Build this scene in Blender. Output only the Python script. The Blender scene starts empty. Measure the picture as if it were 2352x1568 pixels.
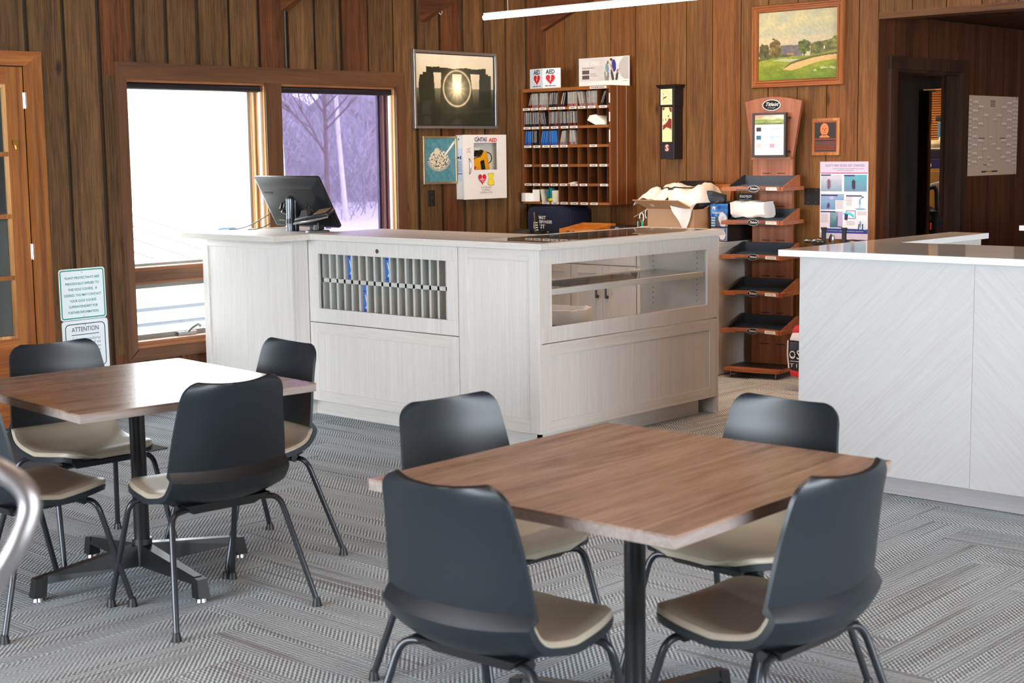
import bpy, bmesh, math, random
import numpy as np
from mathutils import Vector, Matrix
S = bpy.context.scene
COL = S.collection
PI = math.pi
rnd = random.Random(7)

# ------------------------------------------------------------------ camera
cam = bpy.data.cameras.new('camera'); camo = bpy.data.objects.new('camera', cam); COL.objects.link(camo)
yaw, pit, rol = math.radians(42.758), math.radians(7.1936), math.radians(-0.7481)
fw = Vector((math.cos(yaw)*math.cos(pit), math.sin(yaw)*math.cos(pit), -math.sin(pit)))
rt = Vector((math.sin(yaw), -math.cos(yaw), 0)); up = rt.cross(fw)
rt, up = rt*math.cos(rol)+up*math.sin(rol), up*math.cos(rol)-rt*math.sin(rol)
M = Matrix((rt, up, -fw)).transposed().to_4x4(); M.translation = Vector((0, 0, 1.57))
camo.matrix_world = M
cam.sensor_width = 36.0; cam.lens = 3447.0/2352*36
cam.clip_start = 0.05; cam.clip_end = 300
cam.dof.use_dof = True; cam.dof.focus_distance = 8.2; cam.dof.aperture_fstop = 5.6
S.camera = camo

# ------------------------------------------------------------------ world, lights, exposure
w = bpy.data.worlds.new('sky'); S.world = w; w.use_nodes = True
bg = w.node_tree.nodes['Background']; bg.inputs[0].default_value = (0.90, 0.955, 1.0, 1); bg.inputs[1].default_value = 13.0
S.view_settings.view_transform = 'Standard'; S.view_settings.look = 'None'
S.view_settings.gamma = 1.0; S.view_settings.exposure = 0.0; S.view_settings.use_curve_mapping = False
S.cycles.use_denoising = True
S.cycles.max_bounces = 8; S.cycles.diffuse_bounces = 4; S.cycles.glossy_bounces = 4
S.cycles.transparent_max_bounces = 16; S.cycles.transmission_bounces = 6
S.cycles.sample_clamp_indirect = 6.0; S.cycles.caustics_reflective = False; S.cycles.caustics_refractive = False

def area(name, loc, target, sx, sy, power, col, spread=180):
    l = bpy.data.lights.new(name, 'AREA'); l.shape = 'RECTANGLE'; l.size = sx; l.size_y = sy
    l.energy = power; l.color = col; l.spread = math.radians(spread)
    o = bpy.data.objects.new(name, l); COL.objects.link(o); o.location = loc
    d = Vector(target)-Vector(loc); o.rotation_euler = d.to_track_quat('-Z', 'Y').to_euler()
    return o
# daylight through the big windows of the unseen walls, then warm tube light, partly from added unseen lamps
area('daylight_side_window', (-3.9, 4.9, 1.9), (4, 4.9, 1.3), 5.8, 2.2, 430, (0.77, 0.89, 1.0))
area('daylight_rear_window', (3.0, -4.9, 1.9), (3.5, 4, 1.0), 7.0, 2.2, 340, (0.72, 0.87, 1.0))
area('added_tube_light_dining', (3.2, 2.5, 3.6), (3.2, 2.5, 0), 3.0, 0.08, 40, (1.0, 0.86, 0.70))  # unseen tube-shaped light added over the tables
area('hanging_tube_lamp_counter', (7.7, 6.5, 3.0), (8.9, 7.0, 1.3), 0.08, 2.6, 42, (1.0, 0.74, 0.50))
area('added_warm_light_aisle', (8.0, 4.9, 3.0), (8.0, 4.9, 0), 0.08, 2.0, 26, (1.0, 0.58, 0.32), 110)  # unseen downlight added to warm the aisle floor
area('lamp_inner_room', (12.3, 7.6, 2.3), (12.9, 7.4, 1.2), 0.6, 0.6, 42, (1.0, 0.72, 0.40))
def portal(loc, sx, sy):
    o = area('window_portal', loc, (loc[0], loc[1]-3, loc[2]), sx, sy, 1, (1, 1, 1)); o.data.cycles.is_portal = True
portal((5.75, 8.16, 1.2), 1.1, 1.7); portal((6.92, 8.16, 1.2), 1.05, 1.7)

# ------------------------------------------------------------------ helpers
def lin(c):
    return tuple(((x/255.0)/12.92 if x/255.0 <= 0.04045 else ((x/255.0+0.055)/1.055)**2.4) for x in c)
def rgba(c): return lin(c)+(1.0,)
MATS = {}
def newmat(name):
    m = bpy.data.materials.new(name); m.use_nodes = True; nt = m.node_tree
    return m, nt, nt.nodes['Principled BSDF']
def mat(name, c, rough=0.5, metal=0.0, spec=0.5, noise=0.0, nscale=30, bump=0.0, coat=0.0, sheen=0.0):
    if name in MATS: return MATS[name]
    m, nt, p = newmat(name)
    p.inputs['Base Color'].default_value = rgba(c); p.inputs['Roughness'].default_value = rough
    p.inputs['Metallic'].default_value = metal; p.inputs['Specular IOR Level'].default_value = spec
    p.inputs['Coat Weight'].default_value = coat; p.inputs['Sheen Weight'].default_value = sheen
    if noise or bump:
        tc = nt.nodes.new('ShaderNodeTexCoord'); n = nt.nodes.new('ShaderNodeTexNoise')
        n.inputs['Scale'].default_value = nscale; n.inputs['Detail'].default_value = 4
        nt.links.new(tc.outputs['Object'], n.inputs['Vector'])
        if noise:
            hsv = nt.nodes.new('ShaderNodeHueSaturation'); hsv.inputs['Color'].default_value = rgba(c)
            mr = nt.nodes.new('ShaderNodeMapRange'); mr.inputs[1].default_value = 0.25; mr.inputs[2].default_value = 0.75
            mr.inputs[3].default_value = 1-noise; mr.inputs[4].default_value = 1+noise
            nt.links.new(n.outputs['Fac'], mr.inputs[0]); nt.links.new(mr.outputs[0], hsv.inputs['Value'])
            nt.links.new(hsv.outputs[0], p.inputs['Base Color'])
        if bump:
            b = nt.nodes.new('ShaderNodeBump'); b.inputs['Strength'].default_value = bump; b.inputs['Distance'].default_value = 0.004
            nt.links.new(n.outputs['Fac'], b.inputs['Height']); nt.links.new(b.outputs[0], p.inputs['Normal'])
    MATS[name] = m; return m

def wood(name, dark, base, light, axis=2, stretch=0.06, scale=14.0, rough=0.5, spec=0.35, vary=0.2, hue=0.0, red=None, knots=0.0,
         contrast=0.5, fine=0.35, rot=None, bump=0.15):
    """grain runs along axis (0, 1, 2) in object space; every object takes its own offset and tint"""
    if name in MATS: return MATS[name]
    m, nt, p = newmat(name); N = nt.nodes.new; L = nt.links.new
    p.inputs['Roughness'].default_value = rough; p.inputs['Specular IOR Level'].default_value = spec
    tc = N('ShaderNodeTexCoord'); oi = N('ShaderNodeObjectInfo')
    src = tc.outputs['Object']
    if rot:
        mp0 = N('ShaderNodeMapping'); mp0.inputs['Rotation'].default_value = rot; L(src, mp0.inputs['Vector']); src = mp0.outputs[0]
    add = N('ShaderNodeVectorMath'); add.operation = 'MULTIPLY_ADD'
    cmb = N('ShaderNodeCombineXYZ'); 
    for i in range(3): L(oi.outputs['Random'], cmb.inputs[i])
    L(cmb.outputs[0], add.inputs[0]); add.inputs[1].default_value = (37.1, 53.7, 71.3); L(src, add.inputs[2])
    mp = N('ShaderNodeMapping'); sc = [1.0]*3; sc[axis] = stretch; mp.inputs['Scale'].default_value = sc
    L(add.outputs[0], mp.inputs['Vector'])
    n1 = N('ShaderNodeTexNoise'); n1.inputs['Scale'].default_value = scale; n1.inputs['Detail'].default_value = 6; n1.inputs['Distortion'].default_value = 1.2
    n2 = N('ShaderNodeTexNoise'); n2.inputs['Scale'].default_value = scale*9; n2.inputs['Detail'].default_value = 3
    L(mp.outputs[0], n1.inputs['Vector']); L(mp.outputs[0], n2.inputs['Vector'])
    mx = N('ShaderNodeMix'); mx.inputs[0].default_value = fine
    L(n1.outputs['Fac'], mx.inputs[2]); L(n2.outputs['Fac'], mx.inputs[3])
    cr = N('ShaderNodeValToRGB'); e = cr.color_ramp.elements
    e[0].position = 0.5-contrast/2*0.6; e[0].color = rgba(dark); e[1].position = 0.5+contrast/2*0.6; e[1].color = rgba(light)
    q = e.new(0.5); q.color = rgba(base)
    L(mx.outputs[0], cr.inputs[0]); out = cr.outputs[0]
    if red:
        r2 = N('ShaderNodeValToRGB'); r2.color_ramp.interpolation = 'CONSTANT'; ee = r2.color_ramp.elements
        ee[0].position = 0.0; ee[0].color = (0, 0, 0, 1); ee[1].position = 0.60; ee[1].color = (0.45, 0.45, 0.45, 1)
        k = ee.new(0.80); k.color = (0.8, 0.8, 0.8, 1)
        wn = N('ShaderNodeTexWhiteNoise'); wn.noise_dimensions = '1D'; L(oi.outputs['Random'], wn.inputs['W']); L(wn.outputs['Value'], r2.inputs[0])
        mc = N('ShaderNodeMix'); mc.data_type = 'RGBA'; mc.blend_type = 'MULTIPLY'; L(r2.outputs[0], mc.inputs[0])
        L(out, mc.inputs[6]); mc.inputs[7].default_value = (red[0], red[1], red[2], 1); out = mc.outputs[2]
    if knots:
        vp = N('ShaderNodeMapping'); vs = [1.0]*3; vs[axis] = 0.45; vp.inputs['Scale'].default_value = vs; L(add.outputs[0], vp.inputs['Vector'])
        vo = N('ShaderNodeTexVoronoi'); vo.inputs['Scale'].default_value = 3.6; L(vp.outputs[0], vo.inputs['Vector'])
        kr = N('ShaderNodeValToRGB'); kr.color_ramp.elements[0].position = 0.035; kr.color_ramp.elements[0].color = (1, 1, 1, 1)
        kr.color_ramp.elements[1].position = 0.10; kr.color_ramp.elements[1].color = (0, 0, 0, 1); L(vo.outputs['Distance'], kr.inputs[0])
        kf = N('ShaderNodeMath'); kf.operation = 'MULTIPLY'; kf.inputs[1].default_value = knots; L(kr.outputs[0], kf.inputs[0])
        mk = N('ShaderNodeMix'); mk.data_type = 'RGBA'; L(kf.outputs[0], mk.inputs[0]); L(out, mk.inputs[6])
        mk.inputs[7].default_value = rgba([x*0.42 for x in dark]); out = mk.outputs[2]
    hsv = N('ShaderNodeHueSaturation'); mr = N('ShaderNodeMapRange'); mr.inputs[3].default_value = 1-vary; mr.inputs[4].default_value = 1+vary
    L(oi.outputs['Random'], mr.inputs[0]); L(mr.outputs[0], hsv.inputs['Value']); L(out, hsv.inputs['Color'])
    if hue:
        mh = N('ShaderNodeMapRange'); mh.inputs[3].default_value = 0.5-hue; mh.inputs[4].default_value = 0.5+hue; L(oi.outputs['Random'], mh.inputs[0]); L(mh.outputs[0], hsv.inputs['Hue'])
    L(hsv.outputs[0], p.inputs['Base Color'])
    if bump:
        b = N('ShaderNodeBump'); b.inputs['Strength'].default_value = bump; b.inputs['Distance'].default_value = 0.003
        L(n2.outputs['Fac'], b.inputs['Height']); L(b.outputs[0], p.inputs['Normal'])
    MATS[name] = m; return m

def glass(name, tint=(1, 1, 1), rough=0.0, f0=0.035, top=0.9):
    """thin pane: clear, with a mirror sheen that grows towards grazing view, the same from both sides"""
    if name in MATS: return MATS[name]
    m = bpy.data.materials.new(name); m.use_nodes = True; nt = m.node_tree; nt.nodes.clear(); N = nt.nodes.new; L = nt.links.new
    o = N('ShaderNodeOutputMaterial'); mx = N('ShaderNodeMixShader'); t = N('ShaderNodeBsdfTransparent'); g = N('ShaderNodeBsdfGlossy')
    ge = N('ShaderNodeNewGeometry'); dt = N('ShaderNodeVectorMath'); dt.operation = 'DOT_PRODUCT'; L(ge.outputs['Incoming'], dt.inputs[0]); L(ge.outputs['Normal'], dt.inputs[1])
    ab = N('ShaderNodeMath'); ab.operation = 'ABSOLUTE'; L(dt.outputs['Value'], ab.inputs[0]); sb = N('ShaderNodeMath'); sb.operation = 'SUBTRACT'; sb.inputs[0].default_value = 1.0; L(ab.outputs[0], sb.inputs[1])
    pw = N('ShaderNodeMath'); pw.operation = 'POWER'; pw.inputs[1].default_value = 5.0; L(sb.outputs[0], pw.inputs[0])
    mr = N('ShaderNodeMapRange'); mr.inputs[3].default_value = f0; mr.inputs[4].default_value = top; L(pw.outputs[0], mr.inputs[0])
    t.inputs[0].default_value = tuple(tint)+(1,); g.inputs['Roughness'].default_value = rough
    L(mr.outputs[0], mx.inputs[0]); L(t.outputs[0], mx.inputs[1]); L(g.outputs[0], mx.inputs[2]); L(mx.outputs[0], o.inputs[0]); MATS[name] = m; return m

def emit(name, c, s):
    m = bpy.data.materials.new(name); m.use_nodes = True; nt = m.node_tree; nt.nodes.clear()
    o = nt.nodes.new('ShaderNodeOutputMaterial'); e = nt.nodes.new('ShaderNodeEmission'); e.inputs[0].default_value = tuple(c)+(1,); e.inputs[1].default_value = s
    nt.links.new(e.outputs[0], o.inputs[0]); return m

class B:
    """collects shapes into one bmesh"""
    def __init__(s): s.bm = bmesh.new()
    def box(s, x0, x1, y0, y1, z0, z1):
        v = [s.bm.verts.new((x, y, z)) for x in (x0, x1) for y in (y0, y1) for z in (z0, z1)]
        for f in ((0, 1, 3, 2), (4, 6, 7, 5), (0, 4, 5, 1), (2, 3, 7, 6), (0, 2, 6, 4), (1, 5, 7, 3)): s.bm.faces.new([v[i] for i in f])
        return s
    def hexa(s, lo, hi):
        """two quads (lists of 4 points, same winding)"""
        a = [s.bm.verts.new(p) for p in lo]; b = [s.bm.verts.new(p) for p in hi]
        s.bm.faces.new(a[::-1]); s.bm.faces.new(b)
        for i in range(len(a)): j = (i+1) % len(a); s.bm.faces.new((a[i], a[j], b[j], b[i]))
        return s
    def prism(s, pts, vec):
        return s.hexa(pts, [Vector(p)+Vector(vec) for p in pts])
    def poly(s, pts):
        s.bm.faces.new([s.bm.verts.new(p) for p in pts]); return s
    def tube(s, pts, r, n=8, cap=True):
        pts = [Vector(p) for p in pts]; rs = r if isinstance(r, (list, tuple)) else [r]*len(pts)
        ref = None; rings = []
        for i, p in enumerate(pts):
            d = (pts[min(i+1, len(pts)-1)]-pts[max(i-1, 0)]).normalized()
            if ref is None: ref = Vector((0, 0, 1)) if abs(d.z) < 0.9 else Vector((1, 0, 0))
            a = d.cross(ref)
            if a.length < 1e-6: a = d.orthogonal()
            a.normalize(); b = a.cross(d).normalized(); ref = b
            rings.append([s.bm.verts.new(p+(a*math.cos(2*PI*k/n)+b*math.sin(2*PI*k/n))*rs[i]) for k in range(n)])
        for q in range(len(rings)-1):
            for k in range(n): s.bm.faces.new((rings[q][k], rings[q][(k+1) % n], rings[q+1][(k+1) % n], rings[q+1][k]))
        if cap:
            s.bm.faces.new(rings[0][::-1]); s.bm.faces.new(rings[-1])
        return s
    def cyl(s, c, r0, r1, z0, z1, n=16): return s.tube([(c[0], c[1], z0), (c[0], c[1], z1)], [r0, r1], n)
    def lathe(s, c, prof, n=16):
        rings = [[s.bm.verts.new((c[0]+r*math.cos(2*PI*k/n), c[1]+r*math.sin(2*PI*k/n), c[2]+z)) for k in range(n)] for r, z in prof]
        for q in range(len(rings)-1):
            for k in range(n): s.bm.faces.new((rings[q][k], rings[q][(k+1) % n], rings[q+1][(k+1) % n], rings[q+1][k]))
        s.bm.faces.new(rings[0][::-1]); s.bm.faces.new(rings[-1]); return s
    def grid(s, P, closed=False):
        """P: rows of points"""
        V = [[s.bm.verts.new(p) for p in row] for row in P]
        for i in range(len(V)-1):
            for j in range(len(V[0])-1): s.bm.faces.new((V[i][j], V[i+1][j], V[i+1][j+1], V[i][j+1]))
        return V
    def slab(s, top, bot):
        """closed sheet between two grids of the same size"""
        T = s.grid(top); Bt = s.grid([r[::-1] for r in bot]); n = len(T[0])-1
        g = lambda i, j: Bt[i][n-j]
        R = len(T)-1
        for i in range(R):
            s.bm.faces.new((T[i+1][0], T[i][0], g(i, 0), g(i+1, 0))); s.bm.faces.new((T[i][n], T[i+1][n], g(i+1, n), g(i, n)))
        for j in range(n):
            s.bm.faces.new((T[0][j], T[0][j+1], g(0, j+1), g(0, j))); s.bm.faces.new((T[R][j+1], T[R][j], g(R, j), g(R, j+1)))
        return s
    def ellip(s, c, rx, ry, rz, nu=14, nv=9, wob=0.0):
        P = []
        for i in range(nv+1):
            t = PI*i/nv; row = []
            for k in range(nu+1):
                a = 2*PI*(k % nu)/nu; q = 1+wob*math.sin(a*3+t*5)*math.sin(t*4)
                row.append((c[0]+rx*q*math.sin(t)*math.cos(a), c[1]+ry*q*math.sin(t)*math.sin(a), c[2]+rz*math.cos(t)))
            P.append(row)
        s.grid(P); bmesh.ops.remove_doubles(s.bm, verts=s.bm.verts[:], dist=1e-5); return s

BASE = {}
def base_of(o):
    while o is not None:
        if o.name in BASE: return BASE[o.name]
        o = o.parent
    return Vector((0, 0, 0))
def meshify(name, b, m, off, bevel=0.0, smooth=False, seg=2):
    bm = b.bm
    if off.length > 0: bmesh.ops.translate(bm, verts=bm.verts[:], vec=-off)
    if bevel > 0:
        ed = [e for e in bm.edges if len(e.link_faces) == 2 and e.calc_face_angle(0) > 0.6]
        bmesh.ops.bevel(bm, geom=ed, offset=bevel, segments=seg, affect='EDGES', profile=0.5, clamp_overlap=True)
    bmesh.ops.recalc_face_normals(bm, faces=bm.faces[:])
    me = bpy.data.meshes.new(name); bm.to_mesh(me); bm.free()
    me.materials.append(m)
    if smooth:
        me.polygons.foreach_set('use_smooth', [True]*len(me.polygons)); me.set_sharp_from_angle(angle=math.radians(38))
    return me
def part(name, b, m, parent, bevel=0.0, smooth=False, label=None, kind=None, seg=2):
    o = bpy.data.objects.new(name, meshify(name, b, m, base_of(parent), bevel, smooth, seg)); COL.objects.link(o); o.parent = parent
    if label: o['label'] = label
    if kind: o['kind'] = kind
    return o
def tag(o, label, cat, group=None):
    o['label'] = label; o['category'] = cat
    if group: o['group'] = group
    return o
def thing(name, label, cat, loc=(0, 0, 0), group=None):
    o = bpy.data.objects.new(name, None); COL.objects.link(o); o.empty_display_size = 0.05; o.location = loc; BASE[o.name] = Vector(loc)
    return tag(o, label, cat, group)
def solo(name, b, m, label, cat, loc=(0, 0, 0), group=None, bevel=0.0, smooth=False):
    o = bpy.data.objects.new(name, meshify(name, b, m, Vector(loc), bevel, smooth)); COL.objects.link(o); o.location = loc; BASE[o.name] = Vector(loc)
    return tag(o, label, cat, group)
def struct(name, b=None, m=None, bevel=0.0, smooth=False, loc=(0, 0, 0)):
    o = bpy.data.objects.new(name, meshify(name, b, m, Vector(loc), bevel, smooth) if b else None); COL.objects.link(o); o.location = loc
    BASE[o.name] = Vector(loc); o['kind'] = 'structure'; return o
def clone(o, loc, rz=None, label=None):
    r = o.copy(); COL.objects.link(r); r.location = loc
    if rz is not None: r.rotation_euler = (0, 0, rz)
    if label: r['label'] = label
    def kids(a, b):
        for ch in [x for x in a.children if x is not r]:
            c = ch.copy(); COL.objects.link(c); c.parent = b; kids(ch, c)
    kids(o, r); return r

class Pl:
    """a picture plane: origin at its lower left corner, right and up vectors, normal towards the room"""
    def __init__(s, o, r, u): s.o = Vector(o); s.r = Vector(r).normalized(); s.u = Vector(u).normalized(); s.n = s.r.cross(s.u)
    def at(s, x, y, d=0.0): return s.o+s.r*x+s.u*y+s.n*d
    def quad(s, b, x0, y0, x1, y1, d): b.poly([s.at(x0, y0, d), s.at(x1, y0, d), s.at(x1, y1, d), s.at(x0, y1, d)]); return b
    def slab(s, b, x0, y0, x1, y1, d0, d1):
        b.hexa([s.at(x0, y0, d0), s.at(x1, y0, d0), s.at(x1, y1, d0), s.at(x0, y1, d0)], [s.at(x0, y0, d1), s.at(x1, y0, d1), s.at(x1, y1, d1), s.at(x0, y1, d1)]); return b
    def ring(s, b, x0, y0, x1, y1, t, d0, d1):
        for q in ((x0, y0, x1, y0+t), (x0, y1-t, x1, y1), (x0, y0+t, x0+t, y1-t), (x1-t, y0+t, x1, y1-t)): s.slab(b, *q, d0, d1)
        return b
    def shape(s, b, pts, d0, d1=None):
        if d1 is None: b.poly([s.at(x, y, d0) for x, y in pts])
        else: b.hexa([s.at(x, y, d0) for x, y in pts], [s.at(x, y, d1) for x, y in pts])
        return b
def oval(cx, cy, rx, ry, n=28): return [(cx+rx*math.cos(2*PI*k/n), cy+ry*math.sin(2*PI*k/n)) for k in range(n)]
def rrect(x0, y0, x1, y1, r, n=5):
    out = []
    for cx, cy, a in ((x1-r, y0+r, -PI/2), (x1-r, y1-r, 0), (x0+r, y1-r, PI/2), (x0+r, y0+r, PI)):
        out += [(cx+r*math.cos(a+PI/2*k/n), cy+r*math.sin(a+PI/2*k/n)) for k in range(n+1)]
    return out

def text(body, size, m, parent, pl, x, y, d=0.0015, align='CENTER', shear=0.0, sx=1.0, bold=0.0, name='lettering', line=1.0, width=None):
    cu = bpy.data.curves.new('t', 'FONT'); cu.body = body; cu.size = size; cu.align_x = align; cu.align_y = 'CENTER'; cu.shear = shear
    cu.resolution_u = 2; cu.offset = bold; cu.space_line = line
    ob = bpy.data.objects.new('t', cu); me = bpy.data.meshes.new_from_object(ob); bpy.data.objects.remove(ob); bpy.data.curves.remove(cu)
    if not len(me.vertices): return None
    if width:
        xs = [v.co.x for v in me.vertices]; sx = width/(max(xs)-min(xs))
    off = base_of(parent)
    for v in me.vertices: v.co = pl.at(x+v.co.x*sx, y+v.co.y, d)-off
    me.materials.append(m); me.name = name
    o = bpy.data.objects.new(name, me); COL.objects.link(o); o.parent = parent; return o
def scribble(b, pl, x0, y0, x1, d, h, words, seed=0):
    """a line of print too small to read: dashes"""
    r = random.Random(seed); x = x0; L = x1-x0
    while x < x1-0.02*L:
        w_ = L*(0.4+r.random())/words; pl.quad(b, x, y0, min(x+w_*0.82, x1), y0+h, d); x += w_

def s2l(a): return np.where(a <= 0.04045, a/12.92, ((a+0.055)/1.055)**2.4)
_g = np.random.RandomState(3).rand(64, 64)
def vnoise(x, y):
    xi = np.floor(x).astype(int); yi = np.floor(y).astype(int); fx = x-xi; fy = y-yi; fx = fx*fx*(3-2*fx); fy = fy*fy*(3-2*fy)
    g = lambda a, b: _g[a % 64, b % 64]
    return (g(xi, yi)*(1-fx)+g(xi+1, yi)*fx)*(1-fy)+(g(xi, yi+1)*(1-fx)+g(xi+1, yi+1)*fx)*fy
def fbm(x, y, o=4): return sum(vnoise(x*2**k+k*7.3, y*2**k+k*3.1)/2**k for k in range(o))/sum(1/2**k for k in range(o))
def paintmat(name, rough, coat=0.0):
    m, nt, p = newmat(name); a = nt.nodes.new('ShaderNodeAttribute'); a.attribute_name = 'Col'
    nt.links.new(a.outputs['Color'], p.inputs['Base Color']); p.inputs['Roughness'].default_value = rough; p.inputs['Coat Weight'].default_value = coat; return m
def picture(name, parent, pl, x0, y0, x1, y1, nx, ny, func, m, d=0.002, label=None):
    U, V = np.meshgrid(np.linspace(0, 1, nx), np.linspace(0, 1, ny)); c = np.clip(func(U, V), 0, 255)/255.0
    off = np.array(base_of(parent)); o3 = np.array(pl.at(x0, y0, d)); r3 = np.array(pl.r)*(x1-x0); u3 = np.array(pl.u)*(y1-y0)
    co = o3-off+U[..., None]*r3+V[..., None]*u3
    idx = np.arange(nx*ny).reshape(ny, nx); f = np.stack([idx[:-1, :-1], idx[:-1, 1:], idx[1:, 1:], idx[1:, :-1]], -1).reshape(-1, 4)
    me = bpy.data.meshes.new(name); me.from_pydata(co.reshape(-1, 3).tolist(), [], f.tolist()); at = me.color_attributes.new('Col', 'FLOAT_COLOR', 'POINT')
    at.data.foreach_set('color', np.concatenate([s2l(c), np.ones(c.shape[:2]+(1,))], -1).astype(np.float32).ravel()); me.materials.append(m)
    o = bpy.data.objects.new(name, me); COL.objects.link(o); o.parent = parent
    if label: o['label'] = label
    return o
def C3(*c): return np.array(c, float)
def mixc(a, b, t): return a*(1-t[..., None])+b*t[..., None]
# ------------------------------------------------------------------ shared materials
FILM = (0.455, 0.415, 0.56)
PLANK = wood('plank_left', (58, 40, 22), (98, 69, 40), (124, 92, 56), axis=2, stretch=0.05, scale=13, rough=0.62, spec=0.25, vary=0.22, red=(1.0, 0.60, 0.50), knots=0.8, contrast=0.62, fine=0.5, bump=0.4)
PLANKR = wood('plank_right', (80, 53, 27), (117, 80, 43), (141, 102, 59), axis=2, stretch=0.05, scale=12, rough=0.58, spec=0.25, vary=0.11, red=(1.0, 0.80, 0.70), knots=0.75, contrast=0.62, fine=0.5, bump=0.4)
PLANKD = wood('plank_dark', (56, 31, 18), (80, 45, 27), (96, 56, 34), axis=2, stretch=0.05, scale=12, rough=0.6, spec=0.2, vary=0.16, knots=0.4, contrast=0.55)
GROOVE = mat('groove_board', (58, 42, 24), 0.8)
CASING = wood('casing_brown', (70, 44, 26), (96, 62, 38), (112, 74, 46), axis=2, stretch=0.05, scale=10, rough=0.5, vary=0.05, contrast=0.6, bump=0.05)
CASINGH = wood('casing_brown_flat', (70, 44, 26), (96, 62, 38), (112, 74, 46), axis=0, stretch=0.05, scale=10, rough=0.5, vary=0.05, contrast=0.6, bump=0.05)
JAMB = wood('jamb_pine', (128, 78, 38), (190, 138, 84), (214, 168, 112), axis=2, stretch=0.03, scale=14, rough=0.45, vary=0.08, contrast=0.6, bump=0.05)
JAMBH = wood('rail_pine', (110, 62, 34), (146, 92, 56), (170, 116, 74), axis=0, stretch=0.03, scale=14, rough=0.45, vary=0.06, contrast=0.6, bump=0.05)
DOORW = wood('door_pine', (104, 56, 20), (146, 88, 38), (176, 118, 58), axis=2, stretch=0.035, scale=16, rough=0.4, vary=0.07, contrast=0.7, bump=0.05)
DOORH = wood('door_pine_flat', (104, 50, 18), (148, 84, 36), (178, 112, 54), axis=0, stretch=0.035, scale=16, rough=0.4, vary=0.07, contrast=0.7, bump=0.05)
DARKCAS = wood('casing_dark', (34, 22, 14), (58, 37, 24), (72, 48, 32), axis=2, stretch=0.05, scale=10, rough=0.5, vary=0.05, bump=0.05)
LAM = wood('laminate_grey', (186, 181, 175), (203, 199, 194), (214, 211, 207), axis=2, stretch=0.02, scale=55, rough=0.5, spec=0.4, vary=0.012, contrast=0.9, fine=0.5, bump=0.02)
LAMH = wood('laminate_grey_flat', (184, 178, 170), (202, 197, 190), (213, 209, 204), axis=1, stretch=0.02, scale=55, rough=0.42, spec=0.45, vary=0.01, contrast=0.9, fine=0.5, bump=0.02)
LAMX = wood('laminate_grey_long', (184, 178, 170), (202, 197, 190), (213, 209, 204), axis=0, stretch=0.02, scale=55, rough=0.42, spec=0.45, vary=0.01, contrast=0.9, fine=0.5, bump=0.02)
BLACK = mat('black_plastic', (22, 23, 25), 0.42); BLACKM = mat('black_metal', (20, 21, 23), 0.32, spec=0.6)
CHROME = mat('chrome', (210, 210, 212), 0.18, metal=1.0); STEEL = mat('steel', (150, 152, 155), 0.32, metal=1.0); BRASS = mat('brass', (190, 150, 70), 0.3, metal=1.0)
WHITE = mat('white_paint', (236, 234, 230), 0.45); PAPER = mat('paper', (238, 234, 226), 0.6)
INK = mat('ink', (30, 30, 34), 0.6); GREYINK = mat('grey_ink', (140, 138, 138), 0.6)
GLASS = glass('clear_glass', (0.97, 0.985, 0.975)); GLASSG = glass('case_glass', (0.975, 0.99, 0.985))

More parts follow.
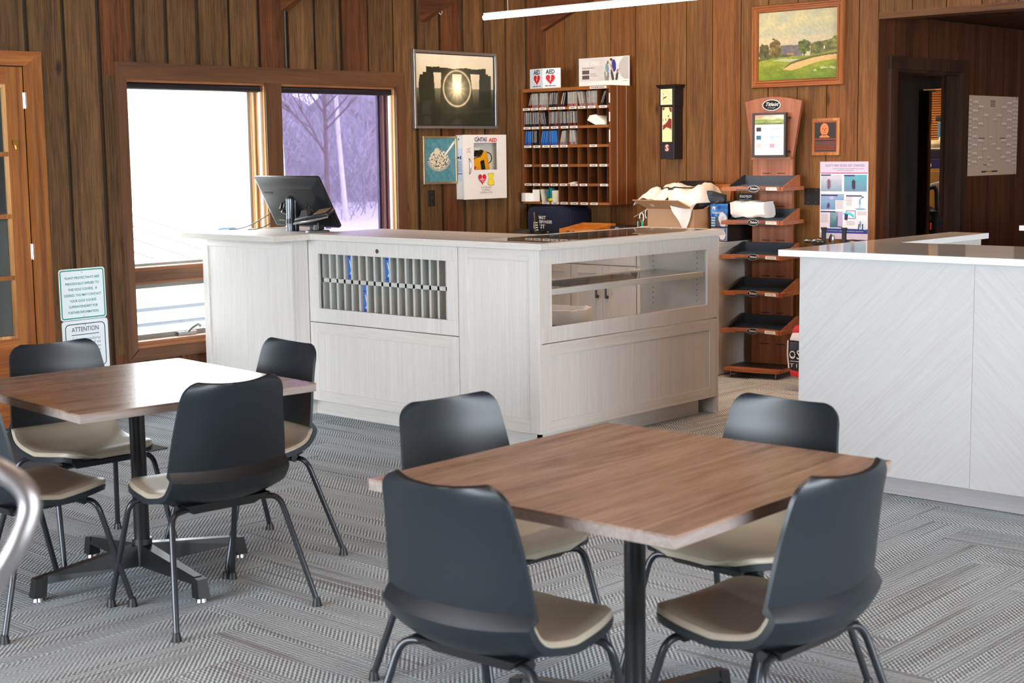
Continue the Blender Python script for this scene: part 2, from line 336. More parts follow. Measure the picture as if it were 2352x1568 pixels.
def carpet(name, plank=True):
    m, nt, p = newmat(name); N = nt.nodes.new; L = nt.links.new
    tc = N('ShaderNodeTexCoord'); oi = N('ShaderNodeObjectInfo')
    cmb = N('ShaderNodeCombineXYZ'); L(oi.outputs['Random'], cmb.inputs[0]); L(oi.outputs['Random'], cmb.inputs[1])
    ad = N('ShaderNodeVectorMath'); ad.operation = 'MULTIPLY_ADD'; L(cmb.outputs[0], ad.inputs[0]); ad.inputs[1].default_value = (13.0, 29.0, 0); L(tc.outputs['Object'], ad.inputs[2])
    def math_(op, a, b=None):
        n = N('ShaderNodeMath'); n.operation = op
        for i, v in enumerate((a, b)):
            if v is None: continue
            if isinstance(v, (int, float)): n.inputs[i].default_value = v
            else: L(v, n.inputs[i])
        return n.outputs[0]
    def noise(scale, sx, sy, detail=2):
        mp = N('ShaderNodeMapping'); mp.inputs['Scale'].default_value = (sx, sy, 1); L(ad.outputs[0], mp.inputs['Vector'])
        n = N('ShaderNodeTexNoise'); n.inputs['Scale'].default_value = scale; n.inputs['Detail'].default_value = detail; L(mp.outputs[0], n.inputs['Vector']); return n.outputs['Fac']
    sp = N('ShaderNodeSeparateXYZ'); L(ad.outputs[0], sp.inputs[0]); x, y = sp.outputs[0], sp.outputs[1]
    K = 2*PI/0.0200
    wob = math_('MULTIPLY', noise(60, 1, 1), 2.2)
    s1 = math_('SINE', math_('ADD', math_('MULTIPLY', math_('ADD', x, y), K), wob)); s2 = math_('SINE', math_('ADD', math_('MULTIPLY', math_('SUBTRACT', x, y), K), wob))
    pick = N('ShaderNodeMapRange'); pick.inputs[1].default_value = 0.45; pick.inputs[2].default_value = 0.55; L(noise(9, 0.12, 1.0), pick.inputs[0])
    mx = N('ShaderNodeMix'); L(pick.outputs[0], mx.inputs[0]); L(s1, mx.inputs[2]); L(s2, mx.inputs[3])
    rows = math_('SINE', math_('MULTIPLY', y, 2*PI/0.0148))
    v = math_('ADD', math_('MULTIPLY', mx.outputs[0], 0.62), math_('MULTIPLY', rows, 0.34))
    v = math_('ADD', v, math_('MULTIPLY', math_('SUBTRACT', noise(7, 0.10, 1.0, 3), 0.5), 1.0))
    v = math_('ADD', v, math_('MULTIPLY', math_('SUBTRACT', noise(220, 1, 1, 1), 0.5), 1.4))
    f = N('ShaderNodeMapRange'); f.inputs[1].default_value = -0.75; f.inputs[2].default_value = 0.75; L(v, f.inputs[0])
    cr = N('ShaderNodeValToRGB'); e = cr.color_ramp.elements; e[0].position = 0.0; e[0].color = rgba((94, 94, 96)); e[1].position = 1.0; e[1].color = rgba((204, 222, 230))
    q = e.new(0.42); q.color = rgba((146, 150, 154)); q = e.new(0.62); q.color = rgba((172, 187, 195)); L(f.outputs[0], cr.inputs[0])
    st = N('ShaderNodeMapRange'); st.inputs[1].default_value = 0.60; st.inputs[2].default_value = 0.70; L(noise(30, 0.03, 1.0, 1), st.inputs[0])
    m2 = N('ShaderNodeMix'); m2.data_type = 'RGBA'; L(math_('MULTIPLY', st.outputs[0], 0.5), m2.inputs[0]); L(cr.outputs[0], m2.inputs[6]); m2.inputs[7].default_value = rgba((104, 92, 85))
    hs = N('ShaderNodeHueSaturation'); mr = N('ShaderNodeMapRange'); mr.inputs[3].default_value = 0.95; mr.inputs[4].default_value = 1.05; L(oi.outputs['Random'], mr.inputs[0]); L(mr.outputs[0], hs.inputs['Value']); L(m2.outputs[2], hs.inputs['Color'])
    L(hs.outputs[0], p.inputs['Base Color']); p.inputs['Roughness'].default_value = 0.92; p.inputs['Specular IOR Level'].default_value = 0.12
    b = N('ShaderNodeBump'); b.inputs['Strength'].default_value = 0.5; b.inputs['Distance'].default_value = 0.004; L(f.outputs[0], b.inputs['Height']); L(b.outputs[0], p.inputs['Normal'])
    return m
CARPET = carpet('carpet')

# ------------------------------------------------------------------ floor of carpet planks laid in a herringbone
fl = struct('floor', B().box(-4.2, 16, -5.2, 9.0, -0.08, -0.007), CARPET)
LW, WW = 1.0, 0.25
pm = meshify('carpet_plank', B().box(-LW/2+0.0008, LW/2-0.0008, -WW/2+0.0008, WW/2-0.0008, -0.007, 0.0), CARPET, Vector((0, 0, 0)))
def in_view(x, y):
    d = Vector((x, y, 0))-Vector((0, 0, 1.57)); z = d.dot(fw)
    if z < 0.8: return False
    u, v = d.dot(rt)/z*3447, d.dot(up)/z*3447
    return abs(u) < 1176+420 and abs(v) < 784+300
spots = []
for a in range(-60, 61):
    for c in range(-12, 13):
        ox, oy = a*WW+c*LW, a*WW-c*LW
        for cx, cy, r in ((ox+LW/2, oy+WW/2, 0), (ox+LW+WW/2, oy+WW-LW/2, 1)):
            hid = (cx > 6.3 and cy > 5.8) or (cx > 6.6 and cy < 3.3) or cy > 8.1 or cx > 9.2
            if not hid and in_view(cx, cy): spots.append((cx, cy, r))
spots.sort(key=lambda s: s[0]**2+s[1]**2)
for k, (cx, cy, r) in enumerate(spots[:300]):
    o = bpy.data.objects.new('carpet_plank', pm); COL.objects.link(o); o.parent = fl; o.location = (cx, cy, 0); o.rotation_euler = (0, 0, r*PI/2+(PI if (k*7) % 3 == 0 else 0))
print('planks', len(spots))

# ------------------------------------------------------------------ wall with the windows (along X at Y = 8)
WT = 2.80
wl = struct('wall_left', B().box(-4.2, 3.6, 8.022, 8.2, 0, WT).box(3.6, 4.535, 8.022, 8.2, 2.09, WT).box(4.535, 5.21, 8.022, 8.2, 0, WT)
            .box(5.21, 7.442, 8.022, 8.2, 2.03, WT).box(5.21, 7.442, 8.022, 8.2, 0, 0.39).box(6.276, 6.407, 8.022, 8.2, 0.39, 2.03)
            .box(7.442, 9.25, 8.022, 8.2, 0, WT), GROOVE)
grooves = [(4.557, 4.587), (4.798, 4.826), (5.03, 5.063), (5.272, 5.306), (5.51, 5.542), (5.744, 5.781), (5.997, 6.018), (6.232, 6.261), (6.464, 6.497), (6.708, 6.731), (6.937, 6.968),
           (7.198, 7.21), (7.439, 7.451), (7.648, 7.683), (7.896, 7.923), (8.128, 8.165), (8.368, 8.392), (8.61, 8.634), (8.844, 8.88)]
left = [(4.557-0.24*k, 4.587-0.24*k) for k in range(5, 0, -1)]
gs = left+grooves+[(9.088, 9.1)]
def board(parent, x0, x1, z0, z1, m=None, ax='x', c=8.0, th=0.021, bev=0.003):
    b = B().box(x0, x1, c, c+th, z0, z1) if ax == 'x' else B().box(c, c+th, x0, x1, z0, z1)
    return part('plank', b, m or PLANK, parent, bevel=bev, seg=1)
for (a0, a1), (b0, b1) in zip(gs[:-1], gs[1:]):
    x0, x1 = a1, b0
    segs = [(x0, x1, 0.0, WT)]
    if x1 > 5.205 and x0 < 7.446:
        segs = [(x0, x1, 2.06, WT), (x0, x1, 0.0, 0.36)]
        if x0 < 5.2: segs.append((x0, 5.205, 0.36, 2.06))
        if x1 > 7.45: segs.append((7.447, x1, 0.36, 2.06))
    elif x0 < 4.53:
        segs = [(x0, x1, 2.12, WT)]
        if x1 > 4.55: segs.append((4.545, x1, 0.0, 2.12))
        if x0 < 3.59: segs = [(x0, x1, 0.0, WT)] if x1 < 3.6 else segs
    for s in segs:
        if s[1]-s[0] > 0.004: board(wl, *s)

# ------------------------------------------------------------------ right wall (along Y at X = 9.09) and the dark recess behind it
wr = struct('wall_right', B().box(9.112, 9.25, 5.2, 8.2, 0, 3.0).box(9.112, 9.25, 5.2, 6.7, 2.9, 4.0).hexa([(9.112, 8.2, 2.9), (9.112, 5.0, 2.9), (9.112, 5.0, 4.1), (9.112, 8.2, 2.9)][:3], [(9.25, 8.2, 2.9), (9.25, 5.0, 2.9), (9.25, 5.0, 4.1)])
            .box(9.112, 9.25, -5.2, 5.2, 2.44, 4.2), GROOVE)
seam = [8.03, 7.801, 7.579, 7.341, 7.097, 6.864, 6.626, 6.396, 6.15, 5.92, 5.683, 5.45, 5.208, 5.063]
for y1, y0 in zip(seam[:-1], seam[1:]): board(wr, y0+0.0035, min(y1-0.0035, 8.0), 0.0, 2.78+0.4*(8-y0)-0.09, PLANKR, 'y', 9.09)
y1 = 5.063
while y1 > -1.0:
    board(wr, y1-0.24+0.0035, y1-0.0035, 2.44, 4.2, PLANKR, 'y', 9.09); y1 -= 0.24
part('soffit', B().box(9.085, 9.27, -1, 5.06, 2.41, 2.452), wood('soffit_board', (66, 36, 16), (102, 62, 30), (124, 80, 42), axis=1, stretch=0.05, scale=10, rough=0.5, vary=0.05), wr)
wa = struct('wall_recess', B().box(9.112, 9.32, 5.084, 5.2, 0, 2.46).box(9.32, 10.274, 5.084, 5.2, 2.092, 2.46).box(10.274, 12.6, 5.084, 5.2, 0, 2.46), GROOVE)
sa = [9.094, 9.319, 9.551, 9.79, 10.025, 10.281, 10.519, 10.764, 10.989, 11.221, 11.46, 11.70, 11.94, 12.18, 12.42, 12.6]
for x0, x1 in zip(sa[:-1], sa[1:]):
    if x1 <= 9.33: segs = [(x0, x1, 0, 2.44)]
    elif x0 < 10.27: segs = [(x0, x1, 2.10, 2.44)]
    else: segs = [(x0, x1, 0, 2.44)]
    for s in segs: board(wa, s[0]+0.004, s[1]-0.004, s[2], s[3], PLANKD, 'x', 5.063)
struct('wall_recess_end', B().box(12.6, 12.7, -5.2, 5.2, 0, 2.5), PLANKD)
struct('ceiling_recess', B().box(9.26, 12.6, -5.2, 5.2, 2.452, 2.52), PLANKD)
d2 = struct('door_2')
part('casing', B().box(9.224, 9.32, 5.036, 5.062, 0, 2.092), DARKCAS, d2, bevel=0.003, seg=1); part('casing', B().box(10.274, 10.373, 5.036, 5.062, 0, 2.092), DARKCAS, d2, bevel=0.003, seg=1)
part('casing', B().box(9.224, 10.373, 5.036, 5.062, 2.092, 2.178), DARKCAS, d2, bevel=0.003, seg=1)
part('jamb', B().box(9.30, 9.321, 5.062, 5.205, 0, 2.092), DARKCAS, d2); j2 = part('jamb', B().box(10.273, 10.294, 5.062, 5.205, 0, 2.092).box(10.258, 10.274, 5.12, 5.16, 0, 2.075), DARKCAS, d2)
part('head_jamb', B().box(9.32, 10.274, 5.062, 5.205, 2.076, 2.092), DARKCAS, d2)
part('strike_plate', B().box(10.270, 10.2735, 5.165, 5.195, 0.99, 1.06), STEEL, j2)
# the store room glimpsed through it
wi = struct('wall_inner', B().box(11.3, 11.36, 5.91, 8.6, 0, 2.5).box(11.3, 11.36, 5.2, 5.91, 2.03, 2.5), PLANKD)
part('casing', B().box(11.27, 11.30, 5.905, 6.05, 0, 2.11), DARKCAS, wi, bevel=0.004, seg=1); part('casing', B().box(11.27, 11.30, 5.2, 5.905, 2.03, 2.11), DARKCAS, wi, bevel=0.004, seg=1)
struct('wall_store_room', B().box(13.4, 13.5, 4.0, 9, 0, 2.6).box(9.25, 13.5, 8.6, 8.7, 0, 2.6).box(9.25, 13.5, 5.2, 9, 2.5, 2.6), mat('store_wall', (150, 110, 60), 0.7))
dl = struct('door_3', B().box(11.364, 11.41, 5.872, 6.72, 0.01, 2.02), wood('inner_door', (60, 28, 14), (92, 46, 24), (112, 60, 32), rough=0.45))
part('hinge', B().box(11.372, 11.404, 5.859, 5.862, 1.62, 1.74).tube([(11.366, 5.858, 1.615), (11.366, 5.858, 1.745)], 0.007), BRASS, dl)
part('edge_strip', B().box(11.364, 11.41, 5.862, 5.8715, 0.01, 2.02), wood('door_edge', (120, 84, 50), (150, 110, 70), (166, 126, 84), rough=0.5), dl)

# ------------------------------------------------------------------ ceiling, rafters and the walls behind the camera
CEILW = wood('ceiling_boards', (104, 58, 24), (150, 90, 44), (176, 112, 60), axis=1, stretch=0.05, scale=10, rough=0.5, vary=0.05)
struct('ceiling', B().hexa([(-4.2, 8.2, 2.72), (9.3, 8.2, 2.72), (9.3, 1.0, 5.6), (-4.2, 1.0, 5.6)], [(-4.2, 8.2, 2.82), (9.3, 8.2, 2.82), (9.3, 1.0, 5.7), (-4.2, 1.0, 5.7)])
       .hexa([(-4.2, 1.0, 5.6), (9.3, 1.0, 5.6), (9.3, -5.2, 3.1), (-4.2, -5.2, 3.1)], [(-4.2, 1.0, 5.7), (9.3, 1.0, 5.7), (9.3, -5.2, 3.2), (-4.2, -5.2, 3.2)]), CEILW)
struct('wall_gable', B().box(9.112, 9.25, -5.2, 6.0, 4.1, 5.7), PLANKR)
for k in range(-6, 4):
    xc = 6.462+1.28*k if k < 2 else 9.062
    if k in (3,): continue
    struct('beam_%d' % (k+7), B().hexa([(xc-0.028, 8.0, 2.515), (xc+0.028, 8.0, 2.515), (xc+0.028, 8.0, 2.76), (xc-0.028, 8.0, 2.76)], [(xc-0.028, 1.0, 5.315), (xc+0.028, 1.0, 5.315), (xc+0.028, 1.0, 5.58), (xc-0.028, 1.0, 5.58)]),
           wood('rafter', (58, 28, 14), (98, 54, 28), (122, 74, 42), axis=1, stretch=0.06, scale=10, rough=0.55, vary=0.05))
struct('wall_side', B().box(-4.2, -4.0, -5.2, 2.0, 0, 6).box(-4.2, -4.0, 7.85, 8.2, 0, 3).box(-4.2, -4.0, 2.0, 7.85, 0, 0.75).box(-4.2, -4.0, 2.0, 7.85, 3.05, 6), PLANKR)
struct('wall_rear', B().box(-4.2, -0.1, -5.2, -5.0, 0, 3.2).box(7.1, 12.7, -5.2, -5.0, 0, 3.2).box(-0.1, 7.1, -5.2, -5.0, 0, 0.75), PLANKR)

# ------------------------------------------------------------------ windows
t1 = struct('trim_1')
part('casing', B().hexa([(5.144, 7.978, 0.311), (5.144, 8.001, 0.311), (5.144, 8.001, 2.143), (5.144, 7.978, 2.143)], [(5.212, 7.978, 0.375), (5.212, 8.001, 0.375), (5.212, 8.001, 2.04), (5.212, 7.978, 2.04)]), CASING, t1, bevel=0.003, seg=1)
part('casing', B().hexa([(7.442, 7.978, 0.375), (7.442, 8.001, 0.375), (7.442, 8.001, 2.04), (7.442, 7.978, 2.04)], [(7.531, 7.978, 0.311), (7.531, 8.001, 0.311), (7.531, 8.001, 2.143), (7.531, 7.978, 2.143)]), CASING, t1, bevel=0.003, seg=1)
part('head_casing', B().prism([(5.144, 7.978, 2.143), (5.212, 7.978, 2.04), (7.442, 7.978, 2.04), (7.531, 7.978, 2.143)], (0, 0.023, 0)), CASINGH, t1, bevel=0.003, seg=1)
part('sill_casing', B().prism([(5.144, 7.978, 0.311), (5.212, 7.978, 0.385), (7.442, 7.978, 0.385), (7.531, 7.978, 0.311)], (0, 0.023, 0)), CASINGH, t1, bevel=0.003, seg=1)
part('mullion', B().box(6.276, 6.407, 7.985, 8.022, 0.385, 2.04), CASING, t1, bevel=0.003, seg=1)
def window(n, x0, x1):
    r = struct('window_%d' % n)
    # stepped pine mouldings run round the reveal, from the room back to the glass
    for s, xx in ((1, x0), (-1, x1)):
        for k in range(5):
            a, c = xx-s*0.004, xx+s*(0.004+0.006*k if k % 2 == 0 else 0.013+0.005*k)
            part('jamb_moulding', B().box(min(a, c), max(a, c), 8.0+0.028*k, 8.0+0.028*(k+1)-0.004, 0.39, 2.03), JAMB if k != 1 else WHITE and JAMBW, r, bevel=0.004, seg=1)
    for k in range(3): part('head_moulding', B().box(x0, x1, 8.0+0.045*k, 8.0+0.045*(k+1)-0.005, 2.03-0.006-0.007*k, 2.045), JAMBH, r, bevel=0.003, seg=1)
    part('transom_rail', B().box(x0+0.01, x1-0.01, 8.012, 8.14, 0.795, 0.865), CASINGH, r, bevel=0.003, seg=1)
    part('transom_bead', B().box(x0+0.012, x1-0.012, 8.03, 8.13, 0.865, 0.885), JAMBH, r, bevel=0.004, seg=1)
    part('transom_bead', B().box(x0+0.012, x1-0.012, 8.03, 8.13, 0.780, 0.795), JAMBH, r, bevel=0.004, seg=1)
    sa = part('awning_sash', Pl((x0+0.02, 8.11, 0.42), (1, 0, 0), (0, 0, 1)).ring(B(), 0, 0, x1-x0-0.04, 0.36, 0.034, -0.03, 0.0), mat('sash_grey', (128, 124, 118), 0.45), r, bevel=0.003, seg=1)
    part('pane', B().box(x0+0.05, x1-0.05, 8.122, 8.126, 0.45, 0.75), GLASS, sa)
    part('bottom_rail', B().box(x0+0.01, x1-0.01, 8.01, 8.13, 0.39, 0.425), JAMBH, r, bevel=0.004, seg=1)
    part('sill_bead', B().box(x0+0.005, x1-0.005, 7.99, 8.03, 0.383, 0.402), JAMBH, r, bevel=0.005, seg=1)
    part('glazing_bead', Pl((x0+0.025, 8.135, 0.885), (1, 0, 0), (0, 0, 1)).ring(B(), 0, 0, x1-x0-0.05, 2.03-0.885-0.02, 0.016, -0.02, 0.0), mat('bead_grey', (150, 150, 142), 0.5), r)
    part('pane', B().box(x0+0.03, x1-0.03, 8.142, 8.147, 0.89, 2.02), GLASS, r)
    return r
JAMBW = wood('jamb_pine_pale', (190, 160, 124), (216, 196, 168), (230, 214, 190), axis=2, stretch=0.03, scale=14, rough=0.4, vary=0.04)
w1 = window(1, 5.21, 6.276); w2 = window(2, 6.407, 7.442)
ck = part('window_crank', B().box(5.58, 5.72, 8.075, 8.105, 0.425, 0.45).tube([(5.66, 8.08, 0.45), (5.67, 8.05, 0.475), (5.70, 8.03, 0.495), (5.715, 8.02, 0.48)], 0.009), STEEL, w1, bevel=0.003, smooth=True)
part('latch', B().tube([(5.24, 8.09, 0.50), (5.246, 8.07, 0.515), (5.24, 8.06, 0.535)], 0.008), STEEL, w1)
for n, x0, x1 in ((0, 5.215, 6.255), (1, 6.415, 7.43)):
    r = thing('roller_blind', ['black roller blind fully rolled up at the head of the bright clear window', 'black roller blind whose violet tinted film is drawn down over the window behind the monitor'][n], 'blind', (x0, 8.03, 2.0), 'roller blinds at the window heads')
    part('roller', B().tube([(x0+0.012, 8.032, 2.006), (x1-0.012, 8.032, 2.006)], 0.026, 14), mat('blind_black', (28, 26, 30), 0.35), r, smooth=True)
    part('bracket', B().box(x0-0.004, x0+0.008, 8.01, 8.055, 1.985, 2.032), CHROME, r); part('bracket', B().box(x1-0.008, x1+0.004, 8.01, 8.055, 1.985, 2.032), CHROME, r)
    if n: 
        fm = bpy.data.materials.new('film_violet'); fm.use_nodes = True; nt = fm.node_tree; nt.nodes.clear()
        o_ = nt.nodes.new('ShaderNodeOutputMaterial'); mx = nt.nodes.new('ShaderNodeMixShader'); tr = nt.nodes.new('ShaderNodeBsdfTransparent'); df = nt.nodes.new('ShaderNodeBsdfDiffuse')
        tr.inputs[0].default_value = FILM+(1,); df.inputs[0].default_value = rgba((90, 74, 130)); mx.inputs[0].default_value = 0.06
        nt.links.new(tr.outputs[0], mx.inputs[1]); nt.links.new(df.outputs[0], mx.inputs[2]); nt.links.new(mx.outputs[0], o_.inputs[0])
        part('film', B().hexa([(6.475, 8.026, 0.70), (7.402, 8.026, 0.70), (7.402, 8.0265, 0.70), (6.475, 8.0265, 0.70)], [(6.43, 8.026, 2.0), (7.402, 8.026, 2.0), (7.402, 8.0265, 2.0), (6.43, 8.0265, 2.0)]), fm, r, label='see-through violet tinted film')
        part('bottom_bar', B().tube([(6.437, 8.026, 0.70), (7.402, 8.026, 0.70)], 0.008), BLACK, r)

# ------------------------------------------------------------------ glazed door in the window wall
d1 = struct('door_1')
part('casing', B().box(4.538, 4.643, 7.972, 8.0, 0, 2.178), DOORW, d1, bevel=0.004, seg=1); part('casing', B().box(3.42, 3.60, 7.972, 8.0, 0, 2.178), DOORW, d1, bevel=0.004, seg=1)
part('head_casing', B().prism([(3.42, 7.97, 2.178), (3.60, 7.97, 2.096), (4.538, 7.97, 2.096), (4.643, 7.97, 2.178)], (0, 0.03, 0)), DOORH, d1, bevel=0.004, seg=1)
part('stile', B().box(4.425, 4.532, 8.0, 8.045, 0.012, 2.09), DOORW, d1, bevel=0.003, seg=1); part('stile', B().box(3.61, 3.72, 8.0, 8.045, 0.012, 2.09), DOORW, d1, bevel=0.003, seg=1)
part('top_rail', B().box(3.72, 4.425, 8.0, 8.045, 1.99, 2.09), DOORH, d1, bevel=0.003, seg=1)
part('lock_rail', B().box(3.72, 4.425, 8.0, 8.045, 0.42, 0.53), DOORH, d1, bevel=0.003, seg=1)
part('bottom_panel', B().box(3.72, 4.425, 8.012, 8.036, 0.20, 0.42), DOORH, d1); part('bottom_rail', B().box(3.72, 4.425, 8.0, 8.045, 0.012, 0.20), DOORH, d1, bevel=0.003, seg=1)
part('panel_bead', Pl((3.72, 8.0, 0.20), (1, 0, 0), (0, 0, 1)).ring(B(), 0, 0, 0.705, 0.22, 0.02, -0.03, -0.004), DOORH, d1, bevel=0.004)
part('glazing_bead', Pl((3.72, 8.0, 0.53), (1, 0, 0), (0, 0, 1)).ring(B(), 0, 0, 0.705, 1.46, 0.018, -0.03, -0.006), JAMB, d1)
for z in (0.884, 1.239, 1.595): part('muntin', B().box(3.725, 4.42, 8.002, 8.03, z-0.013, z+0.013), DOORW, d1, bevel=0.006)
part('muntin', B().box(4.06, 4.086, 8.004, 8.028, 0.54, 1.98), DOORW, d1, bevel=0.006)
for z0, z1 in ((0.53, 0.884), (0.884, 1.239), (1.239, 1.595), (1.595, 1.99)):
    part('pane', B().box(3.72, 4.425, 8.02, 8.024, z0, z1), GLASS, d1)
for z in (1.90, 1.03, 0.26): part('hinge', B().tube([(4.535, 7.992, z-0.045), (4.535, 7.992, z+0.045)], 0.008).box(4.527, 4.543, 7.997, 8.001, z-0.045, z+0.045), CHROME, d1)
part('lock_knob', B().tube([(4.46, 8.001, 1.66), (4.46, 7.985, 1.66)], 0.017, 14).tube([(4.46, 7.988, 1.645), (4.462, 7.984, 1.622)], 0.006), BRASS, d1, smooth=True)
struct('wall_vestibule', B().box(3.2, 4.7, 9.25, 9.35, 0, 2.4).box(4.62, 4.7, 8.2, 9.25, 0, 2.4).box(3.1, 3.2, 8.2, 9.35, 0, 2.4).box(3.1, 4.7, 8.2, 9.35, 2.3, 2.4), mat('vestibule_grey', (120, 124, 124), 0.6))

# ------------------------------------------------------------------ outside
struct('ground', B().box(-20, 70, 8.25, 90, -0.62, -0.55), mat('pale_ground', (214, 208, 196), 0.9, noise=0.12, nscale=2))
struct('path', B().box(4.0, 30, 8.25, 24, -0.55, -0.50), mat('concrete_path', (224, 222, 218), 0.9, noise=0.05, nscale=3))
r = thing('guard_rail', 'pale two-bar pipe railing outside beyond the awning window', 'railing', (7, 11.0, -0.5))
for z in (0.27, 0.14): part('rail_bar', B().tube([(4.5, 11.0, z), (12.5, 11.0, z)], 0.022), mat('pale_pipe', (74, 80, 90), 0.4), r)
for x in (5.0, 6.5, 9.8, 12.0): part('post', B().tube([(x, 11.0, -0.5), (x, 11.0, 0.30)], 0.024), MATS['pale_pipe'], r)
RW = mat('pale_roof', (226, 228, 230), 0.6)
r = thing('cart_shed', 'low pale metal roofed shed outside the clear window', 'shed', (9.5, 16, -0.5))
part('wall', B().box(6.5, 10.6, 14.2, 17.0, -0.5, 0.44), mat('shed_wall', (150, 150, 150), 0.7), r)
part('roof', B().hexa([(6.2, 13.9, 0.44), (10.9, 13.9, 0.44), (10.9, 17.3, 1.0), (6.2, 17.3, 1.0)], [(6.2, 13.9, 0.47), (10.9, 13.9, 0.47), (10.9, 17.3, 1.03), (6.2, 17.3, 1.03)]), RW, r)
for k in range(11): part('roof_rib', B().hexa([(6.35+k*0.42, 13.88, 0.47), (6.37+k*0.42, 13.88, 0.47), (6.37+k*0.42, 17.3, 1.03), (6.35+k*0.42, 17.3, 1.03)], [(6.35+k*0.42, 13.88, 0.485), (6.37+k*0.42, 13.88, 0.485), (6.37+k*0.42, 17.3, 1.045), (6.35+k*0.42, 17.3, 1.045)]), mat('roof_rib', (62, 65, 70), 0.6), r)
sg = thing('road_sign', 'pale blue edged eight sided sign on a post outside the clear window', 'sign', (9.0, 12.6, -0.5))
P_ = Pl((9.35, 12.6, 0.62), (1, -0.1, 0), (0, 0, 1))
part('post', B().tube([(9.35, 12.62, -0.5), (9.35, 12.62, 0.6)], 0.02), STEEL, sg)
part('plate', P_.shape(B(), [(0.24*math.cos(PI/8+PI/4*k), 0.24*math.sin(PI/8+PI/4*k)) for k in range(8)], -0.004, 0.0), mat('sign_blue', (44, 74, 98), 0.5), sg)
part('face', P_.shape(B(), [(0.215*math.cos(PI/8+PI/4*k), 0.215*math.sin(PI/8+PI/4*k)) for k in range(8)], 0.002, 0.003), mat('sign_pale', (82, 94, 102), 0.5), sg)

BARK = mat('bark_pale', (168, 152, 138), 0.85, noise=0.25, nscale=6); BARKD = mat('bark_grey', (118, 104, 96), 0.85, noise=0.25, nscale=6); BIRCH = mat('bark_birch', (214, 210, 206), 0.8, noise=0.1, nscale=4)
def tree(label, x, y, h, r0, m, seed, spread=0.55, first=0.35, nb=9, lean=(0, 0)):
    q = random.Random(seed); b = B(); z0 = -0.55
    top = Vector((x+lean[0], y+lean[1], z0+h))
    pts = [Vector((x, y, z0)).lerp(top, t)+Vector((q.uniform(-1, 1), q.uniform(-1, 1), 0))*0.05*h*0.1*(1 if 0 < t < 1 else 0) for t in (0, .2, .4, .6, .8, 1)]
    b.tube(pts, [r0*(1-t*0.85) for t in (0, .2, .4, .6, .8, 1)], 7)
    def limb(p, d, L, r, depth):
        q1 = p+d*L*0.5+Vector((q.uniform(-1, 1), q.uniform(-1, 1), q.uniform(-.3, 1)))*L*0.07; q2 = p+d*L+Vector((0, 0, L*0.12))
        b.tube([p, q1, q2], [r, r*0.7, r*0.3], 4 if depth else 5, cap=False)
        if depth < 2:
            for _ in range(5 if depth == 0 else 4):
                t = q.uniform(0.3, 0.95); s = p.lerp(q1, t*2) if t < .5 else q1.lerp(q2, t*2-1)
                e = (d+Vector((q.uniform(-1, 1), q.uniform(-1, 1), q.uniform(-.2, .8)))*0.75).normalized(); limb(s, e, L*q.uniform(.35, .6), r*0.5, depth+1)
    for k in range(nb):
        t = first+(0.95-first)*(k+q.random())/nb; p = pts[0].lerp(top, t); a = q.uniform(0, 2*PI)
        d = Vector((math.cos(a)*spread, math.sin(a)*spread, 0.85)).normalized(); limb(p, d, h*q.uniform(.28, .45)*(1.2-t*0.6), r0*0.42*(1.1-t*0.7), 0)
    return solo('bare_tree', b, m, label, 'tree', (x, y, z0), 'bare trees seen through the windows')
tree('bare grey tree forking into a fan of branches behind the violet film', 28.2, 33.2, 7.4, 0.085, BARKD, 5, 0.85, 0.26, 20)
tree('straight white trunked birch behind the forked tree', 31.5, 36.2, 14.0, 0.085, BIRCH, 8, 0.3, 0.45, 6, (-0.6, 0.3))
tree('leaning pale tree at the edge of the violet film', 23.0, 32.5, 7.0, 0.10, BARK, 12, 0.7, 0.25, 9, (-1.6, 0.9))
tree('slender bare tree by the window jamb end of the thicket', 33.5, 34.5, 9.0, 0.11, BARK, 15, 0.6, 0.3, 9)
tree('bare tree in front of the wood past the clear window', 18.5, 34.0, 9.0, 0.14, BARK, 18, 0.6, 0.3, 9)
tree('second bare tree past the clear window beyond the shed roof', 22.0, 41.0, 10.0, 0.15, BARKD, 21, 0.6, 0.3, 9)
# the thicket: nobody could count its stems
g = np.random.RandomState(4); n = 17000
bx = g.uniform(10, 62, n); by = 36+g.uniform(0, 14, n)+0.10*(bx-30); L_ = g.uniform(0.6, 2.6, n); hz = -0.55+np.abs(g.normal(0, 1, n))*2.6
dx, dy, dz = g.normal(0, .55, n), g.normal(0, .4, n), g.uniform(.25, 1, n); th = g.uniform(0.006, 0.018, n)
p0 = np.stack([bx, by, hz], 1); dd = np.stack([dx, dy, dz], 1); dd /= np.linalg.norm(dd, axis=1)[:, None]; p1 = p0+dd*L_[:, None]
sd = np.stack([np.ones(n)*0.7, -np.ones(n)*0.7, np.zeros(n)], 1)*th[:, None]; bk = np.stack([np.ones(n), np.ones(n), np.zeros(n)], 1)*th[:, None]
V = np.stack([p0-sd, p0+sd, p0+bk, p1-sd*.4, p1+sd*.4, p1+bk*.4], 1).reshape(-1, 3); i0 = (np.arange(n)*6)[:, None]
Fs = np.concatenate([i0+np.array([[0, 1, 4, 3]]), i0+np.array([[1, 2, 5, 4]]), i0+np.array([[2, 0, 3, 5]])])
me = bpy.data.meshes.new('undergrowth'); me.from_pydata(V.tolist(), [], Fs.tolist()); me.materials.append(mat('thicket', (158, 154, 152), 0.9, noise=0.45, nscale=0.9))
o = bpy.data.objects.new('undergrowth', me); COL.objects.link(o); o['kind'] = 'stuff'; o['label'] = 'tangled bare winter thicket outside the violet window'
b = B(); P_ = []
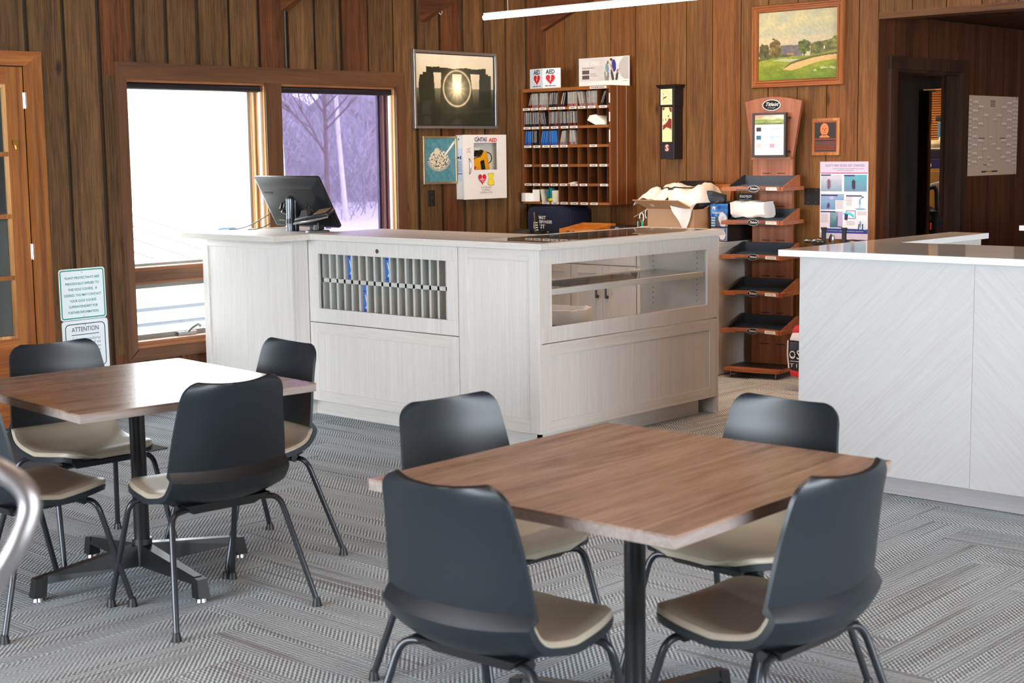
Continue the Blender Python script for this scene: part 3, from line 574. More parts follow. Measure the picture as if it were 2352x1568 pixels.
for i in range(60):
    row = []
    for j in range(9): 
        x = -5+i*1.4; hgt = 5.6+0.7*math.sin(i*0.7)+0.5*math.sin(i*1.9+1)+0.4*math.sin(i*4.1)
        row.append((x+0.5*math.sin(j*2.1+i), 50+3.5*math.sin(j/8*PI*0.5)+0.8*math.sin(i*1.3+j), -0.6+hgt*j/8))
    P_.append(row)
b.grid(P_); o = struct('hill', b, mat('wooded_bank', (172, 168, 166), 0.95, noise=0.35, nscale=1.6), smooth=True)
# ------------------------------------------------------------------ cafe tables
TOPW = wood('table_top', (108, 88, 76), (146, 121, 105), (168, 145, 129), axis=0, stretch=0.07, scale=16, rough=0.24, spec=1.0, vary=0.03, contrast=0.6, bump=0.02)
EDGEW = wood('table_edge', (116, 104, 98), (147, 135, 129), (166, 155, 149), axis=0, stretch=0.05, scale=60, rough=0.45, vary=0.02, contrast=0.8, bump=0.02)
def make_table(label, lx, ly):
    t = thing('cafe_table', label, 'table', (0, 0, 0), 'square cafe tables')
    part('table_top', B().box(-lx/2, lx/2, -ly/2, ly/2, 0.734, 0.740), TOPW, t, bevel=0.0015, seg=1)
    part('edge_band', B().box(-lx/2+0.0008, lx/2-0.0008, -ly/2+0.0008, ly/2-0.0008, 0.710, 0.7338), EDGEW, t, bevel=0.0015, seg=1)
    part('column', B().cyl((0, 0), 0.029, 0.029, 0.10, 0.700, 24), BLACKM, t, smooth=True)
    part('mounting_plate', B().box(-0.16, 0.16, -0.03, 0.03, 0.694, 0.7095).box(-0.03, 0.03, -0.16, 0.16, 0.694, 0.7095), BLACKM, t, bevel=0.003)
    part('hub', B().cyl((0, 0), 0.044, 0.036, 0.055, 0.155, 24), BLACKM, t, smooth=True)
    for k in range(4):
        a = k*PI/2; R = Matrix.Rotation(a, 3, 'Z'); f = lambda p: R @ Vector(p)
        w0, w1 = 0.030, 0.021
        b = B().hexa([f(p) for p in ((0.02, -w0, 0.055), (0.02, w0, 0.055), (0.02, w0*0.7, 0.135), (0.02, -w0*0.7, 0.135))], [f(p) for p in ((0.40, -w1, 0.060), (0.40, w1, 0.060), (0.40, w1*0.75, 0.088), (0.40, -w1*0.75, 0.088))])
        b.hexa([f(p) for p in ((0.395, -0.0235, 0.014), (0.442, -0.0235, 0.014), (0.442, 0.0235, 0.014), (0.395, 0.0235, 0.014))], [f(p) for p in ((0.385, -0.02, 0.088), (0.430, -0.02, 0.082), (0.430, 0.02, 0.082), (0.385, 0.02, 0.088))])
        leg = part('base_arm', b, BLACKM, t, bevel=0.005, smooth=True)
        c = f((0.419, 0, 0)); part('glide', B().cyl((c.x, c.y), 0.021, 0.017, 0.0, 0.014, 16), CHROME, leg, smooth=True)
    return t
ta = make_table('square wood laminate cafe table near the glazed door, its top bleached white by window light', 0.93, 0.995); ta.location = (3.085, 4.755, 0); ta.rotation_euler = (0, 0, math.radians(-5.2))
tb = make_table('square wood laminate cafe table with a warm brown top in front of the long counter', 1.012, 0.955); tb.location = (3.053, 2.391, 0); tb.rotation_euler = (0, 0, math.radians(1.8))

# ------------------------------------------------------------------ shell chairs
SHELL = mat('shell_charcoal', (25, 32, 38), 0.38, spec=0.5, bump=0.03, nscale=900); PAD = mat('pad_taupe', (160, 150, 132), 0.38, spec=0.45, noise=0.03, nscale=8)
LEGM = mat('leg_graphite', (46, 49, 54), 0.30, spec=0.7, metal=0.35)
PROF = [(0.238, 0.424, 0.120), (0.236, 0.438, 0.142), (0.220, 0.450, 0.172), (0.18, 0.456, 0.200), (0.11, 0.450, 0.219), (0.03, 0.442, 0.226), (-0.05, 0.436, 0.229), (-0.11, 0.438, 0.231),
        (-0.150, 0.452, 0.232), (-0.176, 0.478, 0.231), (-0.189, 0.512, 0.229), (-0.195, 0.55, 0.226), (-0.201, 0.60, 0.221), (-0.210, 0.67, 0.212), (-0.222, 0.74, 0.202), (-0.236, 0.80, 0.194), (-0.243, 0.825, 0.190)]
def spline(P, n):
    P = [np.array(p) for p in P]; out = []
    P = [2*P[0]-P[1]]+P+[2*P[-1]-P[-2]]
    for i in range(1, len(P)-2):
        for k in range(n):
            t = k/n; a, b, c, d = P[i-1:i+3]; out.append(0.5*(2*b+(c-a)*t+(2*a-5*b+4*c-d)*t*t+(3*b-a-3*c+d)*t**3))
    out.append(P[-2]); return np.array(out)
SP = spline(PROF, 4); sl = np.concatenate([[0], np.cumsum(np.hypot(np.diff(SP[:, 0]), np.diff(SP[:, 1])))]); TOT = sl[-1]
def at_s(s):
    i = min(max(np.searchsorted(sl, s)-1, 0), len(sl)-2); t = (s-sl[i])/(sl[i+1]-sl[i]); p = SP[i]*(1-t)+SP[i+1]*t
    d = SP[min(i+2, len(SP)-1)]-SP[max(i-1, 0)]; d = d[:2]/np.hypot(d[0], d[1]); n = np.array([d[1], -d[0]])   # towards the sitter
    return p, n
SK = sl[4*10]    # the crease where the pad ends
def surf(s, u, off, inset=0.0):
    p, n = at_s(s); hw = p[2]-inset
    d = TOT-s
    if d < 0.055: hw -= 0.055-math.sqrt(max(0.055**2-(0.055-d)**2, 0))
    if s < 0.045: hw -= (0.06-math.sqrt(max(0.06**2-((0.045-s)/0.045*0.058)**2, 0)))
    k = s/TOT; wrap = 0.006+0.042*max(0, min(1, (s-0.25)/0.18)) - 0.012*max(0, (s-SK)/(TOT-SK))
    o = off+wrap*abs(u)**2.2
    return (p[0]+n[0]*o, hw*u, p[1]+n[1]*o)
def make_chair():
    t = thing('cafe_chair', 'x', 'chair', (0, 0, 0), 'charcoal shell chairs at the cafe tables')
    us = [math.sin(PI/2*(-1+2*i/14)) for i in range(15)]
    ss = sorted(set([TOT*i/44 for i in range(45)]+[SK-0.009, SK-0.003, SK-0.0029, SK+0.021, TOT-0.055+0.055*math.sin(PI/2*0.33), TOT-0.055+0.055*math.sin(PI/2*0.66), TOT-0.055+0.055*math.sin(PI/2*0.88), 0.006, 0.02]))
    inn = lambda s: -0.021 if s < SK-0.003 else 0.0
    def out(s):
        a, b_ = SK-0.009, SK+0.021
        if s <= a: return -0.040
        if s >= b_: return -0.011
        return -0.040+0.029*(s-a)/(b_-a)
    b = B(); b.slab([[surf(s, u, inn(s)) for u in us] for s in ss], [[surf(s, u, out(s)) for u in us] for s in ss])
    sho = part('shell', b, SHELL, t, smooth=True); sho.data.set_sharp_from_angle(angle=math.radians(24))
    sp = [SK*i/30-0.0 for i in range(31)]
    th = lambda s, u: -0.0205
    def top(s, u):
        e = min(1, (1-abs(u))/0.12); f = min(1, (SK-s)/0.02, (s+0.004)/0.02); q = min(e, f)
        return -0.014*(1-math.sqrt(max(0, 1-(1-max(q, 0))**2)))
    b = B(); b.slab([[surf(s, u, top(s, u), 0.004) for u in us] for s in sp], [[surf(s, u, -0.0208, 0.004) for u in us] for s in sp])
    part('seat_pad', b, PAD, t, smooth=True)
    part('under_tray', B().hexa([(-0.12, -0.12, 0.374), (0.15, -0.12, 0.380), (0.15, 0.12, 0.380), (-0.12, 0.12, 0.374)], [(-0.155, -0.165, 0.412), (0.185, -0.165, 0.424), (0.185, 0.165, 0.424), (-0.155, 0.165, 0.412)]), BLACK, t, bevel=0.01, smooth=True)
    for sx in (1, -1):
        for sy in (1, -1):
            x0, x1 = (0.125, 0.252) if sx > 0 else (-0.105, -0.252); y1 = 0.247 if sx > 0 else 0.277; z = 0.394
            ex = x0+0.2*(x1-x0)
            foot = Vector((x1, sy*y1, 0.018)); knee = Vector((ex, sy*0.212, z-0.004)); st = Vector((x0, sy*0.10, z))
            k1 = knee+(st-knee).normalized()*0.035; k2 = knee+(foot-knee).normalized()*0.045
            bz = [k1*(1-q)**2+knee*2*q*(1-q)+k2*q*q for q in (0, .2, .4, .6, .8, 1)]
            leg = part('leg', B().tube([st]+bz+[foot], 0.0105, 10), LEGM, t, smooth=True)
            part('glide', B().tube([foot+Vector((0, 0, 0.012)), (foot.x, foot.y, 0.0)], [0.012, 0.0175], 12), BLACK, leg, smooth=True)
            part('clamp', B().tube([st+Vector((0, sy*0.02, 0.001)), st+Vector((0, sy*0.075, 0.001))], 0.016, 8), BLACK, leg, smooth=True)
    return t
ch = make_chair()
CH = [((3.025, 4.255), 85, 'charcoal shell chair turned away from us at the white bleached table'),
      ((3.567, 4.725), 173, 'charcoal shell chair between the white bleached table and the counter'),
      ((3.155, 5.24), 268, 'charcoal shell chair between the white bleached table and the lettered wall signs'),
      ((2.60, 4.72), 0, 'charcoal shell chair behind the silver bar stool, mostly cut off by the picture edge'),
      ((3.165, 3.0), 266, 'charcoal shell chair facing us across the brown topped table, back toward the counter'),
      ((3.58, 2.415), 175, 'charcoal shell chair facing us between the brown topped table and the white bar'),
      ((2.57, 2.42), 3, 'large charcoal shell chair turned away, backrest overlapping the corner of the brown table under the counter seam'),
      ((3.045, 1.97), 88, 'large charcoal shell chair turned away at the brown table, backrest in front of the bar toe kick')]
CH[6] = (CH[6][0], CH[6][1], 'large charcoal shell chair turned away, its dull back showing a violet crease band')
CH[7] = (CH[7][0], CH[7][1], 'large charcoal shell chair turned away, its back showing a bright silvery crease band')
for i, ((x, y), a, lb) in enumerate(CH):
    if i == 0: ch.location = (x, y, 0); ch.rotation_euler = (0, 0, math.radians(a)); ch['label'] = lb
    else: clone(ch, (x, y, 0), math.radians(a), lb)

# ------------------------------------------------------------------ bar stool just in front of the lens, cut by the frame
st = thing('bar_stool', 'out-of-focus silver tube framed bar stool cut off by the picture edge', 'stool', (0.5, 2.0, 0))
def bend(pts, r=0.06, n=6):
    pts = [Vector(p) for p in pts]; out = [pts[0]]
    for i in range(1, len(pts)-1):
        a, c, d = pts[i-1], pts[i], pts[i+1]; p = c+(a-c).normalized()*min(r, (a-c).length*.48); q = c+(d-c).normalized()*min(r, (d-c).length*.48)
        out += [p*(1-t)**2+c*2*t*(1-t)+q*t*t for t in [k/n for k in range(n+1)]]
    return out+[pts[-1]]
SIL = mat('silver_tube', (150, 146, 145), 0.38, metal=0.8)
for s in (0, 1):
    o = Vector((-0.33*s, 0.31*s, 0))
    part('arm_frame', B().tube(bend([Vector(p)+o for p in ((0.62, 2.02, 1.27), (0.85, 1.72, 1.222), (0.884, 1.651, 1.198), (0.900, 1.627, 1.176), (0.901, 1.622, 1.150), (0.882, 1.623, 1.112), (0.836, 1.674, 1.010), (0.74, 1.72, 0.70), (0.66, 1.66, 0.0))], 0.02, 6), 0.0135, 12), SIL, st, smooth=True)
    part('rear_leg', B().tube(bend([Vector((0.62, 2.02, 1.27))+o, Vector((0.50, 2.16, 1.22))+o, Vector((0.46, 2.2, 0.0))+o], 0.08, 8), 0.0135, 12), SIL, st, smooth=True)
part('seat', B().hexa([(0.36, 2.04, 0.72), (0.74, 1.74, 0.72), (0.49, 2.16, 0.72), (0.16, 2.46, 0.72)], [(0.36, 2.04, 0.76), (0.74, 1.74, 0.76), (0.49, 2.16, 0.76), (0.16, 2.46, 0.76)]), BLACK, st, bevel=0.012)
part('foot_rail', B().tube([(0.69, 1.68, 0.25), (0.36, 1.99, 0.25)], 0.011), SIL, st, smooth=True)

# ------------------------------------------------------------------ long counter with glazed display cases
ct = thing('service_counter', 'long pale grey wood grain service counter with two glazed display cases', 'counter', (5.77, 5.14, 0))
def shaker(name, pl, w, h, m, mh, fr=(0.07, 0.07, 0.06, 0.07), th=0.018, rec=0.007, parent=ct):
    """frame and recessed panel on a plane; fr = left, right, top, bottom widths"""
    p = part(name, pl.slab(B(), fr[0]-0.004, fr[3]-0.004, w-fr[1]+0.004, h-fr[2]+0.004, -th, -rec), m, parent)
    l, r, t, q = fr
    part('stile', pl.slab(B(), 0, 0, l, h, -th, 0), m, p, bevel=0.0012, seg=1); part('stile', pl.slab(B(), w-r, 0, w, h, -th, 0), m, p, bevel=0.0012, seg=1)
    part('rail', pl.slab(B(), l, 0, w-r, q, -th, 0), mh, p, bevel=0.0012, seg=1); part('rail', pl.slab(B(), l, h-t, w-r, h, -th, 0), mh, p, bevel=0.0012, seg=1)
    return p
FA = lambda y, z, x=5.77: Pl((x, y, z), (0, -1, 0), (0, 0, 1))      # faces looking toward -X; right is -Y
FB = lambda x, z, y=5.14: Pl((x, y, z), (1, 0, 0), (0, 0, 1))       # faces looking toward -Y; right is +X
# carcass behind the fronts
part('carcass', B().box(5.79, 5.82, 5.742, 6.985, 0.10, 0.572).box(5.66, 6.3, 6.992, 7.87, 0.10, 1.066).box(5.80, 6.36, 6.952, 6.992, 0.10, 1.066).box(5.80, 6.36, 5.70, 5.742, 0.10, 1.066)
     .box(5.82, 6.36, 5.742, 6.952, 0.10, 0.64).box(5.82, 6.36, 5.742, 6.952, 1.045, 1.066).box(5.790, 7.34, 5.16, 5.70, 0.10, 0.54).box(5.79, 5.82, 5.16, 5.69, 0.54, 1.066), LAM, ct)
shaker('front_panel', FA(7.87, 0.10, 5.64), 0.88, 0.966, LAM, LAMH, (0.055, 0.09, 0.055, 0.08))
part('return_panel', FB(5.6585, 0.10, 6.99).slab(B(), 0, 0, 0.1105, 0.966, -0.016, 0), LAM, ct)
fa = part('case_door', Pl((5.77, 6.986, 0.577), (0, -1, 0), (0, 0, 1)).slab(B(), 0, 0.0, 1.256, 0.083, -0.02, 0), LAM, ct, bevel=0.001, seg=1)
pA = FA(6.986, 0.577)
part('rail', pA.slab(B(), 0, 0.408, 1.256, 0.488, -0.02, 0), LAM, fa, bevel=0.001, seg=1); part('stile', pA.slab(B(), 0, 0.083, 0.086, 0.408, -0.02, 0), LAM, fa); part('stile', pA.slab(B(), 1.171, 0.083, 1.256, 0.408, -0.02, 0), LAM, fa)
part('pane', pA.slab(B(), 0.08, 0.078, 1.176, 0.413, -0.016, -0.012), GLASSG, fa)
lk = part('lock', B().tube([(5.771, 6.368, 1.018), (5.762, 6.368, 1.018)], 0.013, 16), CHROME, fa, smooth=True)
part('keyway', Pl((5.7615, 6.368, 1.018), (0, -1, 0), (0, 0, 1)).slab(B(), -0.0015, -0.006, 0.0015, 0.006, 0, 0.0008), INK, lk)
shaker('front_panel', FA(6.986, 0.10), 1.256, 0.472, LAM, LAMH, (0.065, 0.065, 0.065, 0.06))
shaker('front_panel', FA(5.727, 0.10), 0.587, 0.966, LAM, LAMH, (0.072, 0.072, 0.062, 0.075))
fb = part('case_door', FB(5.785, 0.577).slab(B(), 0, 0, 1.575, 0.083, -0.02, 0), LAM, ct, bevel=0.001, seg=1)
pB = FB(5.785, 0.577)
part('rail', pB.slab(B(), 0, 0.41, 1.575, 0.49, -0.02, 0), LAM, fb, bevel=0.001, seg=1); part('stile', pB.slab(B(), 0, 0.083, 0.085, 0.41, -0.02, 0), LAM, fb); part('stile', pB.slab(B(), 1.48, 0.083, 1.575, 0.41, -0.02, 0), LAM, fb)
part('pane', pB.slab(B(), 0.08, 0.078, 1.485, 0.415, -0.016, -0.012), GLASSG, fb)
shaker('front_panel', FB(5.785, 0.10), 1.575, 0.472, LAM, LAMX, (0.065, 0.07, 0.065, 0.06))
part('corner_post', B().box(5.7705, 5.784, 5.1405, 5.158, 0.10, 1.066), LAM, ct)
part('toe_kick', B().box(5.85, 5.87, 5.215, 7.05, 0, 0.10).box(5.70, 5.72, 7.06, 7.87, 0, 0.10).box(5.70, 5.87, 7.04, 7.06, 0, 0.10).box(5.85, 7.28, 5.215, 5.235, 0, 0.10), LAMH, ct)
part('end_panel', B().box(7.362, 7.38, 5.141, 5.695, 0.0, 1.066), LAM, ct); part('inner_end_panel', B().box(7.34, 7.3615, 5.16, 5.70, 0.54, 1.062), mat('case_lining', (188, 192, 192), 0.5, noise=0.03, nscale=4), ct)
for y in (5.27, 5.60):
    b = B()
    for k in range(13): b.tube([(7.3405, y, 0.64+0.032*k), (7.3385, y, 0.64+0.032*k)], 0.003, 6)
    part('pin_hole', b, INK, ct, kind='stuff')
sh = part('display_shelf', B().box(5.83, 7.335, 5.168, 5.20, 0.822, 0.854), LAMX, ct, bevel=0.001, seg=1)
part('back_strip', B().box(5.83, 7.335, 5.585, 5.605, 0.822, 0.852), LAMX, sh); part('glass_panel', B().box(5.83, 7.335, 5.20, 5.585, 0.841, 0.847), GLASSG, sh)
for x in (5.83, 7.315): part('side_strip', B().box(x, x+0.02, 5.20, 5.585, 0.824, 0.840), LAMH, sh)
hk = part('hanging_hook', B().tube(bend([(7.08, 5.61, 0.845), (7.08, 5.63, 0.825), (7.10, 5.64, 0.81), (7.12, 5.63, 0.825), (7.12, 5.63, 0.84)], 0.012), 0.004), WHITE, sh); part('price_tag', B().box(7.15, 7.22, 5.606, 5.609, 0.80, 0.856), PAPER, sh)
# worktop: the left wing over the leg, the run, and the glazed end
part('worktop', B().prism([(5.458, 6.924, 1.067), (5.738, 6.924, 1.067), (5.738, 5.10, 1.067), (5.80, 5.10, 1.067), (5.80, 5.69, 1.067), (6.40, 5.69, 1.067), (6.40, 7.02, 1.067), (6.02, 7.02, 1.067), (6.02, 7.83, 1.067), (5.458, 7.83, 1.067)], (0, 0, 0.035)), LAMH, ct, bevel=0.0015, seg=1)
wt = part('worktop_end', B().box(5.80, 7.375, 5.10, 5.155, 1.067, 1.102).box(5.80, 7.375, 5.645, 5.69, 1.067, 1.102).box(7.32, 7.375, 5.155, 5.645, 1.067, 1.102).box(5.80, 5.84, 5.155, 5.645, 1.067, 1.102), LAMX, ct)
part('top_pane', B().box(5.84, 7.32, 5.155, 5.645, 1.094, 1.1015), GLASSG, wt)
part('window_ledge', B().box(6.0, 6.55, 7.875, 7.905, 0.70, 1.096), LAMX, ct)
part('lower_desk', B().box(6.30, 6.72, 7.03, 7.86, 0.72, 0.75), LAMX, ct)
# the grid of slots behind the narrow glass
sg_ = part('slot_rack', B().box(6.05, 6.06, 5.75, 6.95, 0.64, 1.045), mat('slot_back', (190, 187, 182), 0.6), ct)
SLOT = mat('slot_grey', (204, 201, 196), 0.55)
part('shelf', B().box(5.81, 6.05, 5.75, 6.95, 0.814, 0.838), SLOT, sg_)
for k in range(18):
    y = 6.905-0.0655*k
    part('divider', B().box(5.81, 6.05, y-0.008, y+0.008, 0.642, 1.043), SLOT, sg_)
SLV = mat('sleeve_blue', (40, 120, 214), 0.3, spec=0.6); SLVD = mat('sleeve_deep', (22, 70, 170), 0.3)
for k, (col_, z0) in enumerate(((3, 0.84), (8, 0.84), (5, 0.645))):
    y = 6.905-0.0655*(col_+0.5); 
    s = solo('ball_sleeve', B().box(5.83, 5.875, y-0.022, y+0.022, z0, z0+0.165), SLV, ['bright blue ball sleeve in the upper slots, the one toward the till monitor', 'bright blue ball sleeve in the upper slots under the case lock', 'bright blue ball sleeve alone in the lower row of slots'][k], 'box', (5.85, y, z0), 'blue ball sleeves in the slot rack', bevel=0.002)
    q = Pl((5.8295, y+0.022, z0), (0, -1, 0), (0, 0, 1))
    part('printed_band', q.slab(q.slab(B(), 0.0, 0.125, 0.044, 0.135, 0, 0.0006), 0.004, 0.01, 0.04, 0.022, 0, 0.0006), SLVD, s)
    part('printed_peak', q.shape(q.shape(B(), [(0.014, 0.03), (0.034, 0.03), (0.03, 0.055)], 0.0008), [(0.012, 0.11), (0.02, 0.11), (0.034, 0.055), (0.028, 0.05)], 0.0008), PAPER, s)
    if k == 1: part('price_sticker', q.slab(B(), 0.014, 0.174, 0.032, 0.186, 0, 0.001).box(5.829, 5.831, y-0.01, y+0.008, z0+0.163, z0+0.176), mat('sticker_yellow', (228, 222, 120), 0.5), s)

# ------------------------------------------------------------------ back counter under the pigeonholes
bc = thing('back_counter', 'grey wood grain back counter with drawers along the plank wall under the pigeonhole rack', 'counter', (8.78, 7.0, 0))
part('carcass', B().box(8.52, 9.085, 6.032, 7.99, 0.10, 0.894), LAM, bc); part('end_panel', B().box(8.50, 9.085, 6.017, 6.0315, 0.0, 0.894), LAM, bc); part('toe_kick', B().box(8.58, 8.60, 6.032, 7.99, 0, 0.10), LAMH, bc)
part('worktop', B().box(8.46, 9.087, 6.0, 7.995, 0.895, 0.93), LAMH, bc, bevel=0.0015, seg=1)
for y1, y0 in ((6.632, 6.034), (7.252, 6.64), (7.985, 7.26)):
    y1, y0 = max(y0, y1), min(y0, y1)
    d = part('drawer', B().box(8.50, 8.519, y0+0.002, y1-0.002, 0.745, 0.89), LAM, bc, bevel=0.001, seg=1)
    ym = (y0+y1)/2; part('handle', B().box(8.475, 8.485, ym-0.08, ym+0.08, 0.81, 0.822).box(8.484, 8.501, ym-0.08, ym-0.068, 0.81, 0.822).box(8.484, 8.501, ym+0.068, ym+0.08, 0.81, 0.822), BLACKM, d)
    for a, c, s in ((y0, ym, 1), (ym, y1, -1)):
        e = shaker('cabinet_door', FA(c-0.0015, 0.105, 8.50), (c-a)-0.003, 0.632, LAM, LAMH, (0.062, 0.062, 0.062, 0.062), parent=bc)
        yh = (c-0.045) if s > 0 else (a+0.045)
        part('handle', B().box(8.470, 8.482, yh-0.006, yh+0.006, 0.50, 0.60).box(8.482, 8.501, yh-0.008, yh+0.008, 0.498, 0.52), BLACKM, e)

# ------------------------------------------------------------------ white topped bar
CHV1 = wood('chevron_a', (172, 171, 170), (186, 186, 186), (195, 196, 197), axis=2, stretch=0.02, scale=55, rough=0.5, vary=0.0, contrast=0.9, fine=0.5, rot=(math.radians(-45), 0, 0), bump=0.02)
CHV2 = wood('chevron_b', (172, 171, 170), (186, 186, 186), (195, 196, 197), axis=2, stretch=0.02, scale=55, rough=0.5, vary=0.0, contrast=0.9, fine=0.5, rot=(math.radians(45), 0, 0), bump=0.02)
QUARTZ = mat('quartz_white', (232, 236, 236), 0.07, spec=0.55, noise=0.02, nscale=3)
ib = thing('bar_island', 'pale chevron fronted bar with a glossy white stone top', 'counter', (6.0, 3.7, 0))
part('front_panel', B().box(6.0, 6.02, 2.869, 3.727, 0.10, 1.072), CHV1, ib, bevel=0.001, seg=1); part('front_panel', B().box(6.0, 6.02, 1.60, 2.868, 0.10, 1.072), CHV2, ib, bevel=0.001, seg=1)
part('front_panel', B().box(6.0, 6.02, -1.0, 1.599, 0.10, 1.072), CHV1, ib)
part('carcass', B().box(6.02, 6.70, -1.0, 3.705, 0.10, 1.072).box(6.70, 7.66, 3.63, 3.705, 0.10, 1.072), LAM, ib); part('end_panel', B().box(6.0205, 7.67, 3.706, 3.727, 0.10, 1.072), LAM, ib)
part('toe_kick', B().box(6.08, 6.10, -1.0, 3.66, 0.004, 0.10).box(6.08, 7.6, 3.64, 3.66, 0.004, 0.10), wood('toe_grey', (150, 146, 146), (168, 164, 164), (178, 175, 174), axis=1, stretch=0.02, scale=55, rough=0.45, vary=0, contrast=0.9, fine=0.5), ib)
part('stone_top', B().prism([(5.975, -1.0, 1.073), (6.74, -1.0, 1.073), (6.74, 3.61, 1.073), (7.71, 3.61, 1.073), (7.71, 3.83, 1.073), (5.975, 3.83, 1.073)], (0, 0, 0.030)), QUARTZ, ib, bevel=0.002, seg=1)
i2 = thing('bar_cabinet', 'short white topped bar section beyond the gap at the picture edge', 'counter', (8.9, 3.5, 0))
part('carcass', B().box(8.54, 9.6, 1.0, 3.75, 0.0, 1.072), LAM, i2); part('stone_top', B().box(8.51, 9.65, 0.95, 3.80, 1.073, 1.103), QUARTZ, i2, bevel=0.002, seg=1)
pn = solo('ballpoint_pen', B().tube([(6.28, 2.665, 1.112), (6.34, 2.555, 1.112)], 0.006, 8).tube([(6.34, 2.555, 1.112), (6.35, 2.537, 1.109)], [0.006, 0.002], 8), mat('pen_white', (226, 228, 236), 0.3), 'white ballpoint pen lying on the glossy white stone top', 'pen', (6.3, 2.6, 1.103))
# entrance mat
MATM = mat('mat_charcoal', (62, 63, 66), 0.95, noise=0.3, nscale=160, bump=0.3)
solo('door_mat', B().box(3.35, 4.60, 6.80, 7.90, 0.0, 0.009), MATM, 'dark charcoal ribbed mat on the carpet at the glazed door', 'mat', (4.0, 7.3, 0), bevel=0.003)
# ------------------------------------------------------------------ on the window wall
GLOSS = paintmat('print_gloss', 0.35, 0.3); MATT = paintmat('print_matt', 0.6); OIL = paintmat('oil_paint', 0.5)
WX = lambda x, z, y=8.0: Pl((x, y, z), (1, 0, 0), (0, 0, 1))        # faces -Y
WY = lambda y, z, x=9.09: Pl((x, y, z), (0, -1, 0), (0, 0, 1))      # faces -X
def framed(name, label, cat, pl, w, h, t, d, mf, group=None, mback=None):
    th = thing(name, label, cat, pl.at(0, 0, 0), group)
    part('frame', pl.ring(B(), 0, 0, w, h, t, 0.001, d), mf, th, bevel=0.002)
    part('backing', pl.slab(B(), t*0.6, t*0.6, w-t*0.6, h-t*0.6, 0.001, d*0.45), mback or INK, th); return th
# framed photograph of standing stones against the low sun
p = WX(7.613, 1.748); ph = framed('framed_photograph', 'large silver framed photograph of standing stones before a low sun', 'picture', p, 0.872, 0.567, 0.020, 0.034, mat('frame_silver', (176, 174, 170), 0.3, metal=0.9))
part('inner_lip', p.ring(B(), 0.019, 0.019, 0.853, 0.548, 0.008, 0.001, 0.024), INK, ph)
def stones(u, v):
    n = fbm(u*9, v*9)
    sky = mixc(C3(214, 196, 158), C3(244, 232, 204), np.clip((v-0.5)*2, 0, 1)); c = sky*(0.97+0.05*n[..., None])
    low = mixc(C3(40, 42, 26), C3(116, 112, 84), np.clip((v-0.28)/0.24, 0, 1)*(0.7+0.6*n)); c = np.where((v < 0.52)[..., None], low, c)
    lint = 0.735+0.012*np.sin(u*40)
    top = np.where(u < 0.30, 0.828, np.where(u < 0.62, 0.812, 0.816))+0.008*np.sin(u*23)
    block = ((u > 0.125+0.01*n) & (u < 0.902) & (v > lint) & (v < top)) | ((u > 0.05+0.015*np.sin(v*9)) & (u < 0.968) & (v <= lint+0.02) & (v < 0.76-0.05*(u < 0.09)-0.04*(u > 0.93)))
    def op(a0, a1, b0, b1, z0, z1): 
        t = np.clip((v-z0)/(z1-z0), 0, 1); return (u > b0+(a0-b0)*t) & (u < b1+(a1-b1)*t) & (v > z0) & (v < z1)
    hole = op(.223, .32, .245, .30, .28, .742)|op(.46, .58, .47, .57, .30, .728)|op(.697, .816, .735, .80, .28, .735)
    ground = v < 0.275+0.02*np.sin(u*12)
    dark = (block & ~hole) | ground
    c = np.where(dark[..., None], C3(34, 36, 24)+10*n[..., None]*C3(1, 1, .7), c)
    du, dv = (u-0.52)/0.175, (v-0.525)/0.255; r = np.hypot(du, dv)
    ring = np.exp(-((r-1)/0.055)**2); glow = np.exp(-(r/0.62)**2)+0.25*np.exp(-(r/1.3)**2)
    ray = 0.5+0.5*np.cos(np.arctan2(dv, du)*12); glow = glow+0.16*ray*np.exp(-(r/1.0)**2)
    c = c+(C3(226, 204, 160)*(0.8*ring)[..., None])*(1-c/300)+(C3(255, 226, 176)*(0.85*glow)[..., None])*(1-c/330)
    return c
picture('print', ph, p, 0.027, 0.027, 0.845, 0.540, 210, 140, stones, GLOSS, 0.018)
# small teal print
p = WX(7.702, 1.341); ph = framed('framed_print', 'small teal print of a pale walled town in a thin silver gilt frame', 'picture', p, 0.350, 0.352, 0.016, 0.022, mat('frame_gilt', (190, 172, 136), 0.3, metal=0.8))
def town(u, v):
    n = fbm(u*14, v*14); c = mixc(C3(52, 108, 122), C3(104, 156, 164), n)
    d = np.hypot((u-0.47)/0.36, (v-0.50)/0.25); m = d+0.5*(n-0.5) < 0.9
    q = vnoise(u*42, v*42); q2 = vnoise(u*90+5, v*70)
    c = np.where(m[..., None], np.where((q > 0.62)[..., None], C3(70, 66, 58), C3(222, 214, 188)*(0.85+0.25*q2[..., None])), c)
    wall_ = (np.abs(d-0.93) < 0.10) & (v < 0.5); c = np.where(wall_[..., None], np.where((np.sin(np.arctan2(v-0.5, u-0.47)*60) > 0)[..., None], C3(40, 52, 56), C3(226, 220, 200)), c)
    road = np.abs((v-0.64)-(u-0.70)*0.95) < 0.035; c = np.where((road & (u > 0.68))[..., None], C3(232, 226, 206), c)
    spire = (np.hypot((u-0.42)/0.10, (v-0.70)/0.08) < 1) & (q > 0.35); return np.where(spire[..., None], C3(214, 208, 184), c)
picture('print', ph, p, 0.016, 0.016, 0.334, 0.336, 110, 110, town, GLOSS, 0.011)
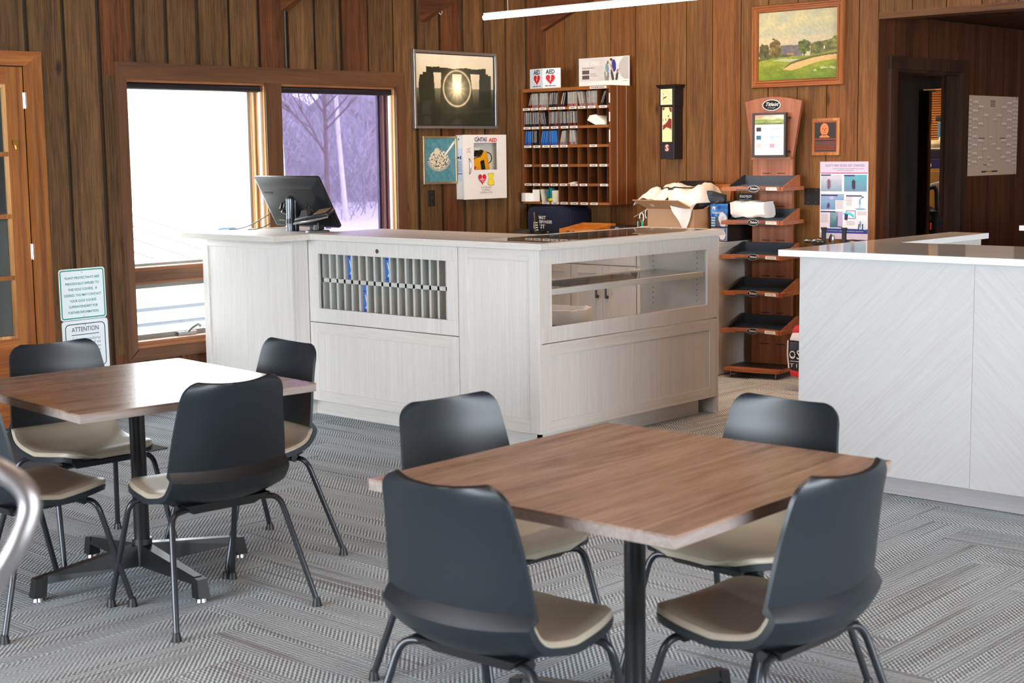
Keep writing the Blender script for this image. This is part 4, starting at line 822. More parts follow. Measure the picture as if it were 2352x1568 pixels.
# first aid cabinet
AW = mat('cabinet_white', (236, 230, 224), 0.4); NAVY = mat('navy_ink', (32, 26, 96), 0.5); RED = mat('red_ink', (212, 22, 34), 0.5); YEL = mat('yellow_print', (240, 220, 40), 0.5); GR = mat('print_grey', (128, 124, 118), 0.6)
ac = thing('defibrillator_cabinet', 'white wall cabinet with a window, red heart and yellow defibrillator inside', 'cabinet', (8.05, 7.93, 1.22))
WW_, HH = 0.468, 0.482
part('body', B().box(8.058, 8.07, 7.925, 7.999, 1.222, 1.70).box(8.506, 8.516, 7.925, 7.999, 1.222, 1.70).box(8.07, 8.506, 7.925, 7.999, 1.222, 1.232).box(8.07, 8.506, 7.925, 7.999, 1.690, 1.70).box(8.07, 8.506, 7.992, 7.999, 1.232, 1.69), AW, ac, bevel=0.001, seg=1)
p = WX(8.052, 1.220, 7.912); X0, X1, Z0, Z1 = 0.110, 0.370, 0.219, 0.422
dr = part('door', p.slab(p.slab(p.slab(p.slab(B(), 0, 0, WW_, Z0, -0.012, 0), 0, Z1, WW_, HH, -0.012, 0), 0, Z0, X0, Z1, -0.012, 0), X1, Z0, WW_, Z1, -0.012, 0), AW, ac)
part('pane', p.slab(B(), X0-0.004, Z0-0.004, X1+0.004, Z1+0.004, -0.009, -0.007), GLASS, dr)
part('handle', B().tube([p.at(0.055, 0.19, 0.001), p.at(0.057, 0.205, 0.014), p.at(0.058, 0.25, 0.018), p.at(0.057, 0.29, 0.014), p.at(0.055, 0.305, 0.001)], 0.005, 8), CHROME, dr, smooth=True)
text('C\u0131NTAS', 0.042, NAVY, dr, p, 0.185, 0.445, width=0.135, bold=0.0012); part('logo_dot', p.shape(B(), oval(0.150, 0.468, 0.004, 0.004, 12), 0.0012), NAVY, dr)
text('AED', 0.040, RED, dr, p, 0.318, 0.441, width=0.090, bold=0.0012)
text('ALARM\nWILL\nSOUND', 0.0135, GR, dr, p, 0.052, 0.365, line=0.9); text('AUTOMATED\nEXTERNAL\nDEFIBRILLATOR', 0.019, GR, dr, p, 0.238, 0.066)
def heart(cx, cy, s): return [(cx+s*0.0595*16*math.sin(t)**3/16, cy+s*0.06*(13*math.cos(t)-5*math.cos(2*t)-2*math.cos(3*t)-math.cos(4*t))/16) for t in [2*PI*k/36 for k in range(36)]]
part('heart_rim', p.shape(B(), heart(0.196, 0.152, 0.80), 0.0012), mat('rim_grey', (150, 140, 132), 0.5), dr); part('heart', p.shape(B(), heart(0.196, 0.153, 0.68), 0.0016), RED, dr)
part('pulse_line', B().tube([p.at(x, y, 0.0024) for x, y in ((0.165, 0.149), (0.178, 0.149), (0.184, 0.139), (0.193, 0.168), (0.201, 0.128), (0.207, 0.153), (0.213, 0.146), (0.222, 0.150))], 0.0018, 5), PAPER, dr)
pad_ = [(-0.028, 0.042), (0.028, 0.042), (0.030, 0.030), (0.020, 0.012), (0.020, 0.002), (0.031, -0.022), (0.030, -0.040), (0.0, -0.045), (-0.030, -0.040), (-0.031, -0.022), (-0.020, 0.002), (-0.020, 0.012), (-0.030, 0.030)]
part('device_rim', p.shape(B(), [(0.292+1.14*x, 0.146+1.1*y) for x, y in pad_][::-1], 0.0012), MATS['rim_grey'], dr); part('device_mark', p.shape(B(), [(0.292+x, 0.146+y) for x, y in pad_][::-1], 0.0016), YEL, dr)
text('L', 0.022, GR, dr, p, 0.290, 0.150, 0.002)
au = thing('defibrillator', 'yellow defibrillator with a black handle behind the white cabinet window', 'defibrillator', (8.30, 7.95, 1.44))
q = WX(8.18, 1.437, 7.935)
part('case', q.shape(B(), [(0.0, 0.0), (0.185, 0.0), (0.165, 0.08), (0.150, 0.14), (0.115, 0.142), (0.095, 0.10), (0.025, 0.09), (0.0, 0.07)], -0.045, 0.0), mat('aed_yellow', (248, 168, 20), 0.35), au, bevel=0.008, smooth=True)
part('grip', q.shape(B(), [(0.02, 0.10), (0.09, 0.112), (0.112, 0.15), (0.085, 0.155), (0.055, 0.142), (0.03, 0.115)], -0.04, 0.004), BLACK, au, bevel=0.006, smooth=True); part('side_block', q.slab(B(), -0.012, 0.09, 0.012, 0.15, -0.04, -0.005), BLACK, au, bevel=0.006)
part('display', q.shape(B(), [(0.085, 0.0), (0.128, 0.006), (0.112, 0.078), (0.072, 0.066)], 0.001, 0.003), BLACK, au); part('heart_mark', q.shape(B(), [(0.05+x*0.25-0.05, 0.02+y*0.25) for x, y in heart(0.05, 0, 1.0)], 0.0015), RED, au)
part('cable', B().tube(bend([q.at(0.155, 0.135, -0.01), q.at(0.20, 0.12, -0.005), q.at(0.205, 0.07, -0.005), q.at(0.178, 0.05, -0.01)], 0.03), 0.004), BLACK, au); part('white_pad', q.slab(B(), 0.02, 0.15, 0.10, 0.168, -0.05, -0.012), PAPER, au)
tg = part('service_tag', Pl((8.0575, 7.992, 1.36), (0, -1, 0), (0, 0, 1)).slab(B(), 0.004, 0, 0.060, 0.24, 0, 0.0008), mat('tag_paper', (206, 214, 226), 0.5), ac)
b = B(); q = Pl((8.0565, 7.992, 1.36), (0, -1, 0), (0, 0, 1))
for k in range(9): scribble(b, q, 0.010, 0.07+0.009*k, 0.054, 0.0002, 0.003, 5, k)
q.quad(b, 0.006, 0.05, 0.058, 0.056, 0.0002); q.quad(b, 0.012, 0.165, 0.030, 0.18, 0.0002); q.quad(b, 0.036, 0.16, 0.05, 0.185, 0.0002); part('print', b, NAVY, tg)
part('corner_mark', q.quad(B(), 0.02, 0.30, 0.03, 0.315, -0.0005), INK, ac)
SWP = mat('switch_black', (30, 25, 23), 0.4)
def switch(label, pl, w, h, n):
    s = thing('light_switch', label, 'switch', pl.at(0, 0, 0))
    pt = part('plate', pl.slab(B(), 0, 0, w, h, 0.0, 0.006), SWP, s, bevel=0.002)
    for k in range(n):
        cx = w*(k+0.5)/n; part('toggle', pl.slab(pl.slab(B(), cx-0.006, h/2-0.016, cx+0.006, h/2+0.016, 0.006, 0.009), cx-0.004, h/2, cx+0.004, h/2+0.012, 0.009, 0.016), BLACK, s, bevel=0.001)
        for dy in (-0.042, 0.042): part('screw', pl.shape(B(), oval(cx, h/2+dy, 0.003, 0.003, 8), 0.0061, 0.007), STEEL, s)
switch('single black toggle light switch below the small teal print', WX(7.755, 1.180, 7.999), 0.072, 0.117, 1)
switch('double black light switch plate beside the golf rules poster', WY(5.6125, 1.180, 9.089), 0.125, 0.115, 2)
solo('wall_conduit', B().tube([(6.46, 7.992, 2.52), (6.46, 7.992, 2.15), (6.465, 7.992, 2.142)], 0.006), mat('conduit_brown', (60, 44, 30), 0.5), 'thin dark cable running down the planks to the window head', 'cable', (6.46, 7.99, 2.14))
solo('ceiling_hook', B().tube([(7.76, 7.90, 2.60), (7.775, 7.87, 2.575), (7.79, 7.86, 2.56), (7.80, 7.86, 2.575), (7.80, 7.86, 2.59)], 0.003), STEEL, 'small wire hook hanging from the middle rafter', 'hook', (7.76, 7.9, 2.56))
# two metal signs by the door
TEAL = mat('sign_green', (0, 146, 112), 0.45); SGW = mat('sign_white', (226, 236, 240), 0.35)
tilt = math.radians(0.4)
def sign(label, x, z, w, h):
    s = thing('wall_sign', label, 'sign', (x, 7.99, z), 'metal signs by the door'); p = Pl((x, 7.998, z), (math.cos(tilt), 0, math.sin(tilt)), (-math.sin(tilt), 0, math.cos(tilt)))
    part('plate', p.shape(B(), rrect(0, 0, w, h, 0.018), 0, 0.003), SGW, s); return s, p
def border(p, w, h, i, t, r, m, s):
    o = rrect(i, i, w-i, h-i, r, 6); n = rrect(i+t, i+t, w-i-t, h-i-t, max(r-t, 0.002), 6); b = B()
    for k in range(len(o)):
        j = (k+1) % len(o); b.poly([p.at(*o[k], 0.0036), p.at(*o[j], 0.0036), p.at(*n[j], 0.0036), p.at(*n[k], 0.0036)])
    part('border', b, m, s)
s, p = sign('white metal sign with green border and green lettering on golf course sprays', 4.697, 0.603, 0.312, 0.308); border(p, 0.312, 0.308, 0.007, 0.007, 0.016, TEAL, s)
for k, tx in enumerate(('PLANT PROTECTANTS ARE', 'PERIODICALLY APPLIED TO', 'THIS GOLF COURSE.  IF', 'DESIRED, YOU MAY CONTACT', 'YOUR GOLF COURSE', 'SUPERINTENDENT FOR', 'FURTHER INFORMATION.')):
    text(tx, 0.0205, TEAL, s, p, 0.156, 0.252-0.0345*k, 0.0038, width=(0.232, 0.228, 0.198, 0.250, 0.180, 0.196, 0.208)[k], bold=0.0003)
for y in (0.285, 0.020): part('screw', p.shape(B(), oval(0.156, y, 0.003, 0.003, 8), 0.003, 0.005), STEEL, s)
s, p = sign('white metal attention notice with black border under the green lettered sign', 4.703, 0.292, 0.312, 0.308); border(p, 0.312, 0.308, 0.020, 0.005, 0.030, INK, s)
text('ATTENTION', 0.040, INK, s, p, 0.156, 0.252, 0.0038, width=0.182); part('rule', p.quad(B(), 0.063, 0.219, 0.249, 0.223, 0.0038), INK, s)
for k, tx in enumerate(('Safety procedures', 'are utilized to', 'refrain from', 'practice strokes or', 'hitting any other', 'ball nearby at', 'any time.')):
    text(tx, 0.026, GR, s, p, 0.258, 0.194-0.0245*k, 0.0038, align='RIGHT', width=(0.19, 0.17, 0.14, 0.2, 0.185, 0.16, 0.10)[k])
part('screw', p.shape(B(), oval(0.156, 0.279, 0.004, 0.004, 8), 0.003, 0.005), STEEL, s)

# ------------------------------------------------------------------ pigeonhole rack in the corner
RK = wood('rack_wood', (104, 58, 22), (150, 90, 40), (176, 114, 58), axis=1, stretch=0.05, scale=18, rough=0.45, vary=0.05, contrast=0.8); RKV = wood('rack_wood_up', (80, 42, 18), (112, 63, 29), (134, 82, 42), axis=2, stretch=0.05, scale=18, rough=0.45, vary=0.05, contrast=0.8)
RKD = wood('rack_divider', (70, 38, 17), (100, 57, 27), (118, 72, 37), axis=2, stretch=0.05, scale=18, rough=0.5, vary=0.05)
rk = thing('pigeonhole_rack', 'wooden pigeonhole rack with six rows of labelled slots in the room corner', 'rack', (8.93, 7.5, 1.165))
part('side_panel', B().box(8.78, 9.086, 7.975, 7.996, 1.165, 2.053), RKV, rk, bevel=0.001, seg=1); sd_ = part('side_panel', B().box(8.78, 9.086, 7.092, 7.112, 1.165, 2.053), RKV, rk, bevel=0.001, seg=1)
for x in (8.855, 8.965): part('groove_strip', B().box(x, x+0.006, 7.0905, 7.0925, 1.166, 2.05), mat('strip_pale', (168, 140, 110), 0.5), sd_)
part('top_board', B().box(8.78, 9.086, 7.112, 7.975, 2.028, 2.053), RK, rk, bevel=0.001, seg=1); part('back_board', B().box(9.07, 9.086, 7.112, 7.975, 1.165, 2.028), RKD, rk)
ZS = [1.897, 1.752, 1.609, 1.462, 1.315, 1.168]
for k, z in enumerate(ZS): part('shelf', B().box(8.782, 9.07, 7.112, 7.975, z-0.010, z+0.010) if k < 5 else B().box(8.78, 9.07, 7.112, 7.975, 1.165, 1.183), RK, rk, bevel=0.001, seg=1)
YD = [7.891, 7.818, 7.721, 7.623, 7.526, 7.428, 7.331, 7.233, 7.142]
for r in range(6):
    z0 = (ZS[r]+0.010) if r < 5 else 1.183; z1 = 2.028 if r == 0 else ZS[r-1]-0.010
    for k, y in enumerate(YD):
        part('divider', B().box(8.80, 9.07, y-0.003, y+0.003, z0, z1), RKD, rk)
lm = meshify('slot_label', B().box(-0.001, 0, -0.036, 0.036, -0.0085, 0.0085), PAPER, Vector((0, 0, 0)))
LB = {0: [(1.0, 1), (3.0, 1), (5.4, 1), (8, 1), (10.2, 1), (13, 1), (15.2, 1), (17.8, 1), (20.6, 1)], }
rows = [[7.935, 7.85, 7.765, 7.66, 7.575, 7.46, 7.372, 7.275, 7.165], [7.93, 7.843, 7.74, 7.645, 7.545, 7.452], [7.925, 7.83, 7.735, 7.645, 7.553, 7.262], [7.925, 7.745, 7.645, 7.555, 7.26, 7.165], [7.925, 7.838, 7.742, 7.655, 7.56, 7.455, 7.36, 7.16], [7.742, 7.645, 7.553, 7.452, 7.352, 7.255]]
bk_ = B()
for r, row in enumerate(rows):
    z = ZS[r] if r < 5 else 1.174
    for k, y in enumerate(row):
        o = bpy.data.objects.new('slot_label', lm); COL.objects.link(o); o.parent = rk; o.location = Vector((8.7815 if r < 5 else 8.7795, y, z))-BASE[rk.name]
        scribble(bk_, WY(y+0.022, z-0.003, 8.780 if r < 5 else 8.778), 0, 0, 0.044, 0.0003, 0.006, 4, r*10+k)
for z, h_ in ((1.96, 0.07), (1.82, 0.07), (1.68, 0.09)): part('side_label', B().box(8.7785, 8.7797, 7.096, 7.107, z-h_/2, z+h_/2), PAPER, rk)
part('top_label', B().box(8.7785, 8.7797, 7.13, 7.29, 2.032, 2.048), PAPER, rk); scribble(bk_, WY(7.28, 2.037, 8.778), 0, 0, 0.13, 0.0003, 0.006, 6, 99)
part('label_print', bk_, INK, rk)
# glove packets, row by row
PK = {'grey': mat('packet_grey', (150, 148, 144), 0.4, noise=0.2, nscale=60), 'dark': mat('packet_dark', (44, 44, 46), 0.35, noise=0.25, nscale=60), 'blue': mat('packet_blue', (34, 96, 176), 0.35, noise=0.15, nscale=60)}
PEDGE = mat('packet_edge', (196, 194, 190), 0.35); PRED = mat('packet_red', (196, 36, 30), 0.4)
def packet(row, y, kind, tilt_, label, grp):
    z0 = ZS[row]+0.0105; h = 0.108+rnd.uniform(-.003, .003); t = 0.0042
    R = Matrix.Rotation(tilt_, 3, 'X'); f = lambda x, yy, z: Vector((x, y, z0+0.0008))+R @ Vector((0, yy, z))
    b = B(); xa = 8.792+rnd.uniform(0, .012)
    b.hexa([f(xa, -t/2, 0), f(8.95, -t/2, 0), f(8.95, t/2, 0), f(xa, t/2, 0)], [f(xa, -t/2, h), f(8.95, -t/2, h), f(8.95, t/2, h), f(xa, t/2, h)])
    o = solo('glove_packet', b, PK[kind], label, 'packet', (8.87, y, z0), grp)
    b = B(); e = 0.0009
    b.hexa([f(xa-0.002, -e, 0.02), f(xa, -e, 0.02), f(xa, e, 0.02), f(xa-0.002, e, 0.02)], [f(xa-0.002, -e, h), f(xa, -e, h), f(xa, e, h), f(xa-0.002, e, h)]); part('sealed_edge', b, PEDGE if kind != 'blue' else mat('packet_sky', (80, 150, 220), 0.35), o)
    if rnd.random() < (0.35 if kind == 'grey' else 0.12): part('red_corner', B().hexa([f(xa-0.0025, -t*0.45, 0.002), f(xa-0.0005, -t*0.45, 0.002), f(xa-0.0005, t*0.45, 0.002), f(xa-0.0025, t*0.45, 0.002)], [f(xa-0.0025, -t*0.45, 0.02), f(xa-0.0005, -t*0.45, 0.02), f(xa-0.0005, t*0.45, 0.02), f(xa-0.0025, t*0.45, 0.02)]), PRED, o)
ORD = ('first', 'second', 'third', 'fourth', 'fifth', 'sixth', 'seventh', 'eighth', 'ninth'); ROWN = ('top', 'second', 'third')
RUNS = {0: [(7.925, 7.908, 3, 'dark', .30, .24), (7.884, 7.832, 9, 'grey', .03, .0), (7.811, 7.728, 13, 'grey', .06, .02), (7.712, 7.632, 11, 'dark', .12, .08), (7.60, 7.568, 5, 'dark', .30, .20), (7.518, 7.437, 13, 'grey', .02, -.02), (7.402, 7.366, 6, 'grey', -.22, -.16), (7.325, 7.242, 13, 'grey', -.08, 0), (7.20, 7.19, 2, 'dark', .40, .36)],
        1: [(7.966, 7.898, 10, 'dark', .02, .0), (7.886, 7.824, 9, 'dark', .03, .02), (7.795, 7.748, 6, 'dark', -.28, -.20), (7.715, 7.629, 12, 'dark', .06, .02), (7.617, 7.532, 12, 'dark', .0, -.03), (7.520, 7.438, 12, 'dark', -.02, -.03)],
        2: [(7.962, 7.905, 8, 'blue', .08, .03), (7.885, 7.85, 4, 'dark', .05, .03), (7.80, 7.735, 8, 'blue', .22, .10), (7.714, 7.636, 10, 'blue', .02, -.08), (7.605, 7.565, 6, 'grey', .26, .10), (7.515, 7.45, 9, 'grey', .05, -.14)]}
for r_, L_ in RUNS.items():
    for q_, (y1, y0, n_, kd, t0, t1) in enumerate(L_):
        lab = '%s glove packet in the %s bundle of the %s row of the pigeonhole rack' % (kd, ORD[q_], ROWN[r_])
        for k in range(n_):
            f_ = k/max(n_-1, 1); packet(r_, y1+(y0-y1)*f_, kd, t0+(t1-t0)*f_, lab, '%s bundle of glove packets in the %s row' % (ORD[q_], ROWN[r_]))
solo('envelope_bundle', B().prism([(8.785, 7.325, 1.80), (8.785, 7.30, 1.835), (8.785, 7.245, 1.842), (8.785, 7.16, 1.795), (8.785, 7.15, 1.764), (8.785, 7.245, 1.764)], (0.20, 0, 0)), PAPER, 'folded white envelopes in the second row of the rack', 'envelope', (8.86, 7.24, 1.764), bevel=0.003)
def curl(pts, z0, z1, x=8.80): 
    return B().slab([[(px, py, z) for px, py in pts] for z in (z1, z0)], [[(px+0.0012, py+0.0012, z) for px, py in pts] for z in (z1, z0)])
solo('rolled_paper', curl([(8.80+0.05, 7.985-0.02), (8.75, 7.972), (8.725, 7.94), (8.72, 7.90), (8.735, 7.87), (8.77, 7.85), (8.84, 7.842)], 1.185, 1.25), PAPER, 'white sheet of paper curling out of the lowest row of the rack', 'paper', (8.78, 7.9, 1.184))
solo('paper_sheet', curl([(8.79, 7.885), (8.76, 7.86), (8.765, 7.83), (8.80, 7.822), (8.9, 7.822)], 1.185, 1.277), PAPER, 'upright white sheet in the second lowest compartment of the rack', 'paper', (8.8, 7.85, 1.184))
solo('note_card', B().hexa([(8.79, 7.79, 1.184), (8.90, 7.79, 1.184), (8.90, 7.786, 1.184), (8.79, 7.786, 1.184)], [(8.79, 7.806, 1.278), (8.90, 7.806, 1.278), (8.90, 7.802, 1.278), (8.79, 7.802, 1.278)]), mat('card_cream', (226, 226, 206), 0.6), 'pale note card leaning in the lowest row of the rack', 'card', (8.84, 7.79, 1.184))
solo('tape_roll', B().tube([(8.80, 7.71, 1.248), (8.83, 7.71, 1.248)], 0.040, 24), mat('tape_teal', (0, 122, 132), 0.4), 'round teal lid standing in the lowest row of the rack', 'lid', (8.81, 7.71, 1.208), smooth=True)
solo('golf_tee_bag', B().ellip((8.80, 7.70, 1.198), 0.02, 0.035, 0.014), mat('tee_yellow', (214, 206, 30), 0.5), 'small lime yellow pouch under the teal lid in the rack', 'pouch', (8.80, 7.70, 1.184), smooth=True)
solo('scorecard_pad', B().hexa([(8.785, 7.635, 1.184), (8.90, 7.635, 1.184), (8.90, 7.675, 1.184), (8.785, 7.675, 1.184)], [(8.785, 7.630, 1.272), (8.90, 7.630, 1.272), (8.90, 7.682, 1.268), (8.785, 7.682, 1.268)]), mat('card_speckled', (224, 220, 190), 0.6, noise=0.15, nscale=200), 'cream printed card pack beside the teal lid', 'card', (8.84, 7.65, 1.184))
solo('plastic_cup', B().tube([(8.79, 7.29, 1.352), (8.88, 7.265, 1.352)], 0.026, 16), glass('cup_plastic', (0.86, 0.88, 0.9)), 'clear plastic cup lying in the fifth row of the rack', 'cup', (8.83, 7.28, 1.326), smooth=True)
solo('folded_receipt', B().hexa([(8.79, 7.46, 1.3255), (8.86, 7.46, 1.3255), (8.86, 7.525, 1.3255), (8.79, 7.525, 1.3255)], [(8.79, 7.45, 1.340), (8.86, 7.45, 1.340), (8.86, 7.515, 1.329), (8.79, 7.515, 1.329)]), PAPER, 'folded white slip lying in the fifth row of the rack', 'paper', (8.82, 7.49, 1.325))
# on top of the rack
vs = thing('folded_sign', 'white folded sign with two red hearts standing on the pigeonhole rack', 'sign', (8.87, 7.83, 2.054))
def leaf(o, r, w, flat):
    p = Pl(o, r, (0, 0, 1)); q = part('sign_panel', p.slab(B(), 0, 0, w, 0.155, -0.002, 0), SGW, vs)
    x0 = 0.0; text('AED', 0.046, INK, q, p, w/2+flat, 0.126, 0.001, width=w*0.50, bold=0.0015); part('heart', p.shape(B(), [((x-w/2-flat)*0.95+w/2+flat, y) for x, y in heart(w/2+flat, 0.073, 0.72)], 0.001), RED, q)
    part('bolt_mark', p.shape(B(), [(w/2+flat+a, 0.07+c) for a, c in ((0.004, 0.022), (-0.009, -0.004), (-0.001, -0.002), (-0.006, -0.02), (0.009, 0.006), (0.001, 0.004), (0.010, 0.022))][::-1], 0.0016), PAPER, q)
    b = B(); scribble(b, p, w*0.2+flat, 0.018, w*0.8+flat, 0.001, 0.006, 4, 2); part('print', b, INK, q)
leaf((8.88, 7.984, 2.054), (-0.03, -0.16, 0), 0.163, 0.01); leaf((8.8494, 7.8238, 2.054), (0.035, -0.155, 0), 0.159, -0.01)
po = thing('standing_poster', 'white advertising card with two golfers standing on the pigeonhole rack', 'poster', (9.0, 7.34, 2.054)); p = WY(7.590, 2.054, 9.01)
part('card', p.slab(B(), 0, 0, 0.495, 0.222, -0.004, 0), PAPER, po)
def advert(u, v):
    n = fbm(u*8, v*8); c = mixc(C3(206, 202, 196), C3(246, 243, 238), np.clip(np.abs(u-0.45)*1.2+0.25*n+(v < .2)*1.0, 0, 1))
    ball = np.hypot((u-0.99)*2.2, v-0.62) < 0.42; dim = 0.5+0.5*np.sin(u*150)*np.sin(v*80); c = np.where((ball & (v > .22))[..., None], C3(178, 174, 168)+24*dim[..., None], c)
    def blob(x, y, rx, ry, a=0): 
        dx, dy = u-x, v-y; return np.hypot((dx+a*dy)/rx, dy/ry) < 1
    for q, col_ in ((blob(.535, .34, .022, .20, .06), (150, 150, 150)), (blob(.585, .34, .022, .20, -.03), (128, 128, 128)), (blob(.675, .34, .026, .24, .10), (66, 66, 68)), (blob(.765, .34, .024, .24, -.06), (58, 58, 60)), (blob(.57, .63, .036, .17, .05), (120, 158, 172)), (blob(.585, .83, .018, .06), (120, 96, 84)), (blob(.705, .70, .045, .22, .02), (44, 58, 142)), (blob(.655, .66, .014, .17, .25), (196, 150, 124)), (blob(.66, .90, .020, .05), (150, 112, 92)), (blob(.648, .93, .030, .035), (30, 30, 32)), (blob(.79, .52, .012, .10, -.35), (196, 150, 124))): c = np.where((q & (v > .2))[..., None], C3(*col_), c)
    return c
picture('print', po, p, 0.004, 0.004, 0.491, 0.218, 150, 70, advert, MATT, 0.0012)
text('MORE SPEED.', 0.040, PAPER, po, p, 0.012, 0.178, 0.0022, align='LEFT', width=0.20, bold=0.001); q = part('box_print', p.slab(p.slab(B(), 0.035, 0.10, 0.105, 0.13, 0.001, 0.002), 0.035, 0.062, 0.105, 0.092, 0.001, 0.002), mat('print_brown', (96, 84, 82), 0.5), po)
b = B(); scribble(b, p, 0.035, 0.142, 0.16, 0.002, 0.008, 5, 3); scribble(b, p, 0.115, 0.098, 0.17, 0.002, 0.005, 4, 4); scribble(b, p, 0.115, 0.084, 0.18, 0.002, 0.005, 4, 5); scribble(b, p, 0.43, 0.035, 0.48, 0.002, 0.004, 4, 6); part('print_lines', b, GREYINK, po)

# ------------------------------------------------------------------ clock, painting, plaque and posters on the right wall
CK = mat('clock_black', (27, 22, 21), 0.45); ck = thing('wall_clock', 'tall black wall clock with a square cream dial above a maroon panel', 'clock', (9.04, 6.72, 1.503))
part('case', B().box(8.98, 9.088, 6.657, 6.782, 1.503, 1.888).box(8.972, 9.088, 6.652, 6.788, 1.888, 2.02), CK, ck, bevel=0.002, seg=1); part('cornice', B().hexa([(8.966, 6.645, 2.02), (9.088, 6.645, 2.02), (9.088, 6.795, 2.02), (8.966, 6.795, 2.02)], [(8.95, 6.632, 2.045), (9.088, 6.632, 2.045), (9.088, 6.808, 2.045), (8.95, 6.808, 2.045)]), CK, ck, bevel=0.002)
CREAM = mat('dial_cream', (238, 226, 178), 0.4); OLIVE = mat('dial_olive', (156, 140, 90), 0.5); p = WY(6.772, 1.899, 8.9715)
dl_ = part('dial', p.slab(B(), 0, 0, 0.104, 0.114, 0, 0.002), CREAM, ck)
part('dial_inset', p.ring(B(), 0.024, 0.027, 0.080, 0.087, 0.0016, 0.002, 0.0026), OLIVE, dl_)
for k in range(12):
    a = PI/2-2*PI*(k+1)/12; cx, cy = math.cos(a), math.sin(a); s_ = 0.040/max(abs(cx), abs(cy)); text(str(k+1), 0.017, OLIVE, dl_, p, 0.052+cx*min(s_, 0.046), 0.057+cy*min(s_, 0.050)*1.05, 0.0026)
part('hand', p.shape(B(), [(0.052, 0.060), (0.020, 0.042), (0.022, 0.039), (0.054, 0.055)], 0.003, 0.0036), INK, dl_); part('hand', p.shape(B(), [(0.056, 0.062), (0.026, 0.052), (0.027, 0.048), (0.057, 0.056)], 0.0038, 0.0044), INK, dl_)
MAR = mat('maroon_print', (136, 44, 40), 0.5); p = WY(6.763, 1.629, 8.9795)
pe = part('lower_panel', p.slab(B(), 0, 0, 0.088, 0.252, 0, 0.002), mat('panel_cream', (228, 226, 170), 0.4), ck)
b = B()
for q in ([(0.006, 0.085), (0.04, 0.108), (0.086, 0.086), (0.086, 0.165), (0.060, 0.172), (0.048, 0.150), (0.03, 0.132), (0.006, 0.122)], [(0.002, 0.228), (0.022, 0.236), (0.024, 0.250), (0.002, 0.250)], [(0.070, 0.222), (0.086, 0.212), (0.086, 0.250), (0.060, 0.250)], [(0.05, 0.178), (0.064, 0.184), (0.06, 0.196), (0.055, 0.196)], [(0.03, 0.155), (0.036, 0.155), (0.036, 0.172), (0.03, 0.17)], [(0.006, 0.15), (0.01, 0.15), (0.01, 0.17), (0.006, 0.17)]): p.shape(b, q, 0.0028)
part('silhouette', b, MAR, pe); part('flag_line', B().tube([p.at(0.02, 0.084, 0.003), p.at(0.05, 0.098, 0.003), p.at(0.085, 0.093, 0.003)], 0.0016, 5).tube([p.at(0.062, 0.06, 0.003), p.at(0.062, 0.105, 0.003)], 0.001, 5), CREAM, pe)
p = WY(6.745, 1.560, 8.9795); em = part('emblem_plate', p.slab(B(), 0, 0, 0.050, 0.046, 0, 0.0015), mat('emblem_brown', (92, 44, 38), 0.4), ck); text('S', 0.062, mat('emblem_pink', (236, 196, 176), 0.4), em, p, 0.025, 0.023, 0.0022, bold=0.003)

PF = wood('painting_frame', (110, 56, 22), (158, 92, 42), (188, 122, 64), axis=2, stretch=0.06, scale=18, rough=0.45, vary=0.06, contrast=0.8); PFH = wood('painting_frame_flat', (110, 50, 22), (152, 84, 42), (182, 112, 60), axis=1, stretch=0.06, scale=18, rough=0.45, vary=0.06, contrast=0.8)
p = WY(6.043, 1.992); W_, H_ = 0.733, 0.570; pt = thing('framed_painting', 'oil painting of a golf course bunker and trees in a moulded pine frame', 'picture', (9.06, 5.68, 1.99))
def mould(x0, y0, x1, y1, m, horiz):
    t = 0.052; pr = [(0.0, 0.014), (0.10, 0.030), (0.30, 0.030), (0.36, 0.024), (0.62, 0.024), (0.68, 0.034), (0.88, 0.034), (1.0, 0.016)]
    A, C = (x0, y0), (x1, y1); n = (0, 1) if horiz else (1, 0); s_ = 1 if ((y0 < H_/2) if horiz else (x0 < W_/2)) else -1; b = B(); rows_ = []
    for f, d in pr+[(1.0, 0.001), (0.0, 0.001), (0.0, 0.014)]:
        o_ = f*t
        if horiz: rows_.append([p.at(x0+o_, y0+s_*o_, d), p.at(x1-o_, y0+s_*o_, d)])
        else: rows_.append([p.at(x0+s_*o_, y0+o_, d), p.at(x0+s_*o_, y1-o_, d)])
    b.grid(rows_); part('frame_moulding', b, m, pt)
mould(0, 0, W_, 0, PFH, True); mould(0, H_, W_, H_, PFH, True); mould(0, 0, 0, H_, PF, False); mould(W_, 0, W_, H_, PF, False)
